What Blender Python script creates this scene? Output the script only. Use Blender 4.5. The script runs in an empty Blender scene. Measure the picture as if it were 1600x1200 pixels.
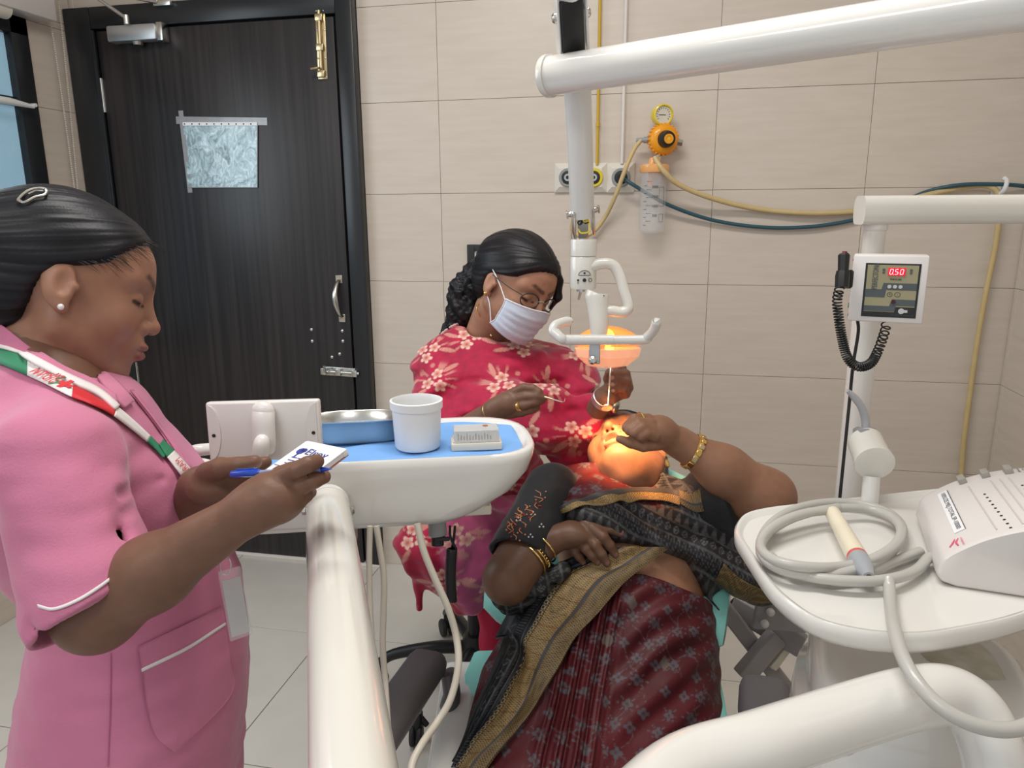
import bpy, bmesh, math, random
import numpy as np
from math import sin, cos, tan, pi, radians, sqrt, atan2
from mathutils import Vector, Matrix
random.seed(7); np.random.seed(7)
sc = bpy.context.scene
COL = sc.collection

# ------------------------------------------------------------------ camera
FPX = 1151.0
PSI, TH, RO = radians(11.7), radians(13.0), radians(-.41)
CAM = np.array([0, 0, 1.38])
_Hf = np.array([-sin(PSI), cos(PSI), 0.0]); _R0 = np.array([cos(PSI), sin(PSI), 0.0]); _Z = np.array([0, 0, 1.0])
FW = _Hf * cos(TH) - _Z * sin(TH)
_U0 = np.cross(_R0, FW)
RT = _R0 * cos(RO) + _U0 * sin(RO)
UP = _U0 * cos(RO) - _R0 * sin(RO)
cam_d = bpy.data.cameras.new('camera'); cam = bpy.data.objects.new('camera', cam_d); COL.objects.link(cam)
cam_d.sensor_width = 36; cam_d.lens = 36 * FPX / 1600; cam_d.clip_start = .02
cam.matrix_world = Matrix(((RT[0], UP[0], -FW[0], CAM[0]), (RT[1], UP[1], -FW[1], CAM[1]), (RT[2], UP[2], -FW[2], CAM[2]), (0, 0, 0, 1)))
sc.camera = cam

# ------------------------------------------------------------------ light
sc.view_settings.view_transform = 'Standard'; sc.view_settings.look = 'None'
sc.view_settings.exposure = 0.12; sc.view_settings.gamma = 1; sc.view_settings.use_curve_mapping = False
w = bpy.data.worlds.new('world'); sc.world = w; w.use_nodes = True
bg = w.node_tree.nodes['Background']; bg.inputs[0].default_value = (.86, .93, 1.0, 1); bg.inputs[1].default_value = .62
def area(name, loc, target, sx, sy, power, col=(1, 1, 1)):
    l = bpy.data.lights.new(name, 'AREA'); l.shape = 'RECTANGLE'; l.size = sx; l.size_y = sy; l.energy = power; l.color = col
    o = bpy.data.objects.new(name, l); COL.objects.link(o); o.location = loc
    o.rotation_euler = (Vector(target) - Vector(loc)).to_track_quat('-Z', 'Y').to_euler(); return o
area('ceiling_panel_light', (-.35, 1.05, 2.83), (-.35, 1.05, 0), 1.2, .3, 25, (1, .97, .93))
area('ceiling_panel_light', (-.9, -.7, 2.83), (-.9, -.7, 0), 1.2, .6, 20, (1, .97, .93))
area('window_daylight', (-2.1, 1.2, 1.75), (0, 1.3, 1.0), 1.1, 1.1, 12, (.8, .92, 1))

# ------------------------------------------------------------------ helpers
V = lambda *a: np.array(a, float)
def ray(u, v): return FW + (u - 800) / FPX * RT - (v - 600) / FPX * UP
def P(u, v, d): return CAM + d * ray(u, v)                      # pixel + depth -> point in the room
def PL(u, v, ax, val):
    r = ray(u, v); return CAM + r * (val - CAM[ax]) / r[ax]
def nrm(a): a = np.asarray(a, float); return a / np.linalg.norm(a)
def camvec(r, u, t): return nrm(r * RT + u * UP - t * FW)       # right, up, towards the viewer
BASE = {}
def world_base(o):
    return BASE.get(o.name, np.zeros(3)) if o else np.zeros(3)
def tag(o, label=None, cat=None, group=None, kind=None):
    if label: o['label'] = label
    if cat: o['category'] = cat
    if group: o['group'] = group
    if kind: o['kind'] = kind
    return o
def thing(name, loc, label=None, cat=None, group=None, kind=None):
    o = bpy.data.objects.new(name, None); COL.objects.link(o); o.location = tuple(loc); o.empty_display_size = .05
    BASE[o.name] = np.array(loc, float)
    return tag(o, label, cat, group, kind)
def make_mesh(name, vs, fs, smooth=True, angle=None):
    vs = np.asarray(vs, np.float32).reshape(-1, 3)
    me = bpy.data.meshes.new(name)
    if isinstance(fs, np.ndarray):
        n = len(fs); k = fs.shape[1]
        me.vertices.add(len(vs)); me.vertices.foreach_set('co', vs.ravel())
        me.loops.add(n * k); me.loops.foreach_set('vertex_index', fs.astype(np.int32).ravel())
        me.polygons.add(n); me.polygons.foreach_set('loop_start', np.arange(0, n * k, k, dtype=np.int32))
        try: me.polygons.foreach_set('loop_total', np.full(n, k, np.int32))
        except Exception: pass
        me.update(calc_edges=True)
    else:
        me.from_pydata([tuple(map(float, v)) for v in vs], [], fs)
    if smooth:
        me.polygons.foreach_set('use_smooth', np.ones(len(me.polygons), bool))
        if angle: me.set_sharp_from_angle(angle=radians(angle))
    return me
def obj(name, mesh, mat=None, parent=None, smooth=True, angle=40, col=None, **t):
    """mesh = (verts in room coordinates, faces); linked as ONE object whose origin is its parent's base or its own foot"""
    vs, fs = mesh
    vs = np.asarray(vs, float).reshape(-1, 3)
    if parent is not None: b = world_base(parent)
    else:
        lo, hi = vs.min(0), vs.max(0); b = np.array([(lo[0] + hi[0]) / 2, (lo[1] + hi[1]) / 2, lo[2]])
    me = make_mesh(name, vs - b, fs, smooth, angle)
    if col is not None:
        ca = me.color_attributes.new('Col', 'FLOAT_COLOR', 'POINT')
        c4 = np.ones((len(vs), 4), np.float32); c4[:, :3] = col; ca.data.foreach_set('color', c4.ravel())
    o = bpy.data.objects.new(name, me); COL.objects.link(o)
    if mat: me.materials.append(mat)
    if parent is not None: o.parent = parent
    else: o.location = tuple(b)
    BASE[o.name] = b
    return tag(o, **t)
def join(*ms):
    vs, fs, n = [], [], 0
    for v, f in ms:
        v = np.asarray(v, float).reshape(-1, 3); vs.append(v); fs += [tuple(int(i) + n for i in q) for q in f]; n += len(v)
    return np.vstack(vs), fs
def from_bm(bm):
    bm.verts.ensure_lookup_table(); bm.verts.index_update()
    r = (np.array([v.co[:] for v in bm.verts]), [tuple(v.index for v in f.verts) for f in bm.faces]); bm.free(); return r
def xf(mesh, ori, ex, ey, ez):
    M = np.array([ex, ey, ez], float); return np.asarray(mesh[0]) @ M + np.asarray(ori), mesh[1]
def rbox(sx, sy, sz, r=.003, seg=2, c=(0, 0, 0)):
    bm = bmesh.new(); bmesh.ops.create_cube(bm, size=1)
    for v in bm.verts: v.co = (v.co.x * sx + c[0], v.co.y * sy + c[1], v.co.z * sz + c[2])
    if r > 0: bmesh.ops.bevel(bm, geom=list(bm.edges), offset=r, segments=seg, profile=.5, affect='EDGES')
    return from_bm(bm)
def wbox(lo, hi, r=0, seg=2):
    lo, hi = np.minimum(lo, hi), np.maximum(lo, hi); s = hi - lo; return rbox(s[0], s[1], s[2], r, seg, (lo + hi) / 2)
def prism(poly, z0, z1, r=0, seg=2):
    bm = bmesh.new(); vs = [bm.verts.new((x, y, z0)) for x, y in poly]; f = bm.faces.new(vs)
    e = bmesh.ops.extrude_face_region(bm, geom=[f]); 
    for v in e['geom']:
        if isinstance(v, bmesh.types.BMVert): v.co.z = z1
    bmesh.ops.recalc_face_normals(bm, faces=bm.faces)
    if r > 0: bmesh.ops.bevel(bm, geom=[e for e in bm.edges if abs(e.verts[0].co.z - e.verts[1].co.z) < 1e-6], offset=r, segments=seg, profile=.5, affect='EDGES', clamp_overlap=True)
    return from_bm(bm)
def rounded(pts, rad, n=6):
    """round the corners of a 2-D polygon"""
    out = []; m = len(pts)
    rad = rad if hasattr(rad, '__len__') else [rad] * m
    for i in range(m):
        p0, p1, p2 = (np.array(pts[(i + k) % m], float) for k in (-1, 0, 1))
        a, b = p0 - p1, p2 - p1; la, lb = np.linalg.norm(a), np.linalg.norm(b); r = min(rad[i], la * .49, lb * .49)
        s, e = p1 + a / la * r, p1 + b / lb * r
        for t in np.linspace(0, 1, n): out.append(tuple((1 - t) ** 2 * s + 2 * t * (1 - t) * p1 + t * t * e))
    return out
def spline(pts, n=8):
    p = np.array(pts, float)
    if len(p) < 3: return np.array([p[0] + (p[-1] - p[0]) * t for t in np.linspace(0, 1, n + 1)])
    q = np.vstack([2 * p[0] - p[1], p, 2 * p[-1] - p[-2]]); out = []
    for i in range(1, len(q) - 2):
        for t in np.arange(n) / n:
            a, b, c, d = q[i - 1], q[i], q[i + 1], q[i + 2]
            out.append(.5 * (2 * b + (c - a) * t + (2 * a - 5 * b + 4 * c - d) * t * t + (3 * b - a - 3 * c + d) * t ** 3))
    out.append(p[-1]); return np.array(out)
def tube(pts, r, seg=12, sm=0, cap=True, flat=None):
    """sweep a circle along pts; r a number or one per point; flat=(axis, k) squashes the section"""
    p = np.array(pts, float); rr = np.array(r if hasattr(r, '__len__') else [r] * len(p), float)
    if sm:
        a = spline(np.hstack([p, rr[:, None]]), sm); p, rr = a[:, :3], a[:, 3]
    n = len(p); T = np.gradient(p, axis=0); T /= np.linalg.norm(T, axis=1)[:, None] + 1e-12
    up = np.array([0, 0, 1.0]) if abs(T[0][2]) < .9 else np.array([1.0, 0, 0])
    N = np.cross(T[0], up); N /= np.linalg.norm(N); vs = []
    for i in range(n):
        N = N - T[i] * (N @ T[i]); N /= np.linalg.norm(N); B = np.cross(T[i], N)
        for k in range(seg):
            a = 2 * pi * k / seg; q = (cos(a) * N + sin(a) * B) * rr[i]
            if flat is not None: q = q - np.array(flat[0]) * (q @ np.array(flat[0])) * (1 - flat[1])
            vs.append(p[i] + q)
    fs = [(i * seg + k, i * seg + (k + 1) % seg, (i + 1) * seg + (k + 1) % seg, (i + 1) * seg + k) for i in range(n - 1) for k in range(seg)]
    if cap: fs += [tuple(range(seg))[::-1], tuple((n - 1) * seg + k for k in range(seg))]
    return np.array(vs), fs
def lathe(prof, ori, axis, seg=32, xdir=None, close=False):
    """prof: (radius, height along axis)"""
    az = nrm(axis); up = np.array([0, 0, 1.0]) if abs(az[2]) < .9 else np.array([1.0, 0, 0])
    ax = nrm(np.cross(up, az)); ay = np.cross(az, ax); vs = []; ori = np.asarray(ori, float)
    for r, h in prof:
        for k in range(seg):
            a = 2 * pi * k / seg; vs.append(ori + az * h + (cos(a) * ax + sin(a) * ay) * r)
    n = len(prof)
    fs = [(i * seg + k, i * seg + (k + 1) % seg, (i + 1) * seg + (k + 1) % seg, (i + 1) * seg + k) for i in range(n - 1) for k in range(seg)]
    if close: fs += [((n - 1) * seg + k, (n - 1) * seg + (k + 1) % seg, (k + 1) % seg, k) for k in range(seg)]
    else: fs += [tuple(range(seg))[::-1], tuple((n - 1) * seg + k for k in range(seg))]
    return np.array(vs), fs
def cyl(a, b, r, seg=24, bev=0.0):
    a, b = np.asarray(a, float), np.asarray(b, float); h = np.linalg.norm(b - a)
    pr = [(r - bev, 0), (r, bev), (r, h - bev), (r - bev, h)] if bev else [(r, 0), (r, h)]
    return lathe(pr, a, b - a, seg)
def ball(c, r, seg=16, rings=10, sc3=(1, 1, 1)):
    bm = bmesh.new(); bmesh.ops.create_uvsphere(bm, u_segments=seg, v_segments=rings, radius=1); v, f = from_bm(bm)
    return v * np.array(sc3) * r + np.asarray(c), f
def text_mesh(s, size, ori, ex, ey, ext=.0004, align='CENTER', shear=0, sx=1.0):
    cu = bpy.data.curves.new('t', 'FONT'); cu.body = s; cu.size = size; cu.align_x = align; cu.align_y = 'CENTER'; cu.extrude = ext; cu.shear = shear; cu.resolution_u = 3
    o = bpy.data.objects.new('t', cu); COL.objects.link(o)
    dg = bpy.context.evaluated_depsgraph_get(); me = bpy.data.meshes.new_from_object(o.evaluated_get(dg))
    v = np.array([q.co[:] for q in me.vertices]) if len(me.vertices) else np.zeros((0, 3)); f = [tuple(p.vertices) for p in me.polygons]
    bpy.data.objects.remove(o); bpy.data.curves.remove(cu); bpy.data.meshes.remove(me)
    v[:, 0] *= sx
    ex, ey = nrm(ex), nrm(ey); return xf((v, f), ori, ex, ey, np.cross(ex, ey))

def text_fit(s, wid, hei, ori, ex, ey, ext=.0003):
    v, f = text_mesh(s, 1.0, (0, 0, 0), (1, 0, 0), (0, 1, 0), 0); lo, hi = v.min(0), v.max(0); v = (v - (lo + hi) / 2) * np.array([wid / (hi[0] - lo[0]), hei / (hi[1] - lo[1]), 1])
    ex, ey = nrm(ex), nrm(ey); return xf((v, f), np.asarray(ori) + np.cross(ex, ey) * ext, ex, ey, np.cross(ex, ey))

# ------------------------------------------------------------------ materials
def mat(name, col=(.8, .8, .8), rough=.5, metal=0, coat=0, spec=.5, noise=None, bump=None, trans=0, emit=None, alpha=1, attr=False, sss=0, sheen=0, ior=1.45, stretch=(1, 1, 1), aniso=0):
    """noise=(scale, amount, colour2); bump=(scale, strength)"""
    m = bpy.data.materials.new(name); m.use_nodes = True; nt = m.node_tree; b = nt.nodes['Principled BSDF']
    b.inputs['Base Color'].default_value = (*col, 1); b.inputs['Roughness'].default_value = rough; b.inputs['Metallic'].default_value = metal
    b.inputs['Coat Weight'].default_value = coat; b.inputs['Coat Roughness'].default_value = .05; b.inputs['Specular IOR Level'].default_value = spec
    b.inputs['Transmission Weight'].default_value = trans; b.inputs['Alpha'].default_value = alpha; b.inputs['IOR'].default_value = ior
    if aniso: b.inputs['Anisotropic'].default_value = aniso
    if sss:
        b.inputs['Subsurface Weight'].default_value = sss; b.inputs['Subsurface Radius'].default_value = (.012, .005, .003); b.inputs['Subsurface Scale'].default_value = 1
    if sheen: b.inputs['Sheen Weight'].default_value = sheen; b.inputs['Sheen Roughness'].default_value = .4
    if emit: b.inputs['Emission Color'].default_value = (*emit[0], 1); b.inputs['Emission Strength'].default_value = emit[1]
    L = nt.links.new; src = None
    tc = nt.nodes.new('ShaderNodeTexCoord'); mp = nt.nodes.new('ShaderNodeMapping'); mp.inputs['Scale'].default_value = stretch
    L(tc.outputs['Object'], mp.inputs['Vector'])
    if attr:
        a = nt.nodes.new('ShaderNodeAttribute'); a.attribute_name = 'Col'; src = a.outputs['Color']; L(src, b.inputs['Base Color'])
    if noise is not None:
        n = nt.nodes.new('ShaderNodeTexNoise'); n.inputs['Scale'].default_value = noise[0]; n.inputs['Detail'].default_value = 5; L(mp.outputs[0], n.inputs['Vector'])
        r = nt.nodes.new('ShaderNodeMapRange'); r.inputs[1].default_value = .35; r.inputs[2].default_value = .68; r.inputs[4].default_value = noise[1]; L(n.outputs['Fac'], r.inputs[0])
        mx = nt.nodes.new('ShaderNodeMix'); mx.data_type = 'RGBA'; L(r.outputs[0], mx.inputs[0])
        if src: L(src, mx.inputs[6])
        else: mx.inputs[6].default_value = (*col, 1)
        mx.inputs[7].default_value = (*noise[2], 1); L(mx.outputs[2], b.inputs['Base Color'])
    if bump is not None:
        n = nt.nodes.new('ShaderNodeTexNoise'); n.inputs['Scale'].default_value = bump[0]; n.inputs['Detail'].default_value = 4; L(mp.outputs[0], n.inputs['Vector'])
        bp = nt.nodes.new('ShaderNodeBump'); bp.inputs['Strength'].default_value = bump[1]; bp.inputs['Distance'].default_value = .002; L(n.outputs['Fac'], bp.inputs['Height']); L(bp.outputs[0], b.inputs['Normal'])
    return m
M = {}
M['walltile'] = mat('cream_wall_tile', (.68, .60, .52), .22, noise=(5, .55, (.60, .52, .44)), stretch=(1, 1, 9), bump=(60, .04))
M['grout'] = mat('grout', (.52, .46, .39), .8)
M['floortile'] = mat('pale_floor_tile', (.63, .60, .55), .3, noise=(7, .6, (.57, .54, .49)), coat=.15)
M['floorgrout'] = mat('floor_grout', (.22, .20, .17), .9)
M['ceil'] = mat('ceiling_paint', (.8, .79, .76), .9)
M['darkwood'] = mat('dark_wood_laminate', (.017, .0155, .017), .36, noise=(6, .75, (.042, .035, .035)), stretch=(9, 1, .22), bump=(30, .05))
M['blackpaint'] = mat('black_frame_paint', (.018, .02, .023), .3, bump=(20, .1))
M['steel'] = mat('brushed_steel', (.62, .61, .58), .25, 1, bump=(80, .05))
M['brass'] = mat('old_brass', (.62, .50, .30), .3, 1)
M['gold'] = mat('gold', (.85, .58, .20), .22, 1)
M['alu'] = mat('aluminium', (.55, .56, .57), .35, .8)
M['enamel'] = mat('white_enamel', (.80, .785, .75), .16, coat=.6, noise=(3, .25, (.74, .72, .67)))
M['enamel2'] = mat('ivory_enamel', (.76, .74, .68), .18, coat=.6, noise=(4, .3, (.70, .67, .60)))
M['plastic'] = mat('white_plastic', (.76, .72, .70), .32, coat=.1)
M['whiteplastic'] = mat('matt_white_plastic', (.85, .85, .85), .45, sss=.0)
M['cream'] = mat('cream_plastic', (.74, .70, .60), .4)
M['black'] = mat('black_plastic', (.012, .012, .013), .4)
M['rubber'] = mat('black_rubber', (.02, .02, .022), .6)
M['greyplastic'] = mat('grey_plastic', (.30, .31, .32), .4)
M['chairgrey'] = mat('chair_grey_upholstery', (.125, .115, .120), .5, bump=(400, .05))
M['metalgrey'] = mat('grey_painted_metal', (.36, .34, .35), .4)
M['teal'] = mat('teal_vinyl', (.22, .55, .50), .2, coat=.5, bump=(25, .1))
M['bluecloth'] = mat('blue_drape_paper', (.20, .42, .80), .75, noise=(20, .4, (.16, .36, .74)), bump=(60, .35))
M['beigehose'] = mat('beige_hose', (.62, .57, .48), .4)
M['greyhose'] = mat('pale_grey_hose', (.50, .485, .45), .35, coat=.2)
M['yellowhose'] = mat('yellowed_rubber_hose', (.62, .48, .24), .35, noise=(30, .4, (.54, .38, .16)))
M['bluehose'] = mat('dark_teal_hose', (.03, .09, .12), .4)
M['yellow'] = mat('yellow_plastic', (.80, .62, .02), .3, coat=.3)
M['orange'] = mat('orange_plastic', (.90, .36, .01), .35, coat=.3)
M['yellowpipe'] = mat('yellow_pipe_paint', (.60, .38, .03), .35)
M['whitepipe'] = mat('white_pipe_paint', (.75, .70, .66), .35)
M['socket'] = mat('ivory_socket', (.74, .70, .62), .35)
M['glass'] = mat('clear_plastic', (1, 1, 1), .06, trans=1, ior=1.25)
M['clear'] = mat('thin_clear_plastic', (.88, .88, .88), .10, alpha=.20, spec=.8)
M['print'] = mat('black_print', (.02, .02, .02), .5)
M['paper'] = mat('white_paper', (.86, .86, .88), .6)
M['blueprint'] = mat('blue_print', (.05, .06, .32), .5)
M['redprint'] = mat('red_print', (.62, .03, .04), .5)
M['greenprint'] = mat('green_print', (.03, .22, .10), .5)
# ------------------------------------------------------------------ signed-distance modelling for the figures
F32 = np.float32
def smin(a, b, k):
    if k <= 0: return np.minimum(a, b)
    h = np.clip(.5 + .5 * (b - a) / k, 0, 1); return b + (a - b) * h - k * h * (1 - h)
def smax(a, b, k): return -smin(-a, -b, k)
def sball(P_, c, r): return np.linalg.norm(P_ - np.asarray(c, P_.dtype), axis=1) - r
def scap(P_, a, b, ra, rb=None):
    rb = ra if rb is None else rb; a = np.asarray(a, P_.dtype); b = np.asarray(b, P_.dtype); ba = b - a
    t = np.clip((P_ - a) @ ba / (ba @ ba + 1e-12), 0, 1); return np.linalg.norm(P_ - a - t[:, None] * ba, axis=1) - (ra + (rb - ra) * t)
def sell(P_, c, r, ax=None):
    q = P_ - np.asarray(c, P_.dtype)
    if ax is not None: q = q @ np.asarray(ax, P_.dtype).T
    r = np.asarray(r, P_.dtype); k0 = np.linalg.norm(q / r, axis=1); k1 = np.linalg.norm(q / (r * r), axis=1) + 1e-9
    return k0 * (k0 - 1) / k1
def schain(P_, pts, rad, k=.004):
    d = None
    for i in range(len(pts) - 1):
        e = scap(P_, pts[i], pts[i + 1], rad[i], rad[i + 1]); d = e if d is None else smin(d, e, k)
    return d
class Loft:
    """a body or garment lofted through elliptical stations along a straight axis (s), with l = lateral and n = front directions"""
    def __init__(s, O, A, Lx, N, st, s0=None, s1=None, kcap=.02):
        s.O, s.A, s.L, s.N = (np.asarray(q, F32) for q in (O, A, Lx, N)); st = np.array(st, float); s.lo, s.hi = (st[0, 0] if s0 is None else s0), (st[-1, 0] if s1 is None else s1)
        d = spline(st, 10); s.t = d; s.k = kcap
    def loc(s, P_):
        q = P_ - s.O; return q @ s.A, q @ s.L, q @ s.N
    def __call__(s, P_, grow=0.0, cap=True):
        a, l, n = s.loc(P_); t = s.t; I = lambda j: np.interp(a, t[:, 0], t[:, j]).astype(F32)
        w, h = I(3) + grow, I(4) + grow; x, y = l - I(1), n - I(2)
        k0 = np.sqrt((x / w) ** 2 + (y / h) ** 2); k1 = np.sqrt((x / w ** 2) ** 2 + (y / h ** 2) ** 2) + 1e-9; d = k0 * (k0 - 1) / k1
        d = np.maximum(d, -np.minimum(w, h))
        if cap: d = smax(d, np.maximum(s.lo - a, a - s.hi), s.k)
        return d
_rg = np.random.RandomState(11); _PT = _rg.rand(64, 64, 64).astype(F32) * 2 - 1
def vnoise(P_, f, seed=0):
    q = P_ * f + seed * 17.31 + 100; i = np.floor(q).astype(int); u = (q - i).astype(F32); u = u * u * (3 - 2 * u); i &= 63; j = (i + 1) & 63
    g = lambda a, b, c: _PT[a, b, c]
    x0, y0, z0 = i.T; x1, y1, z1 = j.T; ux, uy, uz = u.T
    return ((g(x0, y0, z0) * (1 - ux) + g(x1, y0, z0) * ux) * (1 - uy) + (g(x0, y1, z0) * (1 - ux) + g(x1, y1, z0) * ux) * uy) * (1 - uz) + ((g(x0, y0, z1) * (1 - ux) + g(x1, y0, z1) * ux) * (1 - uy) + (g(x0, y1, z1) * (1 - ux) + g(x1, y1, z1) * ux) * uy) * uz
def grad(f, p, e=.0012):
    p = p.astype(F32); g = np.stack([f(p + np.array(d, F32) * e) - f(p - np.array(d, F32) * e) for d in ((1, 0, 0), (0, 1, 0), (0, 0, 1))], 1)
    return g / (np.linalg.norm(g, axis=1)[:, None] + 1e-9)
def mesh_sdf(f, lo, hi, res, B=8, newton=1, slack=1.7):
    lo, hi = np.asarray(lo, float), np.asarray(hi, float); n = np.ceil((hi - lo) / res / B).astype(int) * B
    nb = n // B; bi = np.stack(np.meshgrid(*[np.arange(k) for k in nb], indexing='ij'), -1).reshape(-1, 3)
    cen = (lo + (bi * B + (B - 1) / 2) * res).astype(F32); dc = np.concatenate([f(cen[i:i + 200000]) for i in range(0, len(cen), 200000)])
    Vg = np.empty(tuple(n), F32); Vg[...] = np.repeat(np.repeat(np.repeat(dc.reshape(nb), B, 0), B, 1), B, 2)
    keep = np.where(np.abs(dc) < res * B * .87 * slack)[0]
    o = np.stack(np.meshgrid(*[np.arange(B)] * 3, indexing='ij'), -1).reshape(-1, 3)
    for i in range(0, len(keep), 600):
        ii = (bi[keep[i:i + 600]] * B)[:, None, :] + o[None]; q = ii.reshape(-1, 3); Vg[q[:, 0], q[:, 1], q[:, 2]] = f((lo + q * res).astype(F32))
    S = Vg < 0
    c8 = [S[a:n[0] - 1 + a, b:n[1] - 1 + b, c:n[2] - 1 + c] for a in (0, 1) for b in (0, 1) for c in (0, 1)]
    anyc = c8[0].copy(); allc = c8[0].copy()
    for c in c8[1:]: anyc |= c; allc &= c
    cells = np.argwhere(anyc & ~allc); m = len(cells); idx = np.full(tuple(n - 1), -1, np.int32); idx[cells[:, 0], cells[:, 1], cells[:, 2]] = np.arange(m)
    cor = [(a, b, c) for a in (0, 1) for b in (0, 1) for c in (0, 1)]; val = np.stack([Vg[cells[:, 0] + a, cells[:, 1] + b, cells[:, 2] + c] for a, b, c in cor], 1)
    acc = np.zeros((m, 3)); cnt = np.zeros(m)
    for i, a in enumerate(cor):
        for j, b in enumerate(cor):
            if j > i and sum(abs(x - y) for x, y in zip(a, b)) == 1:
                va, vb = val[:, i], val[:, j]; cr = (va < 0) != (vb < 0); t = np.where(cr, va / (va - vb + 1e-20), 0)
                acc += np.where(cr[:, None], np.array(a) + t[:, None] * (np.array(b) - np.array(a)), 0); cnt += cr
    vs = lo + (cells + acc / cnt[:, None]) * res; quads = []
    for ax in range(3):
        sl = [slice(0, None)] * 3; s0, s1 = list(sl), list(sl); s0[ax] = slice(0, n[ax] - 1); s1[ax] = slice(1, n[ax])
        e = np.argwhere(S[tuple(s0)] != S[tuple(s1)]); b_, c_ = (ax + 1) % 3, (ax + 2) % 3
        e = e[(e[:, b_] > 0) & (e[:, c_] > 0) & (e[:, b_] < n[b_] - 1) & (e[:, c_] < n[c_] - 1)]
        ins = S[e[:, 0], e[:, 1], e[:, 2]]
        def cell(db, dc_):
            q = e.copy(); q[:, b_] -= db; q[:, c_] -= dc_; return idx[q[:, 0], q[:, 1], q[:, 2]]
        Q = np.stack([cell(1, 1), cell(0, 1), cell(0, 0), cell(1, 0)], 1); Q[~ins] = Q[~ins][:, ::-1]; quads.append(Q)
    Q = np.vstack(quads); Q = Q[(Q >= 0).all(1)]
    for _ in range(newton):
        g = grad(f, vs, res * .6); vs = vs - g * np.clip(f(vs.astype(F32)), -res, res)[:, None] * .9
    return vs, Q
def hit(f, u, v, d0, d1, eps=.0008):
    """first point of the surface f on the camera ray through (u, v); else the closest pass"""
    u, v = np.atleast_1d(u).astype(float), np.atleast_1d(v).astype(float)
    r = FW[None] + ((u - 800) / FPX)[:, None] * RT[None] - ((v - 600) / FPX)[:, None] * UP[None]; L = np.linalg.norm(r, axis=1); t = np.full(len(u), d0); best = np.full(len(u), 9.0); bt = t.copy(); done = np.zeros(len(u), bool)
    for _ in range(90):
        d = f((CAM + r * t[:, None]).astype(F32)); b = (d < best) & ~done; best = np.where(b, d, best); bt = np.where(b, t, bt)
        done |= (d < eps) | (t > d1); t = np.where(done, t, t + np.maximum(d, eps) / L * .8)
        if done.all(): break
    return CAM + r * bt[:, None]
def respline(pts, n):
    s = spline(pts, 12); L = np.concatenate([[0], np.cumsum(np.linalg.norm(np.diff(s, axis=0), axis=1))]); t = np.linspace(0, L[-1], n); return np.stack([np.interp(t, L, s[:, k]) for k in range(s.shape[1])], 1)
def drape(f, ea, eb, nu, nv, off=.003, d0=.6, d1=2.4, thick=.002, wav=None, lay=None):
    """a strip of cloth lying on surface f between two guide edges (pixel polylines) -> closed sheet, uv per vertex"""
    A_, B_ = respline(ea, nu), respline(eb, nu); s = np.linspace(0, 1, nv); g = A_[:, None] * (1 - s)[None, :, None] + B_[:, None] * s[None, :, None]
    q = hit(f, g[..., 0].ravel(), g[..., 1].ravel(), d0, d1); nn = grad(f, q, .004)
    G = q.reshape(nu, nv, 3); 
    for _ in range(2):
        G2 = G.copy(); G2[1:-1] = (G[:-2] + 2 * G[1:-1] + G[2:]) / 4; G = G2
        G2 = G.copy(); G2[:, 1:-1] = (G[:, :-2] + 2 * G[:, 1:-1] + G[:, 2:]) / 4; G = G2
    q = G.reshape(-1, 3)
    uv = np.stack(np.meshgrid(np.linspace(0, 1, nu), s, indexing='ij'), -1).reshape(-1, 2)
    o = np.full(len(q), off) if wav is None else off + wav(uv[:, 0], uv[:, 1])
    # edges tuck down onto the surface
    top = q + nn * o[:, None]; bot = q + nn * (o - thick)[:, None]
    m = nu * nv; vs = np.vstack([top, bot]); I = lambda i, j: i * nv + j
    ii, jj = np.meshgrid(np.arange(nu - 1), np.arange(nv - 1), indexing='ij'); ii, jj = ii.ravel(), jj.ravel()
    ft = np.stack([I(ii, jj), I(ii + 1, jj), I(ii + 1, jj + 1), I(ii, jj + 1)], 1)
    # orientation
    a, b, c = top[ft[0, 0]], top[ft[0, 1]], top[ft[0, 3]]
    mid = len(ft) // 2; a, b, c = top[ft[mid, 0]], top[ft[mid, 1]], top[ft[mid, 3]]
    if np.cross(b - a, c - a) @ nn[ft[mid, 0]] < 0: ft = ft[:, ::-1]
    rim = []
    loop = [I(i, 0) for i in range(nu)] + [I(nu - 1, j) for j in range(1, nv)] + [I(i, nv - 1) for i in range(nu - 2, -1, -1)] + [I(0, j) for j in range(nv - 2, 0, -1)]
    for k in range(len(loop)): x, y = loop[k], loop[(k + 1) % len(loop)]; rim.append((x, y, y + m, x + m))
    return vs, np.vstack([ft, (ft + m)[:, ::-1], np.array(rim)]), np.vstack([uv, uv])
def sdf_obj(name, f, lo, hi, res, m, parent, colf=None, disp=None, **k):
    vs, Q = mesh_sdf(f, lo, hi, res)
    if disp is not None: vs = vs + grad(f, vs, res) * disp(vs)[:, None]
    c = colf(vs) if colf is not None else None
    return obj(name, (vs, Q), m, parent, col=c, angle=None, **k)
def obj_q(name, vs, Q, m, parent, col=None, **k): return obj(name, (vs, Q), m, parent, col=col, angle=None, **k)
def mixc(c, m, c2): m = np.clip(m, 0, 1)[:, None]; return c * (1 - m) + np.asarray(c2) * m
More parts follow.
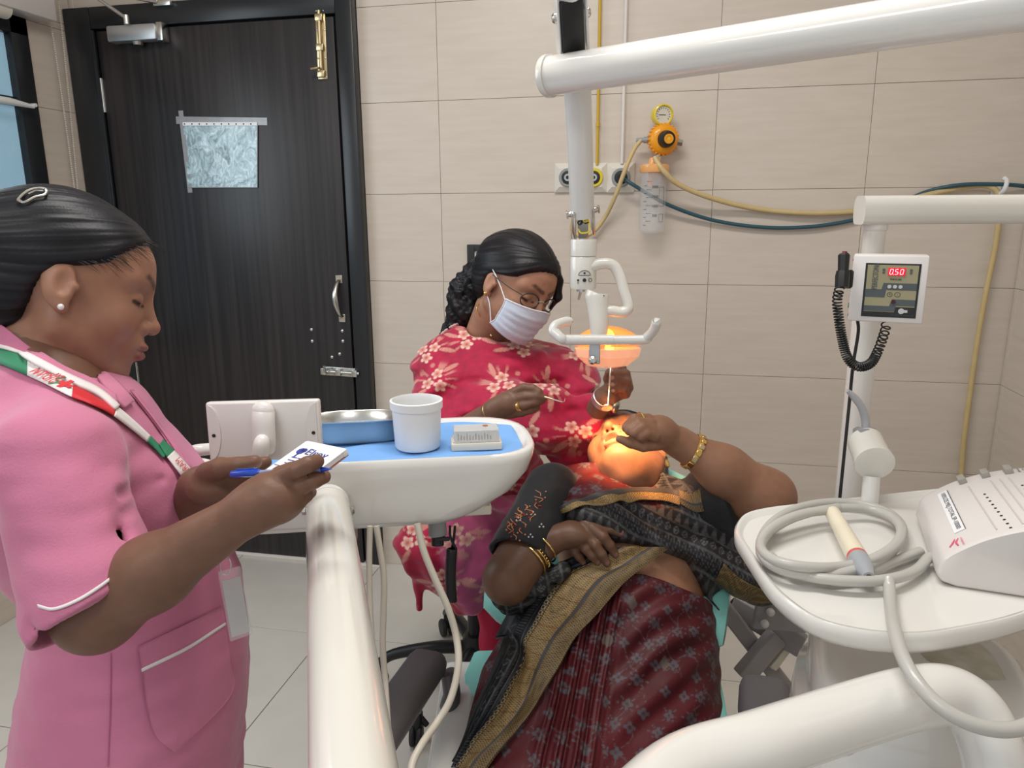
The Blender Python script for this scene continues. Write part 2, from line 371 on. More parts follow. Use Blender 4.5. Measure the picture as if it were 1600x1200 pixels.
def stamp(a, b, cell, fn, seed=1, jit=.25):
    out = np.zeros(len(a)); ia, ib = np.floor(a / cell).astype(int), np.floor(b / cell).astype(int)
    for di in (-1, 0, 1):
        for dj in (-1, 0, 1):
            i, j = ia + di, ib + dj; h = (np.sin(i * 127.1 + j * 311.7 + seed * 7.7) * 43758.5453) % 1; h2 = (np.sin(i * 269.5 + j * 183.3 + seed * 3.1) * 24634.6345) % 1; h3 = (np.sin(i * 57.3 + j * 91.9 + seed) * 9377.13) % 1
            x = a - (i + .5 * (1 + (j % 2)) * 1.0 + (h - .5) * jit) * cell + .25 * cell; y = b - (j + .5 + (h2 - .5) * jit) * cell
            out = np.maximum(out, fn(x, y, h3))
    return out
sst = lambda e0, e1, x: (lambda t: t * t * (3 - 2 * t))(np.clip((x - e0) / (e1 - e0), 0, 1))

# ------------------------------------------------------------------ heads
def head_sdf(Q, eyes='down', mouth=0.0, jaw=1.0, fat=0.0):
    Q = Q.astype(F32); Y = Q.copy(); Y[:, 1] = np.abs(Y[:, 1])      # the face is symmetric
    d = sell(Q, (-.018, 0, .028), (.096, .074, .085))
    d = smin(d, sell(Q, (.024, 0, -.018), (.068, .060, .086)), .03)
    d = smin(d, sell(Q, (.030, 0, .040), (.061, .062, .052)), .02)
    d = smin(d, scap(Y, (-.002, .050, -.058), (.060, .012, -.096), .016 + fat, .015 + fat), .028)
    d = smin(d, sball(Q, (.074 * jaw, 0, -.097), .0150), .018)
    d = smin(d, sball(Y, (.053, .034, -.034), .0235 + fat), .022)
    d = smin(d, scap(Y, (.080, .006, .020), (.064, .045, .022), .0085, .008), .018)
    d = smax(d, -sball(Y, (.103, .031, .001), .0205), .012)
    d = smin(d, sell(Y, (.0690, .0315, -.001), (.0150, .0160, .0135)), .003)
    d = smin(d, sell(Q, (.079, 0, -.060), (.020, .028, .022)), .016)
    d = smin(d, scap(Q, (.084, 0, .010), (.103, 0, -.028), .0065, .0080), .012)
    d = smin(d, sball(Q, (.1035, 0, -.0315), .0092), .006)
    d = smin(d, sball(Y, (.0935, .0115, -.0355), .0078), .006)
    d = smax(d, -scap(Y, (.102, .0062, -.047), (.095, .0058, -.036), .0034, .0024), .002)
    if mouth > 0:
        m = mouth
        d = smin(d, sell(Q, (.0955, 0, -.0590 + .001), (.0085, .0215, .0060)), .004)
        d = smax(d, -sell(Q, (.100, 0, -.068 - m * .3), (.020, .017, .004 + m * .55)), .003)
        d = smin(d, sell(Q, (.0925, 0, -.0760 - m * .8), (.0085, .0185, .0062)), .004)
    else:
        d = smin(d, sell(Q, (.0965, 0, -.0595), (.0080, .0215, .0058)), .0045)
        d = smin(d, sell(Q, (.0945, 0, -.0715), (.0085, .0190, .0068)), .0045)
        d = smax(d, -sell(Q, (.1040, 0, -.0655), (.0062, .0235, .0010)), .0025)
    # crease under the upper lid
    d = smax(d, -scap(Y, (.0865, .020, .0095), (.078, .046, .008), .0014), .003)
    d = smax(d, -scap(Y, (.0855, .019, -.0065), (.0765, .0455, -.0055), .0011), .002)
    # ears
    e = sell(Y, (-.010, .0745, -.008), (.0185, .0085, .0315), np.array([[.97, .12, .20], [-.16, .97, .12], [-.18, -.15, .97]]))
    e = smax(e, -sell(Y, (-.004, .087, -.004), (.0105, .0090, .019)), .004)
    e = smin(e, sball(Y, (.0075, .0755, -.0095), .0055), .004)
    e = smin(e, sball(Y, (-.001, .0745, -.0365), .0078), .006)
    return smin(d, e, .006)
def skin_face_col(Q, base, lip, brow=True, glow=0):
    n = len(Q); c = np.tile(np.array(base, float), (n, 1)); Y = Q.copy(); Y[:, 1] = np.abs(Y[:, 1])
    c *= (1 + .10 * vnoise(Q, 40.) + .06 * vnoise(Q, 120.))[:, None]
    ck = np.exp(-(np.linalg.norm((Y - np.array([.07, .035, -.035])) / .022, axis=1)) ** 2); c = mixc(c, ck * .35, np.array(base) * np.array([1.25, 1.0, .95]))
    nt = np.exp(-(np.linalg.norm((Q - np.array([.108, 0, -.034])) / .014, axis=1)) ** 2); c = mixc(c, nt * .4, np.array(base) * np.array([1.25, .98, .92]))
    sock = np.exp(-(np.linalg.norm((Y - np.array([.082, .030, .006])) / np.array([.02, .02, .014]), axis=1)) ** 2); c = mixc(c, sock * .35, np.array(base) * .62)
    ld = np.minimum(sell(Q, (.0965, 0, -.0595), (.0105, .0225, .0064)), sell(Q, (.0945, 0, -.0715), (.0115, .0200, .0074))); c = mixc(c, sst(.0012, -.0012, ld) * .8, lip)
    c = mixc(c, sst(.0016, .0004, np.abs(Q[:, 2] + .0655)) * (np.abs(Q[:, 1]) < .022) * (Q[:, 0] > .088) * .7, np.array(lip) * .35)
    if brow:
        bd = np.minimum(scap(Y.astype(F32), (.092, .010, .023), (.083, .034, .0305), .0042, .0036), scap(Y.astype(F32), (.083, .034, .0305), (.064, .052, .024), .0036, .0012)); c = mixc(c, sst(.0035, -.001, bd) * (.75 + .2 * vnoise(Q, 500.)), (.010, .008, .008))
    la = np.minimum(scap(Y.astype(F32), (.0860, .018, -.0065), (.0845, .032, -.0090), .0012), scap(Y.astype(F32), (.0845, .032, -.0090), (.0740, .0475, -.0060), .0015)); c = mixc(c, sst(.0022, .0004, la) * .9, (.008, .006, .006))
    return c
def hand_joint(p, *more): return [p] + list(more)

def nails(Q, c, fingers, col, up):
    """paint the nail plate near each finger tip, on the side facing 'up'"""
    for p, r in fingers:
        t_ = np.asarray(p[-1]); ax_ = nrm(t_ - np.asarray(p[-2])); u_ = np.asarray(up) - ax_ * (np.asarray(up) @ ax_); u_ = nrm(u_); s_ = np.cross(ax_, u_)
        q = Q - (t_ + u_ * r[-1] * .8 + ax_ * r[-1] * .15); e = np.sqrt((q @ ax_ / (r[-1] * .72)) ** 2 + (q @ s_ / (r[-1] * .62)) ** 2 + (q @ u_ / (r[-1] * .7)) ** 2); c = mixc(c, sst(1.1, .85, e) * .9, col)
    return c
# ------------------------------------------------------------------ room shell
XL, XR, YB, ZC = -2.215, 1.083, 2.6, 2.9
TW, TH_ = .467, .311
def part(name, mesh, m, parent, **k): return obj(name, mesh, M[m] if isinstance(m, str) else m, parent, **k)
def tile_run(parent, u0s, z0s, du, dz, place, m, gap=.0012, thick=.006):
    """share one mesh between whole tiles; place(u, z) -> room position of the tile centre, axis"""
    cache = {}
    for (u0, u1) in u0s:
        for (z0, z1) in z0s:
            k = (round(u1 - u0, 4), round(z1 - z0, 4))
            if k not in cache:
                v, f = rbox(k[0] - gap, k[1] - gap, thick, .0008, 1); cache[k] = make_mesh('tile', place.axes(v), f, True, 30); cache[k].materials.append(m)
            o = bpy.data.objects.new('tile', cache[k]); COL.objects.link(o); o.parent = parent
            o.location = tuple(place.pos((u0 + u1) / 2, (z0 + z1) / 2) - world_base(parent))
class Pl:
    def __init__(s, o, a, b): s.o, s.a, s.b = map(lambda q: np.array(q, float), (o, a, b)); s.n = np.cross(s.a, s.b)
    def axes(s, v): return v @ np.array([s.a, s.b, s.n])
    def pos(s, u, w): return s.o + s.a * u + s.b * w
def cuts(a, b, off, step):
    k0 = math.ceil((a - off) / step + .02); xs = [a]
    while off + k0 * step < b - .01: xs.append(off + k0 * step); k0 += 1
    xs.append(b); return list(zip(xs[:-1], xs[1:]))
wb = thing('wall_back', (0, YB, 0), kind='structure')
DX0, DX1, DZ = -2.205, -1.075, 2.125                  # door opening incl. frame
part('wall_slab', wbox(V(XL - .1, YB, 0), V(XR + .1, YB + .12, ZC)), 'grout', wb, smooth=False)
zc = cuts(0, ZC, .208, TH_)
pb = Pl((0, YB - .003, 0), (1, 0, 0), (0, 0, 1))
tile_run(wb, cuts(DX1, XR, -.79, TW), zc, 0, 0, pb, M['walltile'])
tile_run(wb, cuts(XL, DX1, -.79, TW), [(DZ, 2.385), (2.385, 2.696), (2.696, 2.9)], 0, 0, pb, M['walltile'])
wr = thing('wall_right', (XR, 1, 0), kind='structure')
part('wall_slab', wbox(V(XR, -1.2, 0), V(XR + .12, YB, ZC)), 'grout', wr, smooth=False)
tile_run(wr, cuts(-.2, YB - .01, 2.1, TW), zc, 0, 0, Pl((XR - .003, 0, 0), (0, 1, 0), (0, 0, 1)), M['walltile'])
wl = thing('wall_left', (XL, 1, 0), kind='structure')
WY0, WY1, WZ0, WZ1 = .95, 2.375, .80, 2.05
part('wall_slab', join(wbox(V(XL - .12, -1.2, 0), V(XL, YB, WZ0)), wbox(V(XL - .12, -1.2, WZ1), V(XL, YB, ZC)), wbox(V(XL - .12, WY1, WZ0), V(XL, YB, WZ1)), wbox(V(XL - .12, -1.2, WZ0), V(XL, WY0, WZ1))), 'grout', wl, smooth=False)
pll = Pl((XL + .003, 0, 0), (0, -1, 0), (0, 0, 1))
low = [z for z in cuts(0, WZ0, .208, TH_)]; mid = cuts(WZ0, WZ1, .208, TH_); top = cuts(WZ1, ZC, .208, TH_)
tile_run(wl, cuts(-YB + .01, .2, -2.5, TW), low, 0, 0, pll, M['walltile'])
tile_run(wl, cuts(-YB + .01, .2, -2.5, TW), top, 0, 0, pll, M['walltile'])
tile_run(wl, [(-YB + .01, -WY1)], mid, 0, 0, pll, M['walltile'])
tile_run(wl, cuts(-WY0, .2, -2.5, TW), mid, 0, 0, pll, M['walltile'])
fl = thing('floor', (0, 1, 0), kind='structure')
part('floor_slab', wbox(V(XL - .1, -1.2, -.1), V(XR + .1, YB + .1, -.006)), 'floorgrout', fl, smooth=False)
tile_run(fl, cuts(XL, XR, -1.08, .6), cuts(-.4, YB, 2.06, .6), 0, 0, Pl((0, 0, -.003), (1, 0, 0), (0, 1, 0)), M['floortile'], gap=.003)
ce = obj('ceiling', wbox(V(XL - .1, -1.2, ZC), V(XR + .1, YB + .1, ZC + .1)), M['ceil'], kind='structure', smooth=False)
for (x, y, sy) in ((-.35, 1.05, .3), (-.9, -.7, .6)):
    t = thing('ceiling_light', (x, y, 2.9), 'flat white ceiling light panel ' + ('above the patient chair' if y > 0 else 'near the room entrance'), 'light')
    part('frame', rbox(1.26, sy + .06, .05, .004, 1, (x, y, 2.872)), 'alu', t)

# door
dr = thing('door_1', (-1.6, YB, 0), kind='structure')
fw = .060
part('door_frame', join(wbox(V(DX0, YB - .05, 0), V(DX0 + .11, YB, DZ), .004), wbox(V(DX1 - fw, YB - .05, 0), V(DX1, YB, DZ), .004), wbox(V(DX0 + .11, YB - .049, DZ - .075), V(DX1 - fw, YB, DZ), .004)), 'blackpaint', dr)
part('door_leaf', wbox(V(DX0 + .128, YB - .044, .012), V(DX1 - fw - .010, YB - .004, DZ - .083), .002), 'darkwood', dr)
part('door_gap_shade', wbox(V(DX0 + .11, YB - .012, .0), V(DX1 - fw, YB - .001, DZ - .075)), 'black', dr)  # black sheet stands for the shade in the gaps round the leaf
part('door_bead', join(wbox(V(DX0 + .112, YB - .056, 0), V(DX0 + .124, YB - .044, DZ - .08), .002)), 'blackpaint', dr)
part('threshold', wbox(V(DX0, YB - .055, 0), V(DX1, YB, .012), .002), 'whitepipe', dr)
YD = YB - .044
def dpt(u, v): return PL(u, v, 1, YD)
# door closer
p = dpt(217, 55)
t = part('door_closer', rbox(.20, .045, .055, .008, 2, p + V(0, -.022, 0)), 'alu', dr, label='grey metal hydraulic door closer with folding arm')
part('end_cap', rbox(.025, .040, .062, .004, 2, p + V(.112, -.02, 0)), 'steel', t)
part('valve', lathe([(.014, 0), (.02, .004), (.016, .014)], p + V(.01, -.022, -.025), (0, 0, -1), 16), 'steel', t)
q = p + V(-.005, -.05, .045)
part('arm', join(tube([q, q + V(-.075, -.11, .075)], .006, 8), tube([q + V(-.075, -.11, .075), p + V(.10, -.02, .10)], .007, 8), cyl(q + V(0, 0, -.02), q + V(0, 0, .01), .011)), 'steel', t)
part('arm_bracket', rbox(.07, .02, .028, .004, 2, p + V(.12, -.012, .10)), 'steel', t)
# tall tower bolt
def bolt(name, a, b, label, w=.036, m='brass'):
    a, b = a.copy(), b.copy(); d = b - a; L = np.linalg.norm(d); d /= L; s = np.cross(d, V(0, 1, 0))
    t = dr
    def bx(l0, l1, ww, th, off=0): return xf(rbox(l1 - l0, ww, th, .002, 2, ((l0 + l1) / 2, 0, 0)), a + V(0, -th / 2 - off, 0), d, s, V(0, 1, 0))
    t = part(name, bx(0, L, w, .003), m, dr, label=label)
    part('rod', cyl(a + d * L * .03 + V(0, -.010, 0), a + d * L * .93 + V(0, -.010, 0), .0065, 12), m, t)
    for k in (.08, .5, .88): part('collar', bx(L * k, L * k + .022, w * .75, .017, .001), m, t)
    part('bolt_lever', tube([a + d * L * .86 + V(0, -.012, 0), a + d * L * .86 + V(0, -.03, 0) - s * .004, a + d * L * .87 + V(0, -.034, 0) - s * .028], .0045, 8, 3), m, t)
    part('screws', join(*[lathe([(.003, 0), (.003, .0015), (.001, .003)], a + d * L * k + s * w * .36 * sg + V(0, -.003, 0), (0, -1, 0), 8) for k in (.03, .3, .7, .97) for sg in (-1, 1)]), 'steel', t, kind='stuff')
bolt('tower_bolt', dpt(500, 14), dpt(505, 124), 'long vertical brass tower bolt at top right of dark door')
bolt('sliding_bolt', dpt(565, 583) + V(0, 0, 0), dpt(505, 579), 'horizontal steel sliding bolt low on the dark door edge', .034, 'steel')
# pull handle
a, b = dpt(530, 436), dpt(535, 497)
t = part('door_handle', tube([a + V(0, -.004, -.008), a + V(-.002, -.02, -.02), a + V(-.004, -.036, -.05), (a + b) / 2 + V(-.004, -.04, 0), b + V(-.004, -.036, .05), b + V(-.002, -.02, .02), b + V(0, -.004, .008)], [.008, .008, .011, .012, .011, .008, .008], 12, 4), 'steel', dr, label='curved steel pull handle')
for q in (a, b): part('foot_plate', rbox(.026, .004, .03, .001, 1, q + V(0, -.002, 0)), 'steel', t)
part('screws', join(*[lathe([(.004, 0), (.003, .002), (.001, .003)], q + V(dx, -.004, 0), (0, -1, 0), 8) for q in (a, b) for dx in (-.006, .006)]), 'brass', t, kind='stuff')
for i, (u, v) in enumerate([(487, 515), (488, 533), (535, 517), (536, 533), (519, 558), (531, 553)]):
    part('door_stud', lathe([(.0075, 0), (.0075, .002), (.005, .005), (.001, .006)], dpt(u, v), (0, -1, 0), 12), 'steel', dr)
# hinges
for i, (u, v0, v1) in enumerate([(168, 122, 175), (222, 566, 612)]):
    a, b = PL(u, v0, 1, YD - .002), PL(u + (5 if i == 0 else 4), v1, 1, YD - .002)
    a[0] = b[0] = DX0 + .124
    h = part('hinge', cyl(a, b, .0045, 10), 'steel', dr)
    part('hinge_leaf', wbox(np.minimum(a, b) + V(0, .0, 0), np.maximum(a, b) + V(.007, .002, 0)), 'steel', h)
# plastic sleeve with tape
p = dpt(346, 243); ex, ez = V(1, 0, 0), V(0, 0, 1)
sl = thing('plastic_sleeve', p, 'clear plastic document sleeve taped to dark door, bright reflections painted in its colour', 'sleeve')
c = [dpt(287, 194), dpt(403, 194), dpt(403, 293), dpt(295, 293)]
g = []; n = 26
for j in range(n + 1):
    for i in range(n + 1):
        s, t_ = i / n, j / n
        q = (c[0] * (1 - s) + c[1] * s) * (1 - t_) + (c[3] * (1 - s) + c[2] * s) * t_
        g.append(q + V(0, -.003 - .0022 * abs(sin(9 * s + 5 * t_ + 2 * sin(7 * t_)) * sin(6 * t_ + 4 * s * s)), 0))
sleeve_m = mat('sleeve_film', (.22, .32, .36), .08, spec=.8, noise=(16, 1, (.58, .76, .82)), stretch=(1.6, 1, 1), bump=(60, .8), coat=1)  # pale wavy streaks paint the film's bright reflections into its colour
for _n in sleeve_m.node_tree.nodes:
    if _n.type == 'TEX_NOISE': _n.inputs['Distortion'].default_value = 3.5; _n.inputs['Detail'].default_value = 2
part('film', (g, [(j * (n + 1) + i, j * (n + 1) + i + 1, (j + 1) * (n + 1) + i + 1, (j + 1) * (n + 1) + i) for j in range(n) for i in range(n)][:]), sleeve_m, sl)
tapem = mat('clear_tape', (.30, .30, .31), .25, coat=.4, noise=(50, .5, (.36, .36, .37)))
def strip(a, b, w, off, m, name, par):
    d = nrm(b - a); s = nrm(np.cross(d, V(0, 1, 0))) * w / 2; o = V(0, -off, 0)
    return part(name, ([a - s + o, b - s + o, b + s + o, a + s + o, a - s, b - s, b + s, a + s], [(0, 1, 2, 3), (4, 7, 6, 5), (0, 4, 5, 1), (1, 5, 6, 2), (2, 6, 7, 3), (3, 7, 4, 0)]), m, par, smooth=False)
strip(dpt(276, 188), dpt(418, 190), .026, .0035, tapem, 'tape', sl)
strip(dpt(283, 173), dpt(298, 301), .018, .0038, tapem, 'tape', sl)
strip(dpt(287, 194), dpt(403, 194), .012, .0062, M['paper'], 'perforated_strip', sl)
part('punched_holes', join(*[cyl(dpt(290 + k * 11.5, 194) + V(0, -.0062, 0), dpt(290 + k * 11.5, 194) + V(0, -.0068, 0), .0028, 8) for k in range(10)]), 'print', sl, kind='stuff')
part('edge_seam', tube([q + V(0, -.004, 0) for q in (c[1], c[2], c[3])], .0018, 6), tapem, sl)

# window in the left wall
wn = thing('window_1', (XL, 1.6, WZ0), kind='structure')
def lw(y0, z0, y1, z1, t0=-.03, t1=.015, r=.003): return wbox(V(XL + t0, y0, z0), V(XL + t1, y1, z1), r)
part('window_frame', join(lw(WY0, WZ0, WY1, WZ0 + .06), lw(WY0, WZ1 - .06, WY1, WZ1), lw(WY1 - .075, WZ0, WY1, WZ1), lw(WY0, WZ0, WY0 + .07, WZ1), lw(1.86, WZ0, 1.93, WZ1, -.03, .02)), 'blackpaint', wn)
part('glazing_bar', lw(WY0, 1.755, WY1, 1.785, -.025, .0), 'blackpaint', wn)
panem = mat('frosted_blue_pane', (.25, .42, .52), .35, emit=((.36, .56, .70), .34), noise=(14, .8, (.20, .36, .46)), bump=(200, .3))  # daylight behind the pane is put in as its own glow
for k, (y0, y1) in enumerate([(WY0 + .07, 1.86), (1.93, WY1 - .075)]):
    for (z0, z1) in ((WZ0 + .06, 1.755), (1.785, WZ1 - .06)):
        part('pane', wbox(V(XL - .02, y0, z0), V(XL - .014, y1, z1)), panem, wn, smooth=False)
a = PL(14, 158, 0, XL + .05)
part('window_stay', join(tube([a + V(0, -.12, 0), a, a + V(0, .10, -.005)], [.012, .012, .006], 10), cyl(a + V(-.05, .1, 0), a + V(.01, .1, 0), .006)), 'whiteplastic', wn)
part('inner_sash', join(lw(1.72, WZ0 + .02, 1.80, WZ1 - .14, .02, .045), lw(1.72, 1.50, 1.86, 1.56, .02, .045)), 'enamel', wn)
bl = thing('roller_blind', (XL, 1.7, 2.1), 'white roller blind pelmet above window with two ball chains', 'blind')
part('pelmet', wbox(V(XL + .005, .9, 2.05), V(XL + .085, 2.44, 2.17), .008), 'plastic', bl)
part('rolled_fabric', cyl(V(XL + .045, .92, 2.05), V(XL + .045, 2.26, 2.05), .03, 20), 'cream', bl)
for k, (u, v) in enumerate([(76, 20), (92, 20)]):
    a = PL(u, v, 0, XL + .03); z0 = 1.35
    n = int((a[2] + .15 - z0) / .0075); r = random.Random(k)
    bm = bmesh.new(); bmesh.ops.create_icosphere(bm, subdivisions=1, radius=.0034); bv, bf = from_bm(bm)
    part('ball_chain', join(*[(bv + V(a[0], a[1] + .010 * sin(i * .02 + k) - (.0008 * i if k else 0) * .3, a[2] + .15 - i * .0075), bf) for i in range(n)]), 'cream', bl)
obj('wall_hook', join(rbox(.02, .03, .02, .003, 1, PL(127, 6, 0, XL + .02)), ball(PL(127, 6, 0, XL + .045), .012)), M['black'], label='small dark hook on wall above the left corner of the door frame', cat='hook')
# ------------------------------------------------------------------ things on the back wall
YW = YB - .006
def wp(u, v, off=0.0): return PL(u, v, 1, YW - off)
NW = V(0, -1, 0)
for i, (u, ring, nm) in enumerate([(888, 'greyplastic', 'ivory medical gas socket with grey ring, left of the three, partly behind lamp arm'), (928, 'yellow', 'ivory medical gas socket with yellow ring, middle of the three'), (970, 'greyplastic', 'ivory medical gas socket with grey ring and dark teal hose plugged in')]):
    c = wp(u, 278); s = thing('gas_socket', c, nm, 'socket', 'medical gas sockets on the back wall')
    wv = .0455
    v = [c + V(sx * wv * k, -y, sz * wv * 1.05 * k) for k, y in ((1, 0), (1, .010), (.62, .022)) for sx, sz in ((-1, -1), (1, -1), (1, 1), (-1, 1))]
    f = [(0, 3, 2, 1), (8, 9, 10, 11)] + [(a + i_, a + (i_ + 1) % 4, a + 4 + (i_ + 1) % 4, a + 4 + i_) for a in (0, 4) for i_ in range(4)]
    part('cover', (v, f), 'socket', s, smooth=False)
    c2 = c + V(.002, -.022, 0)
    part('ring', lathe([(.031, 0), (.031, .003), (.029, .006), (.022, .006), (.020, .003)], c2, NW, 32), ring, s)
    part('collar', lathe([(.021, .002), (.020, .009), (.014, .010)], c2, NW, 24), 'print', s)
    part('valve_port', lathe([(.012, .004), (.012, .013), (.006, .013), (.005, .008)], c2, NW, 20), 'steel' if i != 2 else 'black', s)
for nm, u0, u1, v1, m, r, lb in (('gas_pipe', 939, 933, 258, 'yellowpipe', .0052, 'thin yellow painted gas pipe running down wall to the middle socket'), ('gas_pipe', 982, 972, 256, 'whitepipe', .0058, 'thin white painted gas pipe running down wall to the right socket')):
    b = wp(u1, v1, .015); tpt = V(b[0], b[1], ZC)
    t = thing(nm, b, lb, 'pipe', 'gas pipes on the back wall'); 
    part('pipe_run', cyl(b, tpt, r, 14), m, t)
    for z in (1.80, 2.35) if m == 'whitepipe' else (1.66, 2.3):
        part('pipe_clip', cyl(V(b[0], b[1], z), V(b[0], b[1], z + .012), r + .0022, 14), 'print' if m == 'whitepipe' and z > 1.79 and z < 2 else m, t)
# regulator
g = wp(1036, 218, .055)
t = thing('suction_regulator', wp(1036, 218, 0), 'orange vacuum regulator with yellow gauge and black knob on back wall', 'regulator')
part('wall_stem', cyl(wp(1040, 220, 0), g + V(0, .01, 0), .014), 'steel', t)
bm_prof = [(.030, -.022), (.044, -.018), (.047, -.010), (.047, .012), (.043, .020), (.030, .026)]
fx = nrm(V(.35, -1, -.05))
part('body', lathe(bm_prof, g, fx, 40), 'orange', t)
part('rib_ring', join(*[rbox(.007, .030, .006, .001, 1, (0, 0, 0)) for _ in range(0)] + [xf(rbox(.006, .028, .007, .0015, 1), g + np.cross(fx, nrm(np.cross(V(0, 0, 1), fx))) * .0475 * sin(a) + nrm(np.cross(V(0, 0, 1), fx)) * .0475 * cos(a), np.cross(fx, nrm(-sin(a) * nrm(np.cross(V(0, 0, 1), fx)) + 0)) if 0 else nrm(-sin(a) * nrm(np.cross(V(0, 0, 1), fx)) + cos(a) * np.cross(fx, nrm(np.cross(V(0, 0, 1), fx)))), fx, nrm(cos(a) * nrm(np.cross(V(0, 0, 1), fx)) + sin(a) * np.cross(fx, nrm(np.cross(V(0, 0, 1), fx))))) for a in np.arange(24) * pi / 12]), 'orange', t, kind='stuff')
part('knob', lathe([(.027, .022), (.027, .034), (.023, .052), (.018, .054)], g, fx, 24), 'black', t)
part('knob_disc', lathe([(.015, .054), (.015, .057), (.009, .057), (.008, .0555)], g, fx, 24), 'orange', t)
part('knob_arrow', xf(([(-.004, -.004, 0), (.004, -.004, 0), (.004, .004, 0), (-.004, .004, 0), (-.004, -.004, .001), (.004, -.004, .001), (.004, .004, .001), (-.004, .004, .001)], [(3, 2, 1, 0), (4, 5, 6, 7), (0, 1, 5, 4), (1, 2, 6, 5), (2, 3, 7, 6), (3, 0, 4, 7)]), g + fx * .0556, nrm(V(1, .35, 1)), nrm(np.cross(fx, nrm(V(1, .35, 1)))), fx), 'yellow', t, smooth=False)
gg = wp(1034, 180, .055); gx = nrm(V(.45, -1, -.05))
part('gauge_case', lathe([(.022, -.02), (.031, -.016), (.033, 0), (.033, .016), (.029, .018), (.027, .012)], gg, gx, 32), 'yellow', t)
part('gauge_dial', lathe([(.027, .0118), (.027, .0128)], gg, gx, 28), 'cream', t)
s1 = nrm(np.cross(V(0, 0, 1), gx)); s2 = np.cross(gx, s1)
part('gauge_marks', join(*[xf(rbox(.0015, .005, .0006, 0), gg + gx * .0132 + (s1 * cos(a) + s2 * sin(a)) * .021, -s1 * sin(a) + s2 * cos(a), s1 * cos(a) + s2 * sin(a), gx) for a in np.linspace(-.6, pi + .6, 13)], xf(rbox(.024, .0018, .0006, 0), gg + gx * .0136 - s1 * .004, s1, s2, gx)), 'print', t, kind='stuff')
part('gauge_stem', cyl(g + V(0, 0, .04), gg - V(0, 0, .026), .009), 'brass', t)
part('hose_nozzle', join(cyl(g - V(.045, 0, 0), g - V(.062, 0, 0), .010), cyl(g - V(.06, 0, 0), g - V(.085, -.002, 0), .007)), 'greyplastic', t)
part('side_nut', cyl(g + V(.045, 0.01, -.008), g + V(.062, .01, -.012), .011, 6), 'steel', t)
part('bottom_nut', join(cyl(g + V(-.012, 0, -.045), g + V(-.016, 0, -.055), .008), cyl(g + V(-.016, 0, -.053), g + V(-.018, 0, -.078), .013, 6)), 'steel', t)
# jar
jb, jt = wp(1018, 366, .055), wp(1023, 268, .055)
jt = V(jb[0] + .002, jb[1], jt[2]); R_ = .043
t = thing('suction_jar', V(jb[0], YW, jb[2]), 'clear graduated suction bottle with orange lid hanging on back wall', 'bottle')
h = jt[2] - jb[2]
part('jar', lathe([(.0, .002), (R_ * .8, .002), (R_ * .92, .008), (R_, .02), (R_, h), (R_ - .003, h), (R_ - .003, .022), (R_ * .7, .007), (0, .006)], jb, (0, 0, 1), 36), 'clear', t)
part('lid', join(lathe([(R_ + .003, 0), (R_ + .005, .004), (R_ + .005, .022), (R_, .026), (.02, .028), (.018, .046), (.006, .05)], jt - V(0, 0, .004), (0, 0, 1), 36)), mat('orange_lid', (.90, .45, .16), .15, coat=.5), t)
part('inner_tube', cyl(jt + V(-.012, 0, 0), jt + V(-.012, 0, -.045), .008), mat('orange_tube', (.75, .32, .12), .3), t)
part('graduation', join(*[xf(rbox(.016 if k % 2 else .010, .0008, .0014, 0), V(jb[0] - .012 - .012 * (k % 2 == 0), jb[1] - R_ * .93, jb[2] + .03 + k * .0125), V(1, 0, 0), V(0, 1, 0), V(0, 0, 1)) for k in range(12)]), 'print', t, kind='stuff')
for txt, z in (('2000', .6), ('1500', .45), ('1000', .3), ('500', .15)):
    part('marking', text_mesh(txt, .011, V(jb[0] + .008, jb[1] - R_ - .0004, jb[2] + h * z + .03), V(1, 0, 0), V(0, 0, 1)), 'print', t, smooth=False)
part('label_box', join(*[xf(rbox(a, .0008, b, 0), V(jb[0] + .028 + dx, jb[1] - R_ * .80, jb[2] + z), V(1, .3, 0), V(0, 1, 0), V(0, 0, 1)) for a, b, dx, z in ((.015, .001, 0, .15), (.015, .001, 0, .09), (.001, .06, -.007, .12), (.001, .06, .007, .12), (.013, .001, 0, .065), (.013, .001, 0, .04), (.001, .025, -.006, .052), (.001, .025, .006, .052))]), 'print', t, kind='stuff')
part('wall_bracket', wbox(V(jb[0] - .02, jb[1] + R_ - .002, jt[2] - .02), V(jb[0] + .02, YW, jt[2] + .02), .002), 'orange', t)
# hoses
part_h = lambda nm, pts, r, m, lb, cat='hose', **k: obj(nm, tube(pts, r, 10, 8), M[m], label=lb, cat=cat, **k)
part_h('vacuum_hose', [g - V(.07, 0, 0), wp(990, 235, .06), wp(975, 270, .07), wp(962, 305, .06), wp(945, 340, .03), wp(925, 364, .03), wp(905, 368, .03), wp(894, 358, .03), wp(897, 340, .03), wp(905, 325, .02)], .0072, 'yellowhose', 'pale yellowed hose looping from orange regulator down behind lamp arm')
part_h('rubber_hose', [jt + V(0, -.03, .042), wp(1036, 266, .10), wp(1060, 288, .08), wp(1110, 309, .05), wp(1180, 326, .02), wp(1260, 333, .02), wp(1340, 330, .02), wp(1400, 318, .02), wp(1455, 303, .02), wp(1520, 291, .022), wp(1552, 294, .03), wp(1562, 318, .035), wp(1556, 380, .03), wp(1540, 460, .03), wp(1526, 540, .03), wp(1515, 620, .03), wp(1505, 700, .03), wp(1498, 800, .02), wp(1480, 950, .02)], .0085, 'yellowhose', 'long yellowed rubber hose sagging along wall and hanging down at right')
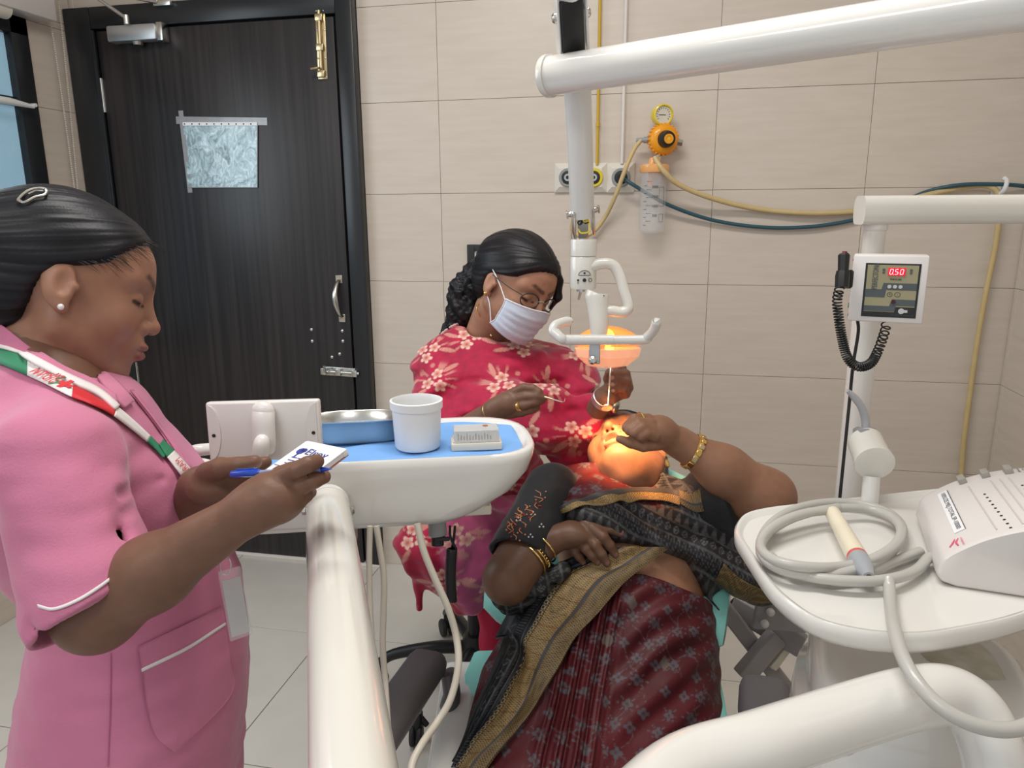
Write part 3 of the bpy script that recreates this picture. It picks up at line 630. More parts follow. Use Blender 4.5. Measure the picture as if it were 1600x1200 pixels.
part_h('air_hose', [wp(972, 278, .035), wp(985, 286, .06), wp(1040, 318, .04), wp(1110, 343, .02), wp(1190, 355, .015), wp(1270, 354, .015), wp(1345, 341, .012), wp(1400, 320, .012), wp(1450, 299, .012), wp(1500, 289, .035), wp(1560, 288, .035), wp(1600, 291, .02), wp(1640, 300, .02)], .0062, 'bluehose', 'dark teal air hose sagging along wall from right socket')
c = wp(1560, 290, .02)
t = thing('hose_clip', c, 'small white wall hook holding the two hoses at upper right', 'hook')
part('hook', tube([c + V(.002, .018, -.03), c + V(0, -.01, -.028), c + V(.004, -.036, -.012), c + V(.008, -.034, .012), c + V(.0, -.028, .022)], .0065, 8, 5), 'whiteplastic', t)
part('hook_plate', wbox(c + V(-.012, .012, -.045), c + V(.014, .02, .0), .002), 'whiteplastic', t)
# small framed print
a, b = wp(731, 382, .0), wp(800, 452, 0)
t = thing('wall_notice', (a + b) / 2, 'black framed white notice on wall behind the seated dentist', 'frame')
W_, H_ = b[0] - a[0], a[2] - b[2]; c = (a + b) / 2
part('frame', join(*[wbox(c + V(x0, -.014, z0), c + V(x1, 0, z1), .001) for x0, x1, z0, z1 in ((-W_ / 2 + .026, W_ / 2 - .026, H_ / 2 - .022, H_ / 2), (-W_ / 2 + .026, W_ / 2 - .026, -H_ / 2, -H_ / 2 + .022), (-W_ / 2, -W_ / 2 + .026, -H_ / 2, H_ / 2), (W_ / 2 - .026, W_ / 2, -H_ / 2, H_ / 2), (0.0, .005, -H_ / 2 + .022, H_ / 2 - .022))]), 'print', t)
part('sheet', wbox(c + V(-W_ / 2 + .02, -.006, -H_ / 2 + .02), c + V(W_ / 2 - .02, -.002, H_ / 2 - .02)), 'paper', t)
# ------------------------------------------------------------------ dental unit: arms, lamp, trays
# long horizontal lamp arm
t = thing('lamp_support_arm', P(1040, 90, 1.10), 'long thick white horizontal tube crossing top right above the lamp', 'support arm')
A, B = P(858, 119, 1.20), P(1390, 38, .93); C2 = B + (B - A) * 1.3
part('tube', cyl(A, C2, .0302, 40), 'enamel', t)
part('end_cap', lathe([(.030, -.004), (.0335, -.004), (.0335, .004), (.031, .008), (.015, .010)], A, A - B, 40), 'enamel2', t)
part('swivel_collar', cyl(A + nrm(B - A) * .033 + V(0, .015, .0), A + nrm(B - A) * .033 + V(0, .05, 0.0), .022), 'enamel', t)
# spring arm of the lamp
L0, L1 = P(897, 55, 1.16), P(911, 352, 1.46); du = nrm(L1 - L0); sx = nrm(np.cross(du, FW)) * -1
if sx @ RT < 0: sx = -sx
fr = nrm(np.cross(sx, du)); fr = fr if fr @ FW < 0 else -fr
t = thing('lamp_spring_arm', L1, 'white spring arm hanging down behind the tube and carrying the lamp', 'lamp arm')
part('tube', tube([P(901, 110, 1.225), P(906, 220, 1.30), P(910, 336, 1.385)], [.0238, .0232, .0222], 32), 'enamel', t)
for sg in (-1, 1):
    part('side_plate', xf(rbox(.005, .115, .034, .002, 1), P(892.5, 30, 1.15) + sx * sg * .022, sx, du, fr), 'enamel', t)
    part('bolt', lathe([(.008, 0), (.008, .003), (.005, .006)], P(892.5, 24, 1.145) + sx * sg * .0245, sx * sg, 12), 'steel', t)
part('dark_cover', xf(rbox(.036, .085, .03, .004, 2), P(893, 38, 1.15), sx, du, fr), 'black', t)
part('upper_tube', join(tube([P(885, -120, 1.08), P(889, -40, 1.10), P(891, -6, 1.13)], .026, 28, 4), ball(P(891, -4, 1.132), .026, 20, 12)), 'enamel', t)
c = P(911, 345, 1.392)
for sg in (-1, 1):
    part('fork_plate', xf(rbox(.004, .06, .026, .001, 1), c + sx * sg * .0185, sx, du, fr), 'steel', t)
    part('wing_bolt', join(lathe([(.006, 0), (.006, .004), (.003, .01)], P(911, 331, 1.38) + sx * sg * .021, sx * sg, 10), xf(rbox(.003, .016, .008, .001, 1), P(911, 331, 1.38) + sx * sg * .03, sx, du, fr)), 'steel', t)
part('inner_bar', xf(rbox(.018, .06, .010, .001, 1), P(911, 355, 1.40), sx, du, fr), 'alu', t)
rw = random.Random(3)
for k, (m, n) in enumerate([('print', 7), ('yellow', 5), ('print', 6), ('yellow', 4)]):
    pts = [P(903 + rw.random() * 18, 325 + rw.random() * 26, 1.378 - .01 * rw.random()) for _ in range(n)]
    part('wire', tube(pts, .0013, 6, 6), m, t)
part('wire', tube([P(912, 342, 1.372), P(920, 350, 1.37), P(920, 362, 1.37), P(908, 364, 1.375), P(904, 358, 1.38)], .0014, 6, 6), 'yellow', t)
# the lamp
LD = 1.39
t = thing('dental_lamp', P(945, 530, LD), 'white dental operating lamp with curved handle and glowing orange reflector', 'lamp')
hd = V(0, 0, -1)
c0 = P(912, 374, LD); 
part('hub_cap', lathe([(.010, -.002), (.0245, 0), (.0255, .003), (.0255, .030)], c0, hd, 32), 'enamel2', t)
hub = part('hub', lathe([(.0240, .031), (.0255, .034), (.0255, .088), (.0245, .092), (.01, .0925)], c0, hd, 32), 'enamel2', t)
tf = nrm(-FW + V(0, 0, -.2)); tr = nrm(np.cross(V(0, 0, 1), -tf)) * -1
if tr @ RT < 0: tr = -tr
sp = c0 + hd * .072 + tf * .0257
arc = [(cos(a) * .011, sin(a) * .009 + .006) for a in np.linspace(0, pi, 12)]
part('symbol', join(tube([sp + tr * x + V(0, 0, z) for x, z in arc], .0006, 5), tube([sp + tr * x + V(0, 0, .006) for x in (-.011, .011)], .0006, 5), *[cyl(sp + tr * x + V(0, 0, z), sp + tr * x + V(0, 0, z) + tf * .001, r, 14) for x, z, r in ((0, -.003, .0036), (0, .010, .002), (-.012, -.003, .002))], tube([sp + tr * (.011 + .003 * cos(a)) + V(0, 0, -.003 + .0035 * sin(a)) for a in np.linspace(0, 2 * pi, 14)], .0006, 5), text_mesh('0', .006, sp + tr * -.012 + V(0, 0, -.008), tr, V(0, 0, 1))), 'print', hub, kind='stuff')
q = c0 + hd * .092 + tr * -.004
part('toggle', join(cyl(q, q + hd * .006, .008, 14), tube([q + hd * .005, q + hd * .022 - tr * .004], [.0028, .002], 8), cyl(q + hd * .004 + tf * .009, q + hd * .004 - tf * .005, .003, 10)), 'steel', t)
def lp(u, v, o=0.0): return P(u, v, LD + o)
part('crook', tube([lp(922, 417), lp(940, 412), lp(957, 414), lp(967, 428), lp(975, 455), lp(981, 474), lp(980, 484), lp(971, 488), lp(955, 486), lp(945, 487)], [.0105] * 10, 20, 6), 'enamel2', t)
nk = part('neck', tube([lp(932.5, 461), lp(932.5, 463), lp(934, 480), lp(936, 510), lp(935, 530), lp(934, 545)], [.0215, .0228, .0205, .0175, .015, .013], 28, 3), 'enamel2', t)
part('screw', join(*[ball(lp(932.5 + dx, 463 + dy, -.0 - .01 * k), .0013, 8, 5) for k, (dx, dy) in enumerate([(-10, -1), (0, 0), (11, -1)])]), 'print', nk, kind='stuff')
ball_c = lp(949, 537, .03)
# reflector: a shallow shell, open below
ax = nrm(V(.02, -.10, -1)); e1 = nrm(np.cross(ax, FW)); e2 = np.cross(ax, e1)
if e1 @ RT < 0: e1 = -e1
vs, fs = [], []; NA, NR = 40, 12
for side in (0, 1):
    for j in range(NR + 1):
        a = j / NR * radians(80); rr = sin(a) - side * .03 * sin(a); hh = cos(a) - side * .05
        for k in range(NA):
            b = 2 * pi * k / NA; vs.append(ball_c + e1 * cos(b) * rr * .067 + e2 * sin(b) * rr * .052 - ax * hh * .042 + ax * .008)
n1 = (NR + 1) * NA
for side in (0, 1):
    for j in range(NR):
        for k in range(NA):
            q = (side * n1 + j * NA + k, side * n1 + j * NA + (k + 1) % NA, side * n1 + (j + 1) * NA + (k + 1) % NA, side * n1 + (j + 1) * NA + k)
            fs.append(q if side == 0 else q[::-1])
fs += [(NR * NA + k, NR * NA + (k + 1) % NA, n1 + NR * NA + (k + 1) % NA, n1 + NR * NA + k) for k in range(NA)]
refl = mat('amber_reflector', (.98, .42, .10), .35, alpha=.62, coat=.4, emit=((1, .30, .03), .42)); 
part('reflector', (vs, fs), refl, t)
shield = mat('lamp_shield', (1, .74, .58), .10, alpha=.55, coat=.5, emit=((1, .50, .28), .20))
sh = [(.045, .0), (.066, .004), (.062, .020), (.040, .038), (.020, .042), (.0195, .040), (.038, .036), (.060, .018), (.063, .006)]
v_, f_ = lathe(sh, (0, 0, 0), (0, 0, 1), 10)
part('front_shield', (np.array([ball_c + e1 * q[0] + e2 * q[1] * .8 + ax * (q[2] + .004) for q in v_]), f_), shield, t, angle=20)
part('bulb', join(ball(ball_c + ax * -.012 - tf * -.005, .013, 14, 10, (1, 1, 1.3))), mat('lamp_bulb', (1, .8, .2), .3, emit=((1, .62, .06), 14)), t)
hb = part('handle', tube([lp(868, 519, -.05), lp(878, 529, -.055), lp(893, 531, -.05), lp(1000, 531, -.05), lp(1012, 526, -.055), lp(1022, 515, -.075), lp(1026, 503, -.09), lp(1026.2, 501.5, -.0915)], [.0088] * 7 + [.005], 18, 6), 'enamel', t)
part('handle', tube([lp(889.6, 501.8, -.020), lp(889, 502, -.02), lp(880, 503, -.03), lp(868, 508, -.042), lp(864, 516, -.048), lp(868, 521, -.051), lp(878, 529, -.055)], [.005, .0088, .0088, .0088, .0088, .0088, .0088], 18, 6), 'enamel', t)
part('handle_sleeve', cyl(lp(885, 531, -.05), lp(958, 531, -.05), .0096, 20), 'enamel', t)
part('drop_bracket', xf(rbox(.020, .050, .008, .002, 1), lp(929, 548, -.04), e1, -ax, np.cross(e1, -ax)), 'alu', t)
part('bracket_knob', lathe([(.008, 0), (.008, .008), (.004, .012)], lp(926, 562, -.044), tf, 14), 'steel', t)
sl_ = bpy.data.lights.new('operating_lamp_beam', 'SPOT'); sl_.energy = 30; sl_.color = (1, .45, .16); sl_.spot_size = radians(48); sl_.spot_blend = .5; sl_.shadow_soft_size = .06
so = bpy.data.objects.new('operating_lamp_beam', sl_); COL.objects.link(so); so.location = tuple(ball_c + ax * .052 - FW * .035)
so.rotation_euler = (Vector(P(975, 712, 1.49)) - Vector(so.location)).to_track_quat('-Z', 'Y').to_euler()

# right hand post, arm and control box
PD = 1.30
pt = P(1368, 350, PD)
t = thing('unit_post', V(pt[0], pt[1], 0), 'white vertical pole with horizontal side arm at right', 'post')
part('upper_tube', cyl(V(pt[0], pt[1], P(0 + 1355, 520, PD)[2]), pt + V(0, 0, .008), .0185, 28), 'enamel2', t)
part('collar', lathe([(.0185, 0), (.021, .003), (.021, .012), (.018, .014)], pt - V(0, 0, .012), (0, 0, 1), 28), 'enamel', t)
part('lower_tube', cyl(V(pt[0], pt[1], 0), V(pt[0], pt[1], P(1350, 425, PD)[2]), .0235, 32), 'enamel', t)
a0, a1 = P(1343, 328, PD - .01), P(1600, 335, PD - .02); ex = nrm((a1 - a0) * V(1, 1, 0)); ey = np.cross(V(0, 0, 1), ex)
Lh = np.linalg.norm(a1 - a0) + .35
hexp = rounded([(-.025, -.012), (-.020, -.024), (.020, -.024), (.025, -.012), (.025, .012), (.018, .025), (-.018, .025), (-.025, .012)], .006, 3)
v_, f_ = prism(hexp, 0, Lh)
part('side_arm', (np.array([a0 + V(0, 0, -.001) + ey * q[0] + V(0, 0, 1) * q[1] + ex * q[2] for q in v_]), f_), 'enamel2', t, angle=50)
part('foot', cyl(V(pt[0], pt[1], 0), V(pt[0], pt[1], .03), .09, 32, .004), 'enamel', t)
part('black_cable', tube([P(1340, 500, 1.27), P(1341, 520, 1.275), P(1333, 570, 1.28), P(1328, 620, 1.29), P(1320, 700, 1.29), P(1312, 780, 1.29), P(1300, 900, 1.29)], .0028, 8, 5), 'black', t)

# control box
o_ = P(1387, 452, 1.21); bx = nrm(V(cos(radians(-14)), sin(radians(-14)), 0)); by = V(0, 0, 1); bz = np.cross(bx, by)  # bz faces the viewer
t = thing('control_box', o_, 'white wall-type control box with red digital display fixed on the pole', 'control box')
Wb, Hb, Db = .111, .110, .055
def cb(x, y, z=0): return o_ + bx * x + by * y + bz * z
part('case', xf(rbox(Wb, Hb, Db, .003, 2, (0, 0, -Db / 2)), o_, bx, by, bz), 'plastic', t)
def plate(poly, z, th, m, nm, par, r=.0006):
    v_, f_ = prism(poly, z, z + th); return part(nm, (np.array([cb(*q) for q in v_]), f_), m, par, smooth=False)
x0, x1, y0, y1 = -.036, .045, -.046, .042
pan = plate([(x0, y0), (x1, y0), (x1, y1), (x0, y1)], .0002, .0006, 'print', 'panel_sticker', t)
kh = mat('khaki_print', (.34, .31, .19), .5); sg = mat('slate_print', (.085, .10, .105), .5); lg = mat('light_print', (.55, .56, .55), .5)
w_, h_ = x1 - x0, y1 - y0
def pz(pts): return [(x0 + w_ * a, y0 + h_ * b) for a, b in pts]
plate(pz([(.04, .03), (.96, .03), (.96, .97), (.04, .97)]), .0008, .0002, kh, 'khaki_field', pan)
plate(pz([(.04, .52), (.33, .52), (.36, .64), (.96, .64), (.96, .51), (.42, .51), (.40, .37), (.04, .37)]), .0010, .0002, sg, 'slate_band', pan)
plate(pz([(.04, .03), (.96, .03), (.96, .20), (.62, .20), (.60, .10), (.04, .10)]), .0010, .0002, 'print', 'dark_band', pan)
plate(pz([(.04, .21), (.50, .21), (.54, .34), (.96, .34), (.96, .22), (.62, .22), (.60, .11), (.04, .11)]), .0011, .0002, sg, 'slate_band', pan)
dsp = plate(pz([(.42, .78), (.73, .78), (.73, .92), (.42, .92)]), .0010, .0012, mat('display_red', (.45, .0, .01), .3, emit=((.9, .0, .02), .7)), 'display', t)
seg = mat('led_segment', (1, .4, .4), .4, emit=((1, .45, .5), 2.2))
SEG = {'0': 'abcdef', '5': 'acdfg', '8': 'abcdefg'}
sw = .0048; pos = dict(a=(0, 1, 0), g=(0, 0, 0), d=(0, -1, 0), f=(-1, .5, 1), b=(1, .5, 1), e=(-1, -.5, 1), c=(1, -.5, 1)); ms = []
for i, ch in enumerate('050'):
    cx, cy = x0 + w_ * (.48 + i * .093), y0 + h_ * .85
    for s_ in SEG[ch]:
        px, py, vert = pos[s_]; ms.append(xf(rbox(.0008 if vert else .0034, .0036 if vert else .0008, .0004, 0), cb(cx + px * .0021 + py * .0006, cy + py * .0040, .0024), bx, by, bz))
ms.append(xf(rbox(.0009, .0009, .0004, 0), cb(x0 + w_ * .525, y0 + h_ * .80, .0024), bx, by, bz))
part('digits', join(*ms), seg, dsp, kind='stuff')
def btxt(s, sz, fx_, fy, m, par, rot=0, nm='lettering', sx_=1.0):
    a = bx if not rot else by; b = by if not rot else -bx
    return part(nm, text_mesh(s, sz, cb(x0 + w_ * fx_, y0 + h_ * fy, .0013), a, b, sx=sx_), m, par, smooth=False)
btxt('PERFECTONA', .0115, .20, .76, sg, pan, 1, sx_=.60)
btxt('TIME IN SEC', .0032, .57, .71, 'print', pan)
for k, fx_ in enumerate((.47, .57, .67)):
    part('key_mark', xf(cyl((0, 0, 0), (0, 0, .0006), .0030, 16), cb(x0 + w_ * fx_, y0 + h_ * .575, .0012), bx, by, bz), lg, pan); btxt('1', .004, fx_, .575, sg, pan) if 0 else None
def ring(fx_, fy, r, m, ell=1.0): return part('key_ring', tube([cb(x0 + w_ * fx_ + r * ell * cos(a), y0 + h_ * fy + r * sin(a), .0012) for a in np.linspace(0, 2 * pi, 24)], .00035, 5), m, pan)
ring(.49, .43, .0036, 'print'); ring(.63, .43, .0036, 'print', 1.2); btxt('+', .005, .49, .43, 'print', pan); btxt('-', .005, .63, .43, 'print', pan)
part('indicator_lamp', xf(cyl((0, 0, 0), (0, 0, .0014), .0034, 18), cb(x0 + w_ * .57, y0 + h_ * .295, .0011), bx, by, bz), mat('dark_red_lens', (.06, .01, .015), .2), pan)
part('bulb_symbol', join(xf(cyl((0, 0, 0), (0, 0, .0005), .0046, 18), cb(x0 + w_ * .73, y0 + h_ * .125, .0012), bx, by, bz), xf(rbox(.005, .004, .0005, 0), cb(x0 + w_ * .81, y0 + h_ * .125, .0014), bx, by, bz)), lg, pan, kind='stuff')
for fx_ in (.34, .83):
    part('warning_mark', join(xf(cyl((0, 0, 0), (0, 0, .0004), .0022, 12), cb(x0 + w_ * fx_, y0 + h_ * .88, .0012), bx, by, bz), xf(rbox(.0036, .003, .0004, 0), cb(x0 + w_ * fx_, y0 + h_ * .83, .0013), bx, by, bz)), sg, pan, kind='stuff')
btxt('FOR DENTAL X-RAY USE', .0030, .75, .05, sg, pan)
part('side_screw', join(*[cyl(cb(-Wb / 2, y, -.01), cb(-Wb / 2 - .001, y, -.01), .002, 10) for y in (.046, -.046)]), 'print', t, kind='stuff')
part('green_socket', tube([cb(-Wb / 2 - .001, -.030 + .004 * sin(a), -.012 + .004 * cos(a)) for a in np.linspace(0, 2 * pi, 16)], .0008, 5), 'greenprint', t)
# handset and coiled cord
t = thing('exposure_handset', P(1318, 425, 1.21), 'black push button handset clipped to left side of control box', 'handset')
hu = nrm(V(-.02, -.0, 1))
def hs(u, v): return P(u, v, 1.20)
part('grip', join(tube([hs(1319, 396), hs(1319, 399), hs(1317.5, 426)], [.007, .0095, .0085], 8, 0), tube([hs(1317.5, 424), hs(1316.5, 432), hs(1315.5, 449)], [.0105, .0115, .011], 8, 0)), 'black', t, angle=30)
part('button', cyl(hs(1320, 393), hs(1319, 399), .004, 14), mat('dark_red_button', (.20, .02, .03), .3), t)
part('holder', xf(rbox(.014, .03, .018, .003, 1), P(1326, 436, 1.215), bx, by, bz), 'black', t)
path = spline([P(1312, 450, 1.20), P(1308, 470, 1.195), P(1311, 500, 1.195), P(1316, 530, 1.195), P(1323, 556, 1.195), P(1334, 570, 1.195), P(1348, 573, 1.195), P(1362, 566, 1.20), P(1371, 550, 1.205), P(1378, 532, 1.21), P(1384, 512, 1.225), P(1384, 500, 1.23)], 40)
s_ = np.concatenate([[0], np.cumsum(np.linalg.norm(np.diff(path, axis=0), axis=1))]); Lc = s_[-1]
ph = []; acc = 0; cs = []
NN = 1100
for i in range(NN):
    s = Lc * i / (NN - 1); q = np.array([np.interp(s, s_, path[:, k]) for k in range(3)]); q2 = np.array([np.interp(min(s + .001, Lc), s_, path[:, k]) for k in range(3)]); q1 = np.array([np.interp(max(s - .001, 0), s_, path[:, k]) for k in range(3)])
    T = nrm(q2 - q1); n1_ = nrm(np.cross(T, V(0, 1, 0))); n2_ = np.cross(T, n1_)
    fr_ = s / Lc; pitch = np.interp(fr_, [0, .15, .35, .5, .7, .8, 1], [.0075, .0048, .0036, .0034, .0036, .008, .014])
    acc += 2 * pi * (Lc / (NN - 1)) / pitch; cs.append(q + (n1_ * cos(acc) + n2_ * sin(acc)) * .0068)
part('coiled_cord', tube(cs, .0014, 5), 'black', t)

# cuspidor water drum
c = P(1366, 722, 1.12); fz = nrm(CAM - c + V(0, 0, -.1)); bk = P(1352, 690, 1.17)
t = thing('cuspidor_motor', V(c[0], c[1], c[2] - .1), 'white drum-shaped spittoon fitting with grey bracket below the pole', 'spittoon fitting')
dz = nrm(c - bk)
part('drum', lathe([(.022, -.060), (.0265, -.056), (.0275, -.004), (.0285, -.003), (.0285, .004), (.027, .0045), (.010, .0048)], c, dz, 40), 'enamel2', t)
part('bracket', join(xf(rbox(.016, .034, .03, .003, 2), P(1346, 686, 1.165), nrm(RT), nrm(UP), -FW), xf(rbox(.026, .010, .02, .003, 2), P(1352, 672, 1.17), nrm(RT), nrm(UP), -FW)), 'greyplastic', t)
part('spout', tube([P(1353, 675, 1.17), P(1352, 655, 1.17), P(1346, 636, 1.165), P(1334, 620, 1.16), P(1324, 610, 1.155)], [.006, .0065, .006, .0055, .003], 12, 5), mat('light_grey_plastic', (.42, .43, .45), .4), t)
part('stem', cyl(P(1362, 744, 1.13), P(1355, 830, 1.13), .0125, 20), 'enamel', t)

# right instrument tray
ZT = .945
rim = [(1143, 826), (1160, 800), (1200, 791), (1300, 780), (1445, 764), (1625, 748), (1730, 900), (1600, 966), (1450, 993), (1370, 991), (1275, 972), (1206, 922)]
pl_ = [PL(u, v, 2, ZT)[:2] for u, v in rim]
rr = [.035, .035, .03, .05, .08, .05, .06, .1, .08, .06, .05, .05]
out = np.array(rounded(pl_, rr, 6)); cen = out.mean(0)
t = thing('instrument_tray', V(cen[0], cen[1], ZT - .03), 'glossy white moulded tray at right with scaler and coiled cable on it', 'tray')
def ringz(k, z, off): 
    # inward offset along the polygon normal
    d1 = np.roll(out, -1, 0) - np.roll(out, 1, 0); nn = np.stack([-d1[:, 1], d1[:, 0]], 1); nn /= np.linalg.norm(nn, axis=1)[:, None]
    s = np.sign(((cen - out) * nn).sum(1).mean()); return np.hstack([out + nn * s * off, np.full((len(out), 1), z)])
rings = [ringz(0, z, o) for z, o in ((ZT - .026, .012), (ZT - .024, .004), (ZT - .018, .0), (ZT - .004, .0), (ZT, .003), (ZT - .001, .008), (ZT - .008, .0115), (ZT - .0081, .0125))]
n = len(out); vv = np.vstack(rings); ff = [(j * n + k, j * n + (k + 1) % n, (j + 1) * n + (k + 1) % n, (j + 1) * n + k) for j in range(len(rings) - 1) for k in range(n)] + [tuple(range(n))[::-1], tuple(range(7 * n, 8 * n))]
part('tray_top', (vv, ff), 'enamel', t, angle=60)
part('tray_arm', join(cyl(V(cen[0] + .12, cen[1] + .02, ZT - .06), V(cen[0] + .12, cen[1] + .02, ZT - .02), .03), tube([V(cen[0] + .12, cen[1] + .02, ZT - .06), V(cen[0] + .12, cen[1] + .12, ZT - .07), V(pt[0] + .25, pt[1] - .02, ZT - .06)], .018, 16, 5)), 'enamel2', t)
ZS = ZT - .008

# scaler unit
n0, f0 = PL(1462, 914, 2, ZS), PL(1428, 812, 2, ZS)
ew = nrm(f0 - n0); Wd = np.linalg.norm(f0 - n0); es = nrm(PL(1660, 925, 2, ZS) - n0); es = nrm(es - ew * (es @ ew)); ez_ = V(0, 0, 1)
t = thing('ultrasonic_scaler', n0 + es * .08 + ew * Wd / 2, 'white ultrasonic scaler console with grey buttons and red logo on right tray', 'scaler')
prof = np.array([(0.000, .012), (.003, .030), (.012, .042), (.04, .064), (.07, .080), (.10, .091), (.13, .098), (.16, .100), (.19, .094), (.21, .075), (.215, .02)])
pc = spline(np.hstack([prof, np.zeros((len(prof), 1))]), 5)[:, :2]
def sc_pt(s, w, up=0.0):
    h = np.interp(s, pc[:, 0], pc[:, 1]); dh = (np.interp(s + .004, pc[:, 0], pc[:, 1]) - np.interp(s - .004, pc[:, 0], pc[:, 1])) / .008
    nn = nrm(-es * dh + ez_); tt = nrm(es + ez_ * dh); return n0 + es * s + ez_ * h + ew * w + nn * up, tt, nn
bot = [(.215, .006), (.19, 0), (.02, 0), (.006, .004)]
poly = [tuple(q) for q in pc] + bot
rs = []; er = .008
for w0, ins in ((0, er), (er * .3, er * .3), (er, 0), (Wd - er, 0), (Wd - er * .3, er * .3), (Wd, er)):
    pp = np.array(poly); cc = pp.mean(0); rs.append(np.array([n0 + es * (q[0] + (cc[0] - q[0]) * ins * 9 * .6) + ez_ * (q[1] + (cc[1] - q[1]) * ins * 9) + ew * w0 for q in pp]))
n = len(poly); vv = np.vstack(rs); ff = [(j * n + k, (j + 1) * n + k, (j + 1) * n + (k + 1) % n, j * n + (k + 1) % n) for j in range(5) for k in range(n)] + [tuple(range(n)), tuple(range(5 * n, 6 * n))[::-1]]
sc_body = part('case', (vv, ff), mat('warm_white_plastic', (.74, .70, .675), .3, coat=.2), t, angle=50)
for k, s in enumerate((.052, .078, .104)):
    p_, tt, nn = sc_pt(s, Wd - .014, .003); part('button', xf(rbox(.010, .020, .010, .002, 2), p_, tt, ew, nn), mat('button_grey', (.36, .34, .30), .45), t)
for k in range(10):
    p_, tt, nn = sc_pt(.066 + .0005 * k, Wd * .62 - k * Wd * .062, 0); part('level_light', cyl(p_ - nn * .001, p_ + nn * .0006, .0017, 8), 'print', t)
for k in range(3):
    p_, tt, nn = sc_pt(.108, Wd * .66 - k * Wd * .07, 0); part('mode_light', cyl(p_ - nn * .001, p_ + nn * .0006, .0016, 8), 'print', t)
for k, s in enumerate((.055, .080, .090, .100)):
    a_, tt, nn = sc_pt(s, Wd - .038, .0004); b_, _, _ = sc_pt(s + .003, .016, .0004); part('groove', tube([a_, b_], .0010, 8), mat('groove_shade', (.62, .58, .55), .4), t)  # grooves are thin strips, their shade put into the darker colour
p_, tt, nn = sc_pt(.027, Wd * .55, .0008); stk = part('label_sticker', xf(rbox(.013, Wd * .66, .0008, 0), p_, tt, ew, nn), 'paper', t)
part('lettering', text_fit('100%/ZE.MEJ.TOTAL.SP-10000', Wd * .60, .0075, p_ + nn * .0008, -ew, tt), 'print', stk, smooth=False)
part('edge_line', tube([p_ + tt * .0075 - ew * Wd * .33, p_ + tt * .0075 + ew * Wd * .33], .0004, 5), 'print', stk)
p_, tt, nn = sc_pt(.020, .020, .0008)
part('red_logo', join(tube([p_ + ew * .012, p_ + ew * .004 - tt * .004, p_ - ew * .002 - tt * .009], [.0004, .0011, .0006], 6, 4), tube([p_ + ew * .010 + tt * .004, p_ + ew * .002, p_ - ew * .008 + tt * .001], [.0004, .0013, .0008], 6, 4), text_fit('woodpecker', .022, .0045, p_ - ew * .002 + tt * .007, -ew, tt)), mat('pink_print', (.75, .12, .20), .5), t, kind='stuff')
p_, tt, nn = sc_pt(.128, Wd - .016, .0006); part('lettering', text_mesh('UDS-P', .010, p_ + tt * .004, tt * .9 - ew * .45, ew * .9 + tt * .45), 'metalgrey', t, smooth=False)
p_, tt, nn = sc_pt(.116, Wd - .014, .0006); part('lettering', text_mesh('P\nE\nG', .005, p_, tt, ew), 'metalgrey', t, smooth=False)
p_, tt, nn = sc_pt(.135, Wd - .030, .0006); part('badge', xf(rbox(.008, .006, .0008, 0), p_, tt, ew, nn), 'metalgrey', t)
p_, tt, nn = sc_pt(.138, Wd * .50, .0008); part('lettering', text_fit('91-HR004507', .038, .0075, p_, -ew, tt), mat('violet_print', (.30, .25, .42), .5), t, smooth=False)
for dd in (-.008, .008): part('rule_line', tube([p_ + tt * dd - ew * .022, p_ + tt * dd + ew * .022], .0005, 5), mat('violet_print2', (.34, .30, .45), .5), t)
part('side_recess', xf(cyl((0, 0, 0), (0, 0, .004), .018, 24), n0 + es * .152 + ez_ * .035 - ew * .002, es, ez_, np.cross(es, ez_)), 'metalgrey', t)
part('foot', join(*[cyl(n0 + es * s + ew * w_2 + V(0, 0, -.0), n0 + es * s + ew * w_2 + V(0, 0, .004), .006, 12) for s in (.04, .18) for w_2 in (.015, Wd - .015)]), 'black', t, kind='stuff')
part('side_lead', tube([n0 + es * .152 + ez_ * .035 - ew * .0, n0 + es * .157 + ez_ * .035 - ew * .03, n0 + es * .19 + ez_ * .03 - ew * .06], .007, 12, 5), 'greyhose', t)
# handpiece cable
zt = lambda u, v, k=0: PL(u, v, 2, ZS + .0065 + k)
loop = []
for i in range(64):
    a = .35 + i / 63 * 2 * pi * 2.70; k = i / 63
    rx, ry = 122 - 24 * k + 7 * sin(5 * k * 6), 58 - 12 * k + 4 * cos(9 * k * 3)
    loop.append(zt(1302 - 6 * k + rx * cos(a) + (-8 * sin(a) * 2), 843 + ry * sin(a), .004 + .012 * abs(sin(3.1 * a / 2 + k)) * k + .004 * (i // 21)))
loop[0] = zt(1438, 862, .002); loop = loop[:-1] + [zt(1309, 793, .016), zt(1301, 797, .018)]
cabl = [sc_pt(0.0, .03)[0] * 0 + zt(1460, 890, .004), zt(1430, 905, .004), zt(1390, 912, .006), zt(1330, 912, .004), zt(1260, 898, .004)] + []
t = thing('scaler_cable', zt(1300, 850), 'pale grey scaler cable coiled in loops on right tray and hanging over its edge', 'cable')
part('coil', tube(loop, .0066, 12, 3), 'greyhose', t)
part('coil_end', tube([zt(1452, 870, .006), zt(1430, 892, .006), zt(1390, 905, .010), zt(1330, 908, .01), zt(1260, 900, .008), zt(1222, 884, .004), zt(1203, 868, -.001)], .0066, 12, 6), 'greyhose', t)
part('hanging_run', tube([zt(1388, 905, .012), zt(1390, 925, .004), zt(1392, 950, .004), P(1398, 985, .76), P(1412, 1030, .72), P(1440, 1075, .69), P(1480, 1112, .67), P(1530, 1135, .66), P(1580, 1140, .66), P(1620, 1125, .67), P(1660, 1080, .70)], .0070, 14, 6), 'greyhose', t)
a, b = zt(1300, 800, .018), zt(1356, 900, .014); dd = nrm(b - a); Lp = np.linalg.norm(b - a)
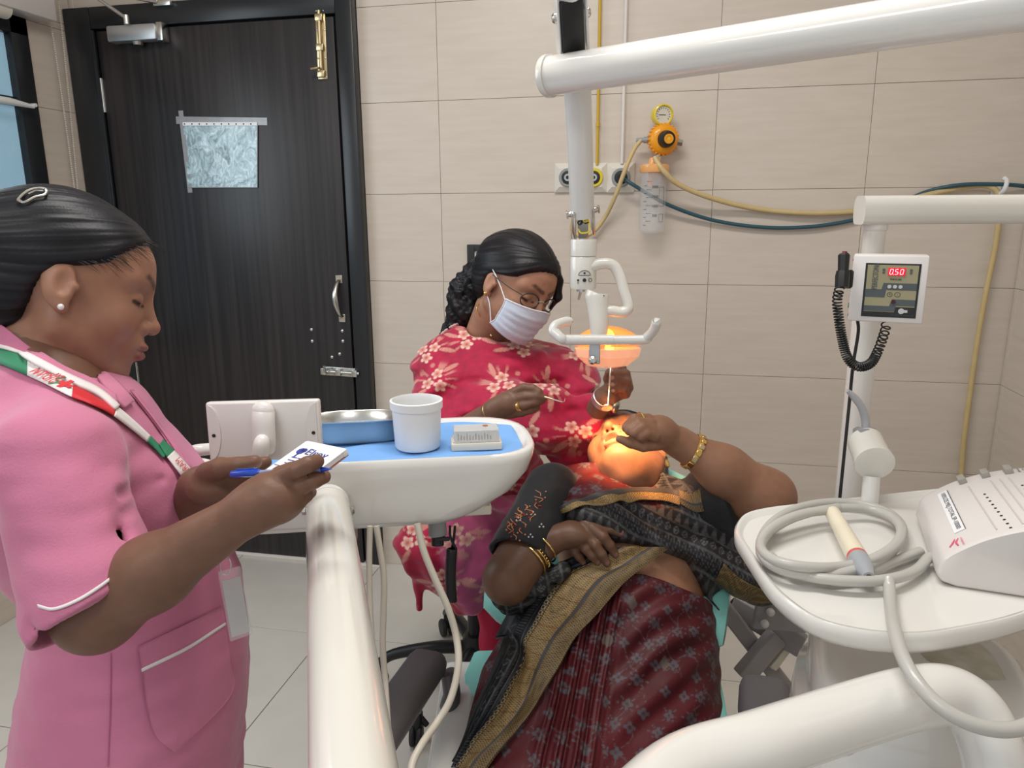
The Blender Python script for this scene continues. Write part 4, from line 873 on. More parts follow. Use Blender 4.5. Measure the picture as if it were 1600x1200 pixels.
t = thing('scaler_handpiece', (a + b) / 2, 'ivory scaler handpiece with red ring and grey tip lying across the cable coil', 'handpiece')
part('grip', lathe([(.007, 0), (.0105, .004), (.0112, Lp * .30), (.0108, Lp * .32), (.0115, Lp * .34), (.0125, Lp * .72), (.012, Lp * .74)], a, dd, 28), mat('ivory_plastic', (.78, .71, .55), .35, coat=.3), t)
part('ring', lathe([(.0125, Lp * .735), (.0128, Lp * .75), (.012, Lp * .765)], a, dd, 28), mat('red_ring', (.65, .12, .10), .3), t)
part('nose', lathe([(.0125, Lp * .765), (.0130, Lp * .80), (.0115, Lp * .92), (.0075, Lp * 1.0), (.007, Lp * 1.02), (.004, Lp * 1.02), (.004, Lp * .98)], a, dd, 28), mat('blue_grey_plastic', (.36, .38, .41), .3, coat=.3), t)
part('tip_port', cyl(a + dd * Lp * .985, a + dd * Lp * 1.022, .0042, 14), 'black', t)

# unit body under the tray
bc = P(1432, 1040, .98); 
t = thing('water_unit', V(bc[0], bc[1], 0), 'large glossy white spittoon cabinet under the right tray', 'dental unit')
def sq(rx, ry, z, n=48, e=3.2, c=bc, rot=radians(-8)):
    o = []
    for k in range(n):
        a = 2 * pi * k / n; ca, sa = cos(a), sin(a); r = (abs(ca) ** e + abs(sa) ** e) ** (-1 / e)
        x, y = rx * r * ca, ry * r * sa; o.append((c[0] + x * cos(rot) - y * sin(rot), c[1] + x * sin(rot) + y * cos(rot), z))
    return o
zt0 = .800
prf = [(.165, .17, 0), (.165, .17, .45), (.155, .16, .62), (.150, .155, .70), (.146, .150, .735), (.134, .140, .745), (.132, .138, .760), (.130, .136, zt0 - .01), (.124, .130, zt0), (.110, .115, zt0 + .001), (.100, .105, zt0 - .004), (.06, .06, zt0 - .005)]
vv = [q for a_, b_, z in prf for q in sq(a_, b_, z)]; n = 48
part('cabinet', (vv, [(j * n + k, j * n + (k + 1) % n, (j + 1) * n + (k + 1) % n, (j + 1) * n + k) for j in range(len(prf) - 1) for k in range(n)] + [tuple(range(n))[::-1], tuple(range((len(prf) - 1) * n, len(prf) * n))]), 'enamel', t, angle=60)
wc0 = PL(1515, 1022, 2, zt0)
part('worn_top', join(([q for q in sq(.060, .050, zt0 - .0045, 48, 2.2, wc0)] + [q for q in sq(.058, .048, zt0 - .0035, 48, 2.2, wc0)], [(k, (k + 1) % 48, 48 + (k + 1) % 48, 48 + k) for k in range(48)] + [tuple(range(48, 96))])), mat('worn_stone', (.70, .68, .60), .6, noise=(25, 1, (.50, .46, .34)), bump=(40, .3)), t)
sd = P(1287, 1030, 1.08)
part('side_column', xf(rbox(.034, .05, .62, .006, 2, (0, 0, -.31)), V(sd[0], sd[1], P(1285, 982, 1.1)[2]), nrm(RT * V(1, 1, 0)), nrm(FW * V(1, 1, 0)), V(0, 0, 1)), 'enamel2', t)
for k in range(3): part('side_label', xf(rbox(.020, .002, .030, 0), V(sd[0] + .004 * k * 0 + .004, sd[1], .70 - k * .045) - nrm(FW * V(1, 1, 0)) * .026, nrm(RT * V(1, 1, 0)), nrm(FW * V(1, 1, 0)), V(0, 0, 1)), 'plastic', t)
obj('floor_tube', tube([V(bc[0] + .12, bc[1] + .10, .22), P(1575, 1100, 1.35), P(1590, 1120, 1.33), PL(1600, 1180, 2, .012), PL(1660, 1230, 2, .008), PL(1760, 1220, 2, .008)], .006, 10, 6), M['bluehose'], label='short dark teal tube behind the white cabinet at far right', cat='tube')

# foreground arms of the delivery unit
DT = .06
J = P(560, 1500, .40); J[2] = .985
t = thing('tray_support_arm', P(513, 775, 1.05), 'thick white tube rising from bottom edge to instrument tray beside the nurse', 'support arm')
q0, q1 = P(512, 790, 1.055), P(552, 1200, .515); q2 = q1 + (q1 - q0) * .30
dd = nrm(q0 - q1)
part('tube', cyl(q2, q0, .0305, 40), 'enamel2', t)
hs_ = [(.0300 * cos(a), .030 * sin(a) * 1.0) for a in np.linspace(0, pi / 2 - .05, 10)]
part('end_dome', lathe([(.0312, -.012), (.0312, 0)] + [(r + .0012, h) for r, h in hs_], q0, dd, 40), 'enamel', t)
for sg_ in (-1, 1):
    c = q0 - dd * .020 + RT * sg_ * .0305; part('bolt', lathe([(.007, 0), (.007, .005), (.004, .007)], c, RT * sg_, 6), 'steel', t)
part('elbow_joint', join(cyl(q2 + V(0, 0, -.10), q2 + V(0, 0, .04), .045, 32), ball(q2 + V(0, 0, .04), .045, 24, 12, (1, 1, .3))), 'enamel', t)
E0 = q2 + V(0, 0, -.065)
t = thing('unit_swing_arm', P(1300, 1135, .72), 'thick white curved tube crossing bottom right corner in front of patient', 'support arm')
e1_, e2_ = P(1050, 1215, .635), P(1330, 1118, .72)
pts = [E0, E0 * .5 + e1_ * .5 + V(0, 0, 0), e1_, P(1190, 1164, .675), e2_, P(1420, 1092, .745), P(1478, 1086, .762), P(1520, 1110, .762), P(1546, 1160, .755), P(1560, 1240, .75), P(1570, 1500, .75)]
part('tube', tube(pts, [.0305] * len(pts), 40, 7), 'enamel', t)
bq = P(1566, 1300, .75)
part('seam_ring', tube([P(1300, 1128, .712), P(1301, 1127.6, .7123)], .031, 40), 'enamel2', t)
# ------------------------------------------------------------------ delivery unit with blue drape
ZR = 1.03
a, b = PL(520, 723, 2, ZR), PL(842, 707, 2, ZR); ux = nrm(b - a); uy = np.cross(V(0, 0, 1), ux)
L_ = np.linalg.norm(PL(330, 731, 2, ZR) - b); 
far = PL(740, 651, 2, ZR); Wt = (far - a) @ uy
O = b.copy()
def tp(x, y, z=0): return O + ux * x + uy * y + V(0, 0, z)      # x runs to the right end, y away from the viewer
t = thing('delivery_unit', tp(-L_ / 2, Wt / 2, -.12), 'white moulded dental delivery unit in the middle, covered by a blue drape', 'dental unit')
def loop_(x0, x1, y0, y1, z, rl, rrr, n=8):
    return [tuple(tp(x, y, z)) for x, y in rounded([(x0, y0), (x1, y0), (x1, y1), (x0, y1)], [rl, rrr, rrr * 1.3, rl], n)]
S = [(-L_ * .90, -.13, .03, Wt - .03, -.112, .05, .07), (-L_ * .97, -.10, .012, Wt - .012, -.110, .05, .07), (-L_ * .985, -.075, .004, Wt - .006, -.098, .05, .08), (-L_, -.030, 0, Wt, -.070, .05, .08), (-L_ - .004, -.006, -.004, Wt + .002, -.040, .05, .08), (-L_ - .006, .003, -.005, Wt + .004, -.015, .05, .08),
     (-L_ - .004, .004, -.004, Wt + .004, -.004, .05, .08), (-L_, .001, -.001, Wt, .0, .05, .08), (-L_ + .008, -.008, .005, Wt - .008, -.001, .045, .075), (-L_ + .013, -.014, .009, Wt - .013, -.008, .045, .07), (-L_ + .03, -.03, .02, Wt - .02, -.0085, .03, .05)]
rings = [loop_(*s) for s in S]; n = len(rings[0]); vv = np.array(rings).reshape(-1, 3)
part('tray_body', (vv, [(j * n + k, j * n + (k + 1) % n, (j + 1) * n + (k + 1) % n, (j + 1) * n + k) for j in range(len(S) - 1) for k in range(n)] + [tuple(range(n))[::-1], tuple(range((len(S) - 1) * n, len(S) * n))]), 'enamel', t, angle=60)
# handle loops at the left end
hl = lambda u, v, z=0: PL(u, v, 2, ZR + z)
part('handle_loop', tube([tp(-L_ + .02, .17, -.02), hl(322, 702), hl(300, 706), hl(284, 716, -.005), hl(290, 726, -.01), hl(318, 726, -.01), tp(-L_ + .02, .03, -.02)], .0095, 16, 6), 'enamel', t)
part('handle_loop', tube([tp(-L_ + .03, -.0, -.045), hl(330, 738, -.02), hl(306, 738, -.02), hl(300, 748, -.04), hl(330, 756, -.06)], .0095, 16, 6), 'enamel', t)
# underneath: instrument rack, hoses
part('under_plate', wbox(tp(-.32, .05, -.130), tp(-.07, .12, -.112), .002) if 0 else xf(rbox(.20, .05, .016, .002, 1), tp(-.165, .10, -.120), ux, uy, V(0, 0, 1)), 'cream', t)
part('under_bracket', xf(rbox(.035, .12, .05, .004, 1), tp(-.30, .04, -.138), ux, uy, V(0, 0, 1)), mat('light_grey_metal', (.45, .45, .45), .4), t)
tt_ = thing('suction_handpiece', P(690, 835, 1.18), 'grey and black suction handpiece hanging under the white delivery unit', 'handpiece')
part('grip', join(cyl(P(683, 812, 1.18), P(684, 838, 1.18), .0145, 24, .002)), 'greyplastic', tt_)
part('valve', join(cyl(P(684, 838, 1.18), P(684, 852, 1.18), .010, 16), xf(rbox(.022, .006, .008, .001, 1), P(692, 842, 1.17), RT, UP, -FW)), 'black', tt_)
pts = []
for i in range(500):
    k = i / 499; c = P(706 - 2 * sin(k * 3), 858 + 82 * k, 1.2); a_ = i * .55
    pts.append(c + RT * cos(a_) * .007 + FW * sin(a_) * .007)
t2 = thing('coiled_cord', P(705, 935, 1.2), 'black coiled cord hanging below the delivery unit', 'cord')
part('coil', tube(pts, .0024, 6), 'black', t2); part('lead', tube([P(703, 822, 1.18), P(704, 840, 1.19), pts[0]], .0022, 6, 4), 'black', t2); part('lead', tube([P(711, 822, 1.18), P(709, 842, 1.19), pts[3]], .0022, 6, 4), 'black', t2)
hz = [('hose in long curve over the grey armrest to bottom edge', [P(652, 818, 1.10), P(662, 860, 1.10), P(680, 905, 1.10), P(700, 950, 1.10), P(713, 995, 1.10), P(716, 1040, 1.08), P(704, 1092, 1.06), P(682, 1130, 1.04), P(658, 1165, 1.0), P(642, 1205, .97), P(640, 1300, .9)], .0053),
      ('hose hanging straight down beside thick white support tube', [P(578, 822, 1.05), P(577, 880, 1.05), P(578, 940, 1.05), P(582, 1010, 1.05), P(590, 1100, 1.04), P(600, 1250, 1.0)], .0042),
      ('hose with slight bend, second from thick white support tube', [P(588, 822, 1.08), P(594, 860, 1.08), P(600, 905, 1.08), P(599, 960, 1.08), P(598, 1010, 1.08), P(602, 1065, 1.08), P(606, 1130, 1.05), P(615, 1250, 1.0)], .0046)]
for lb, p_, r in hz: obj('unit_hose', tube(p_, r, 10, 6), M['beigehose'], label='beige ' + lb, cat='hose', group='beige hoses under the delivery unit')
# blue drape
ZD = -.0075
nx, ny = 90, 44; g_ = []
for j in range(ny):
    for i in range(nx):
        x, y = -L_ + .02 + (L_ - .036) * i / (nx - 1), .012 + (Wt - .024) * j / (ny - 1)
        # keep inside the rounded right end
        xm = -.014 - .0; k = max(0, (x + .075) / .062)
        lim = .040 * (1 - sqrt(max(0, 1 - min(1, k) ** 2)))
        y = min(max(y, .012 + lim), Wt - .012 - lim * 1.2)
        z = .0022 + .0018 * sin(x * 60 + 4 * sin(y * 30)) * sin(y * 45 + 1) + .0012 * sin(x * 23 - y * 70)
        e = min(i, nx - 1 - i, j, ny - 1 - j)
        if e == 0: z = .0004
        g_.append(tp(x, y, ZD + max(z, .0004)))
obj('blue_drape', (g_, [(j * nx + i, j * nx + i + 1, (j + 1) * nx + i + 1, (j + 1) * nx + i) for j in range(ny - 1) for i in range(nx - 1)]), M['bluecloth'], label='blue disposable drape sheet lining the white delivery unit', cat='drape')
ZO = ZR + ZD + .004
# kidney dish
kc = PL(556, 686, 2, ZO); t = thing('kidney_dish', kc, 'stainless steel kidney dish behind the white container', 'dish')
def kid(s, z, n=48):
    o = []
    for k in range(n):
        a_ = 2 * pi * k / n; r = .066 + .004 * cos(2 * a_) - .016 * math.exp(-((a_ - 1.57) / .5) ** 2)
        x, y = cos(a_) * (r + .012) * s, sin(a_) * r * .62 * s - .012 * s * cos(a_) ** 2; o.append(tuple(kc + ux * (x) + uy * (y + .006) + V(0, 0, z)))
    return o
pr = [(.40, .001), (.84, 0), (.90, .004), (1.0, .036), (1.06, .037), (1.06, .039), (.985, .038), (.88, .006), (.40, .004)]
vv = [q for s, z in pr for q in kid(s, z)]; n = 48
part('bowl', (vv, [(j * n + k, j * n + (k + 1) % n, (j + 1) * n + (k + 1) % n, (j + 1) * n + k) for j in range(8) for k in range(n)] + [tuple(range(n))[::-1], tuple(range(8 * n, 9 * n))]), 'steel', t, angle=70)
# white tub
cb0 = PL(653, 697, 2, ZO)
t = thing('plastic_tub', cb0, 'open white cylindrical plastic tub standing on the blue drape', 'tub')
dpx = np.linalg.norm(P(692, 640, (cb0 - CAM) @ FW) - P(614, 640, (cb0 - CAM) @ FW)) / 2
rt, hh = dpx, .076
part('body', lathe([(rt * .86, 0), (rt * .90, .003), (rt * .97, hh - .012), (rt * .94, hh - .012), (rt * .86, .005), (rt * .3, .004)], cb0, (0, 0, 1), 48), 'whiteplastic', t)
part('rim', lathe([(rt * .955, hh - .014), (rt * 1.03, hh - .013), (rt * 1.04, hh - .001), (rt * .97, hh), (rt * .94, hh - .003), (rt * .945, hh - .014)], cb0, (0, 0, 1), 48, close=True), 'whiteplastic', t)
# clear box
c = PL(744, 698, 2, ZO); bxv = nrm(PL(782, 705, 2, ZO) - PL(708, 708, 2, ZO)); byv = np.cross(V(0, 0, 1), bxv)
t = thing('needle_box', c, 'small clear plastic box with cream base on the blue drape', 'box')
part('base', xf(rbox(.078, .040, .012, .002, 2, (0, 0, .006)), c, bxv, byv, V(0, 0, 1)), 'cream', t)
part('base_lip', xf(rbox(.072, .035, .004, .001, 1, (0, 0, .014)), c, bxv, byv, V(0, 0, 1)), 'plastic', t)
part('lid', join(*[xf(rbox(sx_, sy_, sz_, .0006, 1, (x, y, z)), c + V(0, 0, .013), bxv, byv, V(0, 0, 1)) for sx_, sy_, sz_, x, y, z in ((.068, .0014, .018, 0, -.017, .009), (.068, .0014, .018, 0, .017, .009), (.0014, .033, .018, -.034, 0, .009), (.0014, .033, .018, .034, 0, .009), (.068, .035, .0016, 0, 0, .018))]), mat('box_clear', (.82, .80, .74), .15, alpha=.45), t)
part('stain', cyl(c + bxv * .015 + byv * .006 + V(0, 0, .032), c + bxv * .015 + byv * .006 + V(0, 0, .0326), .0042, 16), mat('rust_stain', (.5, .16, .04), .6), t)
part('needle', join(*[cyl(c + bxv * (-.028 + .0045 * k) - byv * .0181 + V(0, 0, .017), c + bxv * (-.028 + .0045 * k) - byv * .0181 + V(0, 0, .027 - .002 * (k % 3)), .0005, 5) for k in range(12)]), 'greyplastic', t, kind='stuff')
part('lettering', text_mesh('DENTAL', .007, tp(-.05, .0045, .0006), ux, uy), 'print', t, smooth=False) if 0 else None
# film viewer / display back
vd = .985
TL, TR, BR, BL = P(323, 627, vd), P(501, 622, vd + .004), P(502, 716, vd + .012), P(333, 721, vd + .012)
c = (TL + TR + BR + BL) / 4; vx = nrm(TR - TL); vy = nrm(TL - BL); vy = nrm(vy - vx * (vx @ vy)); vz = np.cross(vx, vy)
Wv, Hv = .150, .081
t = thing('film_viewer', c - V(0, 0, Hv / 2), 'flat white display panel seen from behind on the left of the delivery unit', 'display')
part('case', xf(rbox(Wv, Hv, .014, .0035, 3, (0, 0, 0)), c, vx, vy, vz), 'plastic', t)
for sg_ in (-1, 1):
    pa = [(sg_ * (Wv / 2 - .004), -Hv / 2 + .004)] + [(sg_ * (Wv / 2 - .004 - .014 * sin(a_)), -(Hv / 2 - .004) * cos(a_)) for a_ in np.linspace(0, pi, 14)] + [(sg_ * (Wv / 2 - .004), Hv / 2 - .004)]
    v_, f_ = prism(pa, .0055, .0085); part('end_relief', xf((v_, f_), c, vx, vy, vz), 'plastic', t, angle=30)
    part('screw_hole', xf(cyl((0, 0, .0075), (0, 0, .0095), .0024, 12), c + vx * sg_ * (Wv / 2 - .009) - vy * .004, vx, vy, vz), 'print', t)
pv = lambda u, v, k: P(u, v, vd - k)
part('pivot_cover', tube([pv(411, 644, .010), pv(411, 660, .014), pv(412, 690, .012), pv(413, 703, .006)], [.0155, .0155, .0155, .014], 24, 4, flat=(vz, .7)), 'plastic', t)
part('pivot_dome', ball(pv(411, 644, .010), .0155, 24, 14, (1, .8, 1)), 'plastic', t)
part('hook', tube([pv(412, 685, .016), pv(410.5, 687, .020), pv(409, 692, .024), pv(407, 705, .022), pv(405, 720, .012), pv(404, 736, -.004)], [.005, .0085, .0102, .0106, .0104, .010], 20, 4), 'plastic', t)
# ------------------------------------------------------------------ patient chair and stool
t = thing('dental_chair', V(*(P(960, 1000, 1.45)[:2]), 0), 'teal vinyl dental chair with grey armrests under the reclining patient', 'dental chair')
def pad(name, pts, wid, th, m='teal', seg=3):
    """cushion swept along pts (centre line of the top), wid = half widths"""
    n = len(pts); p = spline(np.hstack([np.array(pts), np.array(wid)[:, None]]), 5); pp, ww = p[:, :3], p[:, 3]
    T = np.gradient(pp, axis=0); T /= np.linalg.norm(T, axis=1)[:, None]; vs = []
    K = 28
    for i in range(len(pp)):
        s = nrm(np.cross(T[i], V(0, 0, 1))); u_ = nrm(np.cross(s, T[i])); e = min(1, .55 + 1.2 * min(i, len(pp) - 1 - i) / len(pp) * 3)
        for k in range(K):
            a_ = 2 * pi * k / K; ca, sa = cos(a_), sin(a_); x = np.sign(ca) * abs(ca) ** .5 * ww[i] * e; z = np.sign(sa) * abs(sa) ** .6 * th / 2 * e
            dish = .35 * th * (abs(x) / ww[i]) ** 2 if sa > 0 else 0
            vs.append(pp[i] + s * x + u_ * (z - th / 2 + dish))
    m_ = len(pp); fs = [(i * K + k, i * K + (k + 1) % K, (i + 1) * K + (k + 1) % K, (i + 1) * K + k) for i in range(m_ - 1) for k in range(K)] + [tuple(range(K))[::-1], tuple((m_ - 1) * K + k for k in range(K))]
    return part(name, (vs, fs), m, t)
ctr = lambda u, v, d, dz=0: P(u, v, d) + V(0, 0, dz)
xr = nrm(RT * V(1, 1, 0)); fr_ = nrm(FW * V(1, 1, 0))                      # level right / level away from the viewer
# cushions: back rest, seat, leg rest (their surfaces lie just behind the patient)
cd_ = lambda u, v, d: P(u, v, d)
backp = [P(975, 712, 1.66), P(965, 770, 1.62), P(955, 850, 1.56), P(938, 940, 1.47), P(928, 1035, 1.44)]
pad('back_cushion', backp, [.15, .20, .243, .245, .23], .09)
pad('seat_cushion', [P(930, 1010, 1.48), P(922, 1090, 1.38), P(912, 1170, 1.28), P(900, 1280, 1.18)], [.235, .25, .25, .245], .09)
pad('leg_cushion', [P(915, 1290, 1.18), P(905, 1400, 1.08), P(890, 1560, .98)], [.23, .22, .20], .08)
part('head_cushion', tube([P(928, 716, 1.60), P(985, 722, 1.62), P(1035, 726, 1.60)], [.045, .06, .045], 24, 5, flat=(nrm(FW), .6)), mat('green_vinyl', (.25, .36, .26), .3, coat=.4, bump=(25, .1)), t)
part('back_shell', tube([P(985, 780, 1.72), P(975, 950, 1.60), P(955, 1040, 1.56)], [.10, .14, .14], 20, 4, flat=(nrm(FW), .35)), 'plastic', t)
bz_ = P(950, 1100, 1.5)
part('pedestal', wbox(V(bz_[0] - .14, bz_[1] - .16, 0), V(bz_[0] + .14, bz_[1] + .16, .33), .03, 3), 'plastic', t)
part('base_plate', wbox(V(bz_[0] - .24, bz_[1] - .42, 0), V(bz_[0] + .24, bz_[1] + .34, .05), .015, 3), 'plastic', t)
# left armrest (viewer's left): padded grey bar with curved support
def bar(name, a, b, w, h, m, rad=.012, drop=0.0):
    ax_ = nrm(b - a); s = nrm(np.cross(ax_, V(0, 0, 1))); u_ = np.cross(s, ax_); L0_ = np.linalg.norm(b - a)
    return part(name, xf(rbox(L0_, w, h, rad, 3, (L0_ / 2, 0, -h / 2)), a, ax_, s, u_), m, t)
bar('arm_pad', P(674, 1008, 1.36), P(560, 1170, 1.10), .074, .050, 'chairgrey', .022)
bar('arm_pad', P(1195, 1048, 1.28), P(1220, 1230, 1.0), .085, .085, 'chairgrey', .022)
part('arm_support', tube([P(700, 1050, 1.36), P(706, 1085, 1.36), P(700, 1120, 1.36), P(720, 1160, 1.4)], [.022, .027, .027, .02], 16, 5, flat=(xr, .6)), 'chairgrey', t)
part('side_cover', xf(rbox(.075, .34, .24, .018, 3), P(712, 1160, 1.34) + V(0, 0, -.06), xr, fr_, V(0, 0, 1)), 'enamel', t)
part('back_lever', join(xf(rbox(.035, .03, .30, .004, 1), P(1178, 1010, 1.66), nrm(xr + V(0, 0, .75)), fr_, nrm(V(0, 0, 1) - xr * .75))), 'metalgrey', t)
gp = P(1222, 960, 1.58)
mp_ = part('mechanism_plate', xf(rbox(.12, .012, .075, .003, 1), gp, nrm(xr * 1 + V(0, 0, -.10)), fr_, nrm(V(0, 0, 1) + xr * .1)), 'metalgrey', t)
for k, (u, v) in enumerate([(1203, 934), (1218, 944), (1203, 955), (1194, 973)]):
    part('plate_bolt', lathe([(.0085, 0), (.0085, .008), (.006, .011), (.002, .012)], P(u, v, 1.565), -fr_, 12), 'plastic', t)
bar('mechanism_arm', P(1150, 930, 1.68), P(1262, 995, 1.60), .02, .055, 'metalgrey', .004)
bar('lift_strut', P(1248, 975, 1.64), P(1200, 1040, 1.64), .02, .020, 'cream', .003)
bar('lift_strut', P(1205, 985, 1.62), P(1150, 1050, 1.62), .03, .045, 'metalgrey', .004)
part('black_wheel', cyl(P(1158, 952, 1.72), P(1166, 950, 1.78), .03, 24, .004), 'black', t)
# stool behind
hb_ = PL(743, 1010, 2, .13)
t = thing('operator_stool', V(hb_[0], hb_[1], 0), 'wheeled stool with black star base and teal back, carrying the seated dentist', 'stool')
part('hub', lathe([(.045, 0), (.048, .02), (.040, .06), (.032, .085)], V(hb_[0], hb_[1], .09), (0, 0, 1), 24), 'black', t)
part('gas_column', cyl(V(hb_[0], hb_[1], .16), V(hb_[0], hb_[1], .45), .022, 20), 'black', t)
part('seat', lathe([(.10, 0), (.19, .01), (.205, .035), (.20, .06), (.17, .078), (.05, .082)], V(hb_[0], hb_[1], .43), (0, 0, 1), 40), 'teal', t)
for k in range(5):
    a_ = radians(196 + 72 * k); d_ = V(cos(a_), sin(a_), 0); h0 = V(hb_[0], hb_[1], .13)
    part('leg', tube([h0 + d_ * .03, h0 + d_ * .12 + V(0, 0, .004), h0 + d_ * .24 + V(0, 0, -.012), h0 + d_ * .29 + V(0, 0, -.045)], [.020, .019, .016, .014], 12, 5), 'black', t)
    cc = h0 + d_ * .29; cc = V(cc[0], cc[1], .032); sd_ = V(-sin(a_), cos(a_), 0)
    part('caster', join(cyl(cc - sd_ * .022, cc - sd_ * .006, .030, 20, .004), cyl(cc + sd_ * .006, cc + sd_ * .022, .030, 20, .004), cyl(cc, cc + V(0, 0, .055), .010, 10)), 'rubber', t)
sb = P(655, 640, 1.98)
pts = [sb + V(0, 0, .0), sb + xr * .10 + V(0, 0, .035), sb + xr * .22 + fr_ * .03 + V(0, 0, .04)]
part('stool_back', tube([sb + V(0, 0, -.05) - xr * .02, sb + V(0, 0, -.03) + xr * .08 + fr_ * .02, sb + V(0, 0, -.04) + xr * .18 + fr_ * .03], [.055, .075, .055], 20, 5, flat=(fr_, .45)), 'teal', t)
part('back_post', tube([V(hb_[0], hb_[1], .45) + xr * -.02, V(hb_[0], hb_[1], .46) - xr * .16 + fr_ * .08, sb + V(0, 0, -.12) + fr_ * .02, sb + xr * .05 + V(0, 0, -.04) + fr_ * .02], .012, 12, 5), 'black', t)
# loose caster seen at the lower left of the chair
cc = PL(655, 1150, 2, .03)
t = thing('equipment_caster', V(cc[0], cc[1], 0), 'black twin caster wheel on floor beside white chair cover', 'caster')
cc = V(cc[0], cc[1], .04) 
cq = PL(650, 1148, 2, .031) 
part('wheel', join(cyl(cq - xr * .016, cq - xr * .002, .030, 24, .004), cyl(cq + xr * .004, cq + xr * .018, .030, 24, .004)), 'rubber', t)
part('fork', join(tube([cq + V(0, 0, .0), cq + xr * .006 + V(0, 0, .045), cq + xr * .01 + V(0, 0, .07)], [.012, .014, .011], 12, 4), tube([cq + xr * .03 + V(0, 0, .03), cq + xr * .01 + V(0, 0, .06)], .008, 8)), 'black', t)
part('stem', cyl(cq + V(.01, 0, .06), cq + V(.01, 0, .10), .008, 12), 'metalgrey', t)
# ------------------------------------------------------------------ nurse in pink, standing at the left
SK_N = (.25, .125, .080)
M['skin'] = mat('skin', (.2, .1, .06), .46, attr=True, sss=.05, bump=(260, .12), spec=.4)
M['hair'] = mat('black_hair', (.01, .01, .012), .42, attr=True, spec=.30, bump=(300, .12), stretch=(1, 1, 1))
M['pink'] = mat('pink_uniform_cotton', (.58, .19, .31), .85, noise=(6, .35, (.52, .16, .275)), bump=(350, .25), sheen=.25)
M['piping'] = mat('white_piping', (.78, .72, .72), .7)
def frame(f, up):
    f = nrm(f); L = nrm(np.cross(up, f)); return np.array([f, L, np.cross(f, L)])
nHO = P(112, 447, 1.0); nR = frame(camvec(.868, -.21, -.48), camvec(.16, .98, -.10))
def nl(p): return (np.asarray(p, float) - nHO) @ nR.T            # room -> head coordinates
def nw(q): return np.asarray(q, float) @ nR + nHO                # head -> room
SCN = 1.04
nurse = thing('person', V(*P(195, 1100, .97)[:2], 0), 'woman standing at left in pink uniform and lanyard, writing on a notepad', 'person')
# torso stations measured down the vertical axis
bF = nrm((RT * .95 + _Hf * .32) * V(1, 1, 0)); bL = np.cross(V(0, 0, 1), bF)      # front, her left (away from the viewer)
TO = P(100, 560, .97)
def nst(u0, u1, v, wl, d=.97, lat=0.0):
    a, b = P(u0, v, d), P(u1, v, d); c = (a + b) / 2; h = abs((b - a) @ bF) / 2; q = c - TO; return (-(q[2]), lat, q @ bF, wl, h)
ST = [nst(0, 150, 545, .060), nst(-30, 185, 590, .085), nst(-55, 215, 625, .145), nst(-68, 252, 690, .172), nst(-62, 312, 770, .165), nst(-45, 338, 830, .155), nst(-15, 342, 890, .148), nst(22, 362, 950, .150), nst(28, 376, 1010, .158), nst(12, 386, 1090, .175), nst(-5, 388, 1180, .188), nst(-15, 380, 1300, .190), nst(-15, 375, 1500, .195)]
tor = Loft(TO, V(0, 0, -1), bL, bF, ST, kcap=.03)
shN, elN, wrN = P(88, 712, .845), P(150, 952, .805), P(392, 797, .772)      # near (right) arm
shF, elF, wrF = P(118, 700, 1.09), P(240, 900, 1.10), P(312, 762, .955)
neckT, neckB = nw([-.025, 0, -.085]), P(62, 590, .975)
def near_arm(Q): return smin(schain(Q, [shN, elN], [.050, .043], .01), schain(Q, [elN, elN * .62 + wrN * .38, wrN], [.043, .038, .0225], .02), .02)
kn = lambda u, v, d: P(u, v, d)
# near hand: index on top, others wrapped below, pen between
fingN = [([kn(437, 749, .772), kn(462, 735, .765), kn(481, 726, .765), kn(495, 721, .775)], [.0120, .0094, .0088, .0078]),
         ([kn(448, 768, .782), kn(473, 759, .772), kn(491, 751, .775), kn(506, 745, .785)], [.0110, .0088, .0084, .0075]),
         ([kn(445, 784, .792), kn(465, 778, .782), kn(477, 773, .785), kn(484, 769, .797)], [.0110, .0088, .0084, .0074]),
         ([kn(434, 797, .800), kn(451, 796, .793), kn(461, 792, .796), kn(465, 786, .808)], [.0110, .0088, .0082, .0072]),
         ([kn(408, 775, .80), kn(420, 755, .815), kn(438, 742, .82), kn(455, 733, .825)], [.0150, .0120, .0100, .0085])]
def hand_n(Q):
    d = scap(Q, wrN, kn(422, 780, .775), .0225, .0255); d = smin(d, sell(Q, kn(430, 777, .778), (.034, .029, .023)), .018)
    for p, r in fingN: d = smin(d, schain(Q, p, r, .002), .0045)
    return d
fingF = [([kn(345, 742, .905), kn(372, 733, .89), kn(395, 728, .89), kn(415, 722, .90)], [.0120, .0098, .0088, .0075]),
         ([kn(345, 755, .91), kn(375, 752, .905), kn(398, 750, .90), kn(415, 748, .90)], [.0120, .0098, .0088, .0078]),
         ([kn(342, 768, .91), kn(365, 776, .905), kn(385, 776, .90), kn(400, 772, .895)], [.0118, .0095, .0086, .0076]),
         ([kn(338, 776, .92), kn(355, 790, .915), kn(375, 792, .91), kn(388, 788, .905)], [.0110, .0086, .0078, .0070]),
         ([kn(325, 740, .90), kn(345, 730, .865), kn(372, 727, .855), kn(398, 722, .853)], [.0145, .0115, .0095, .0082])]
def hand_f(Q):
    d = scap(Q, wrF, kn(335, 757, .92), .0240, .0250); d = smin(d, sell(Q, kn(340, 758, .918), (.034, .034, .022)), .02)
    for p, r in fingF: d = smin(d, schain(Q, p, r, .003), .008)
    return d
def f_head(Q): return smin(head_sdf(nl(Q) / SCN) * SCN, scap(Q, neckT, neckB, .047, .054), .022)
def f_narm(Q): return smin(near_arm(Q), hand_n(Q), .015)
def f_farm(Q): return smin(schain(Q, [shF, elF, wrF], [.046, .040, .0245], .02), hand_f(Q), .015)
def f_torso(Q): return smin(tor(Q, -.022), scap(Q, neckT, neckB, .047, .060), .03)
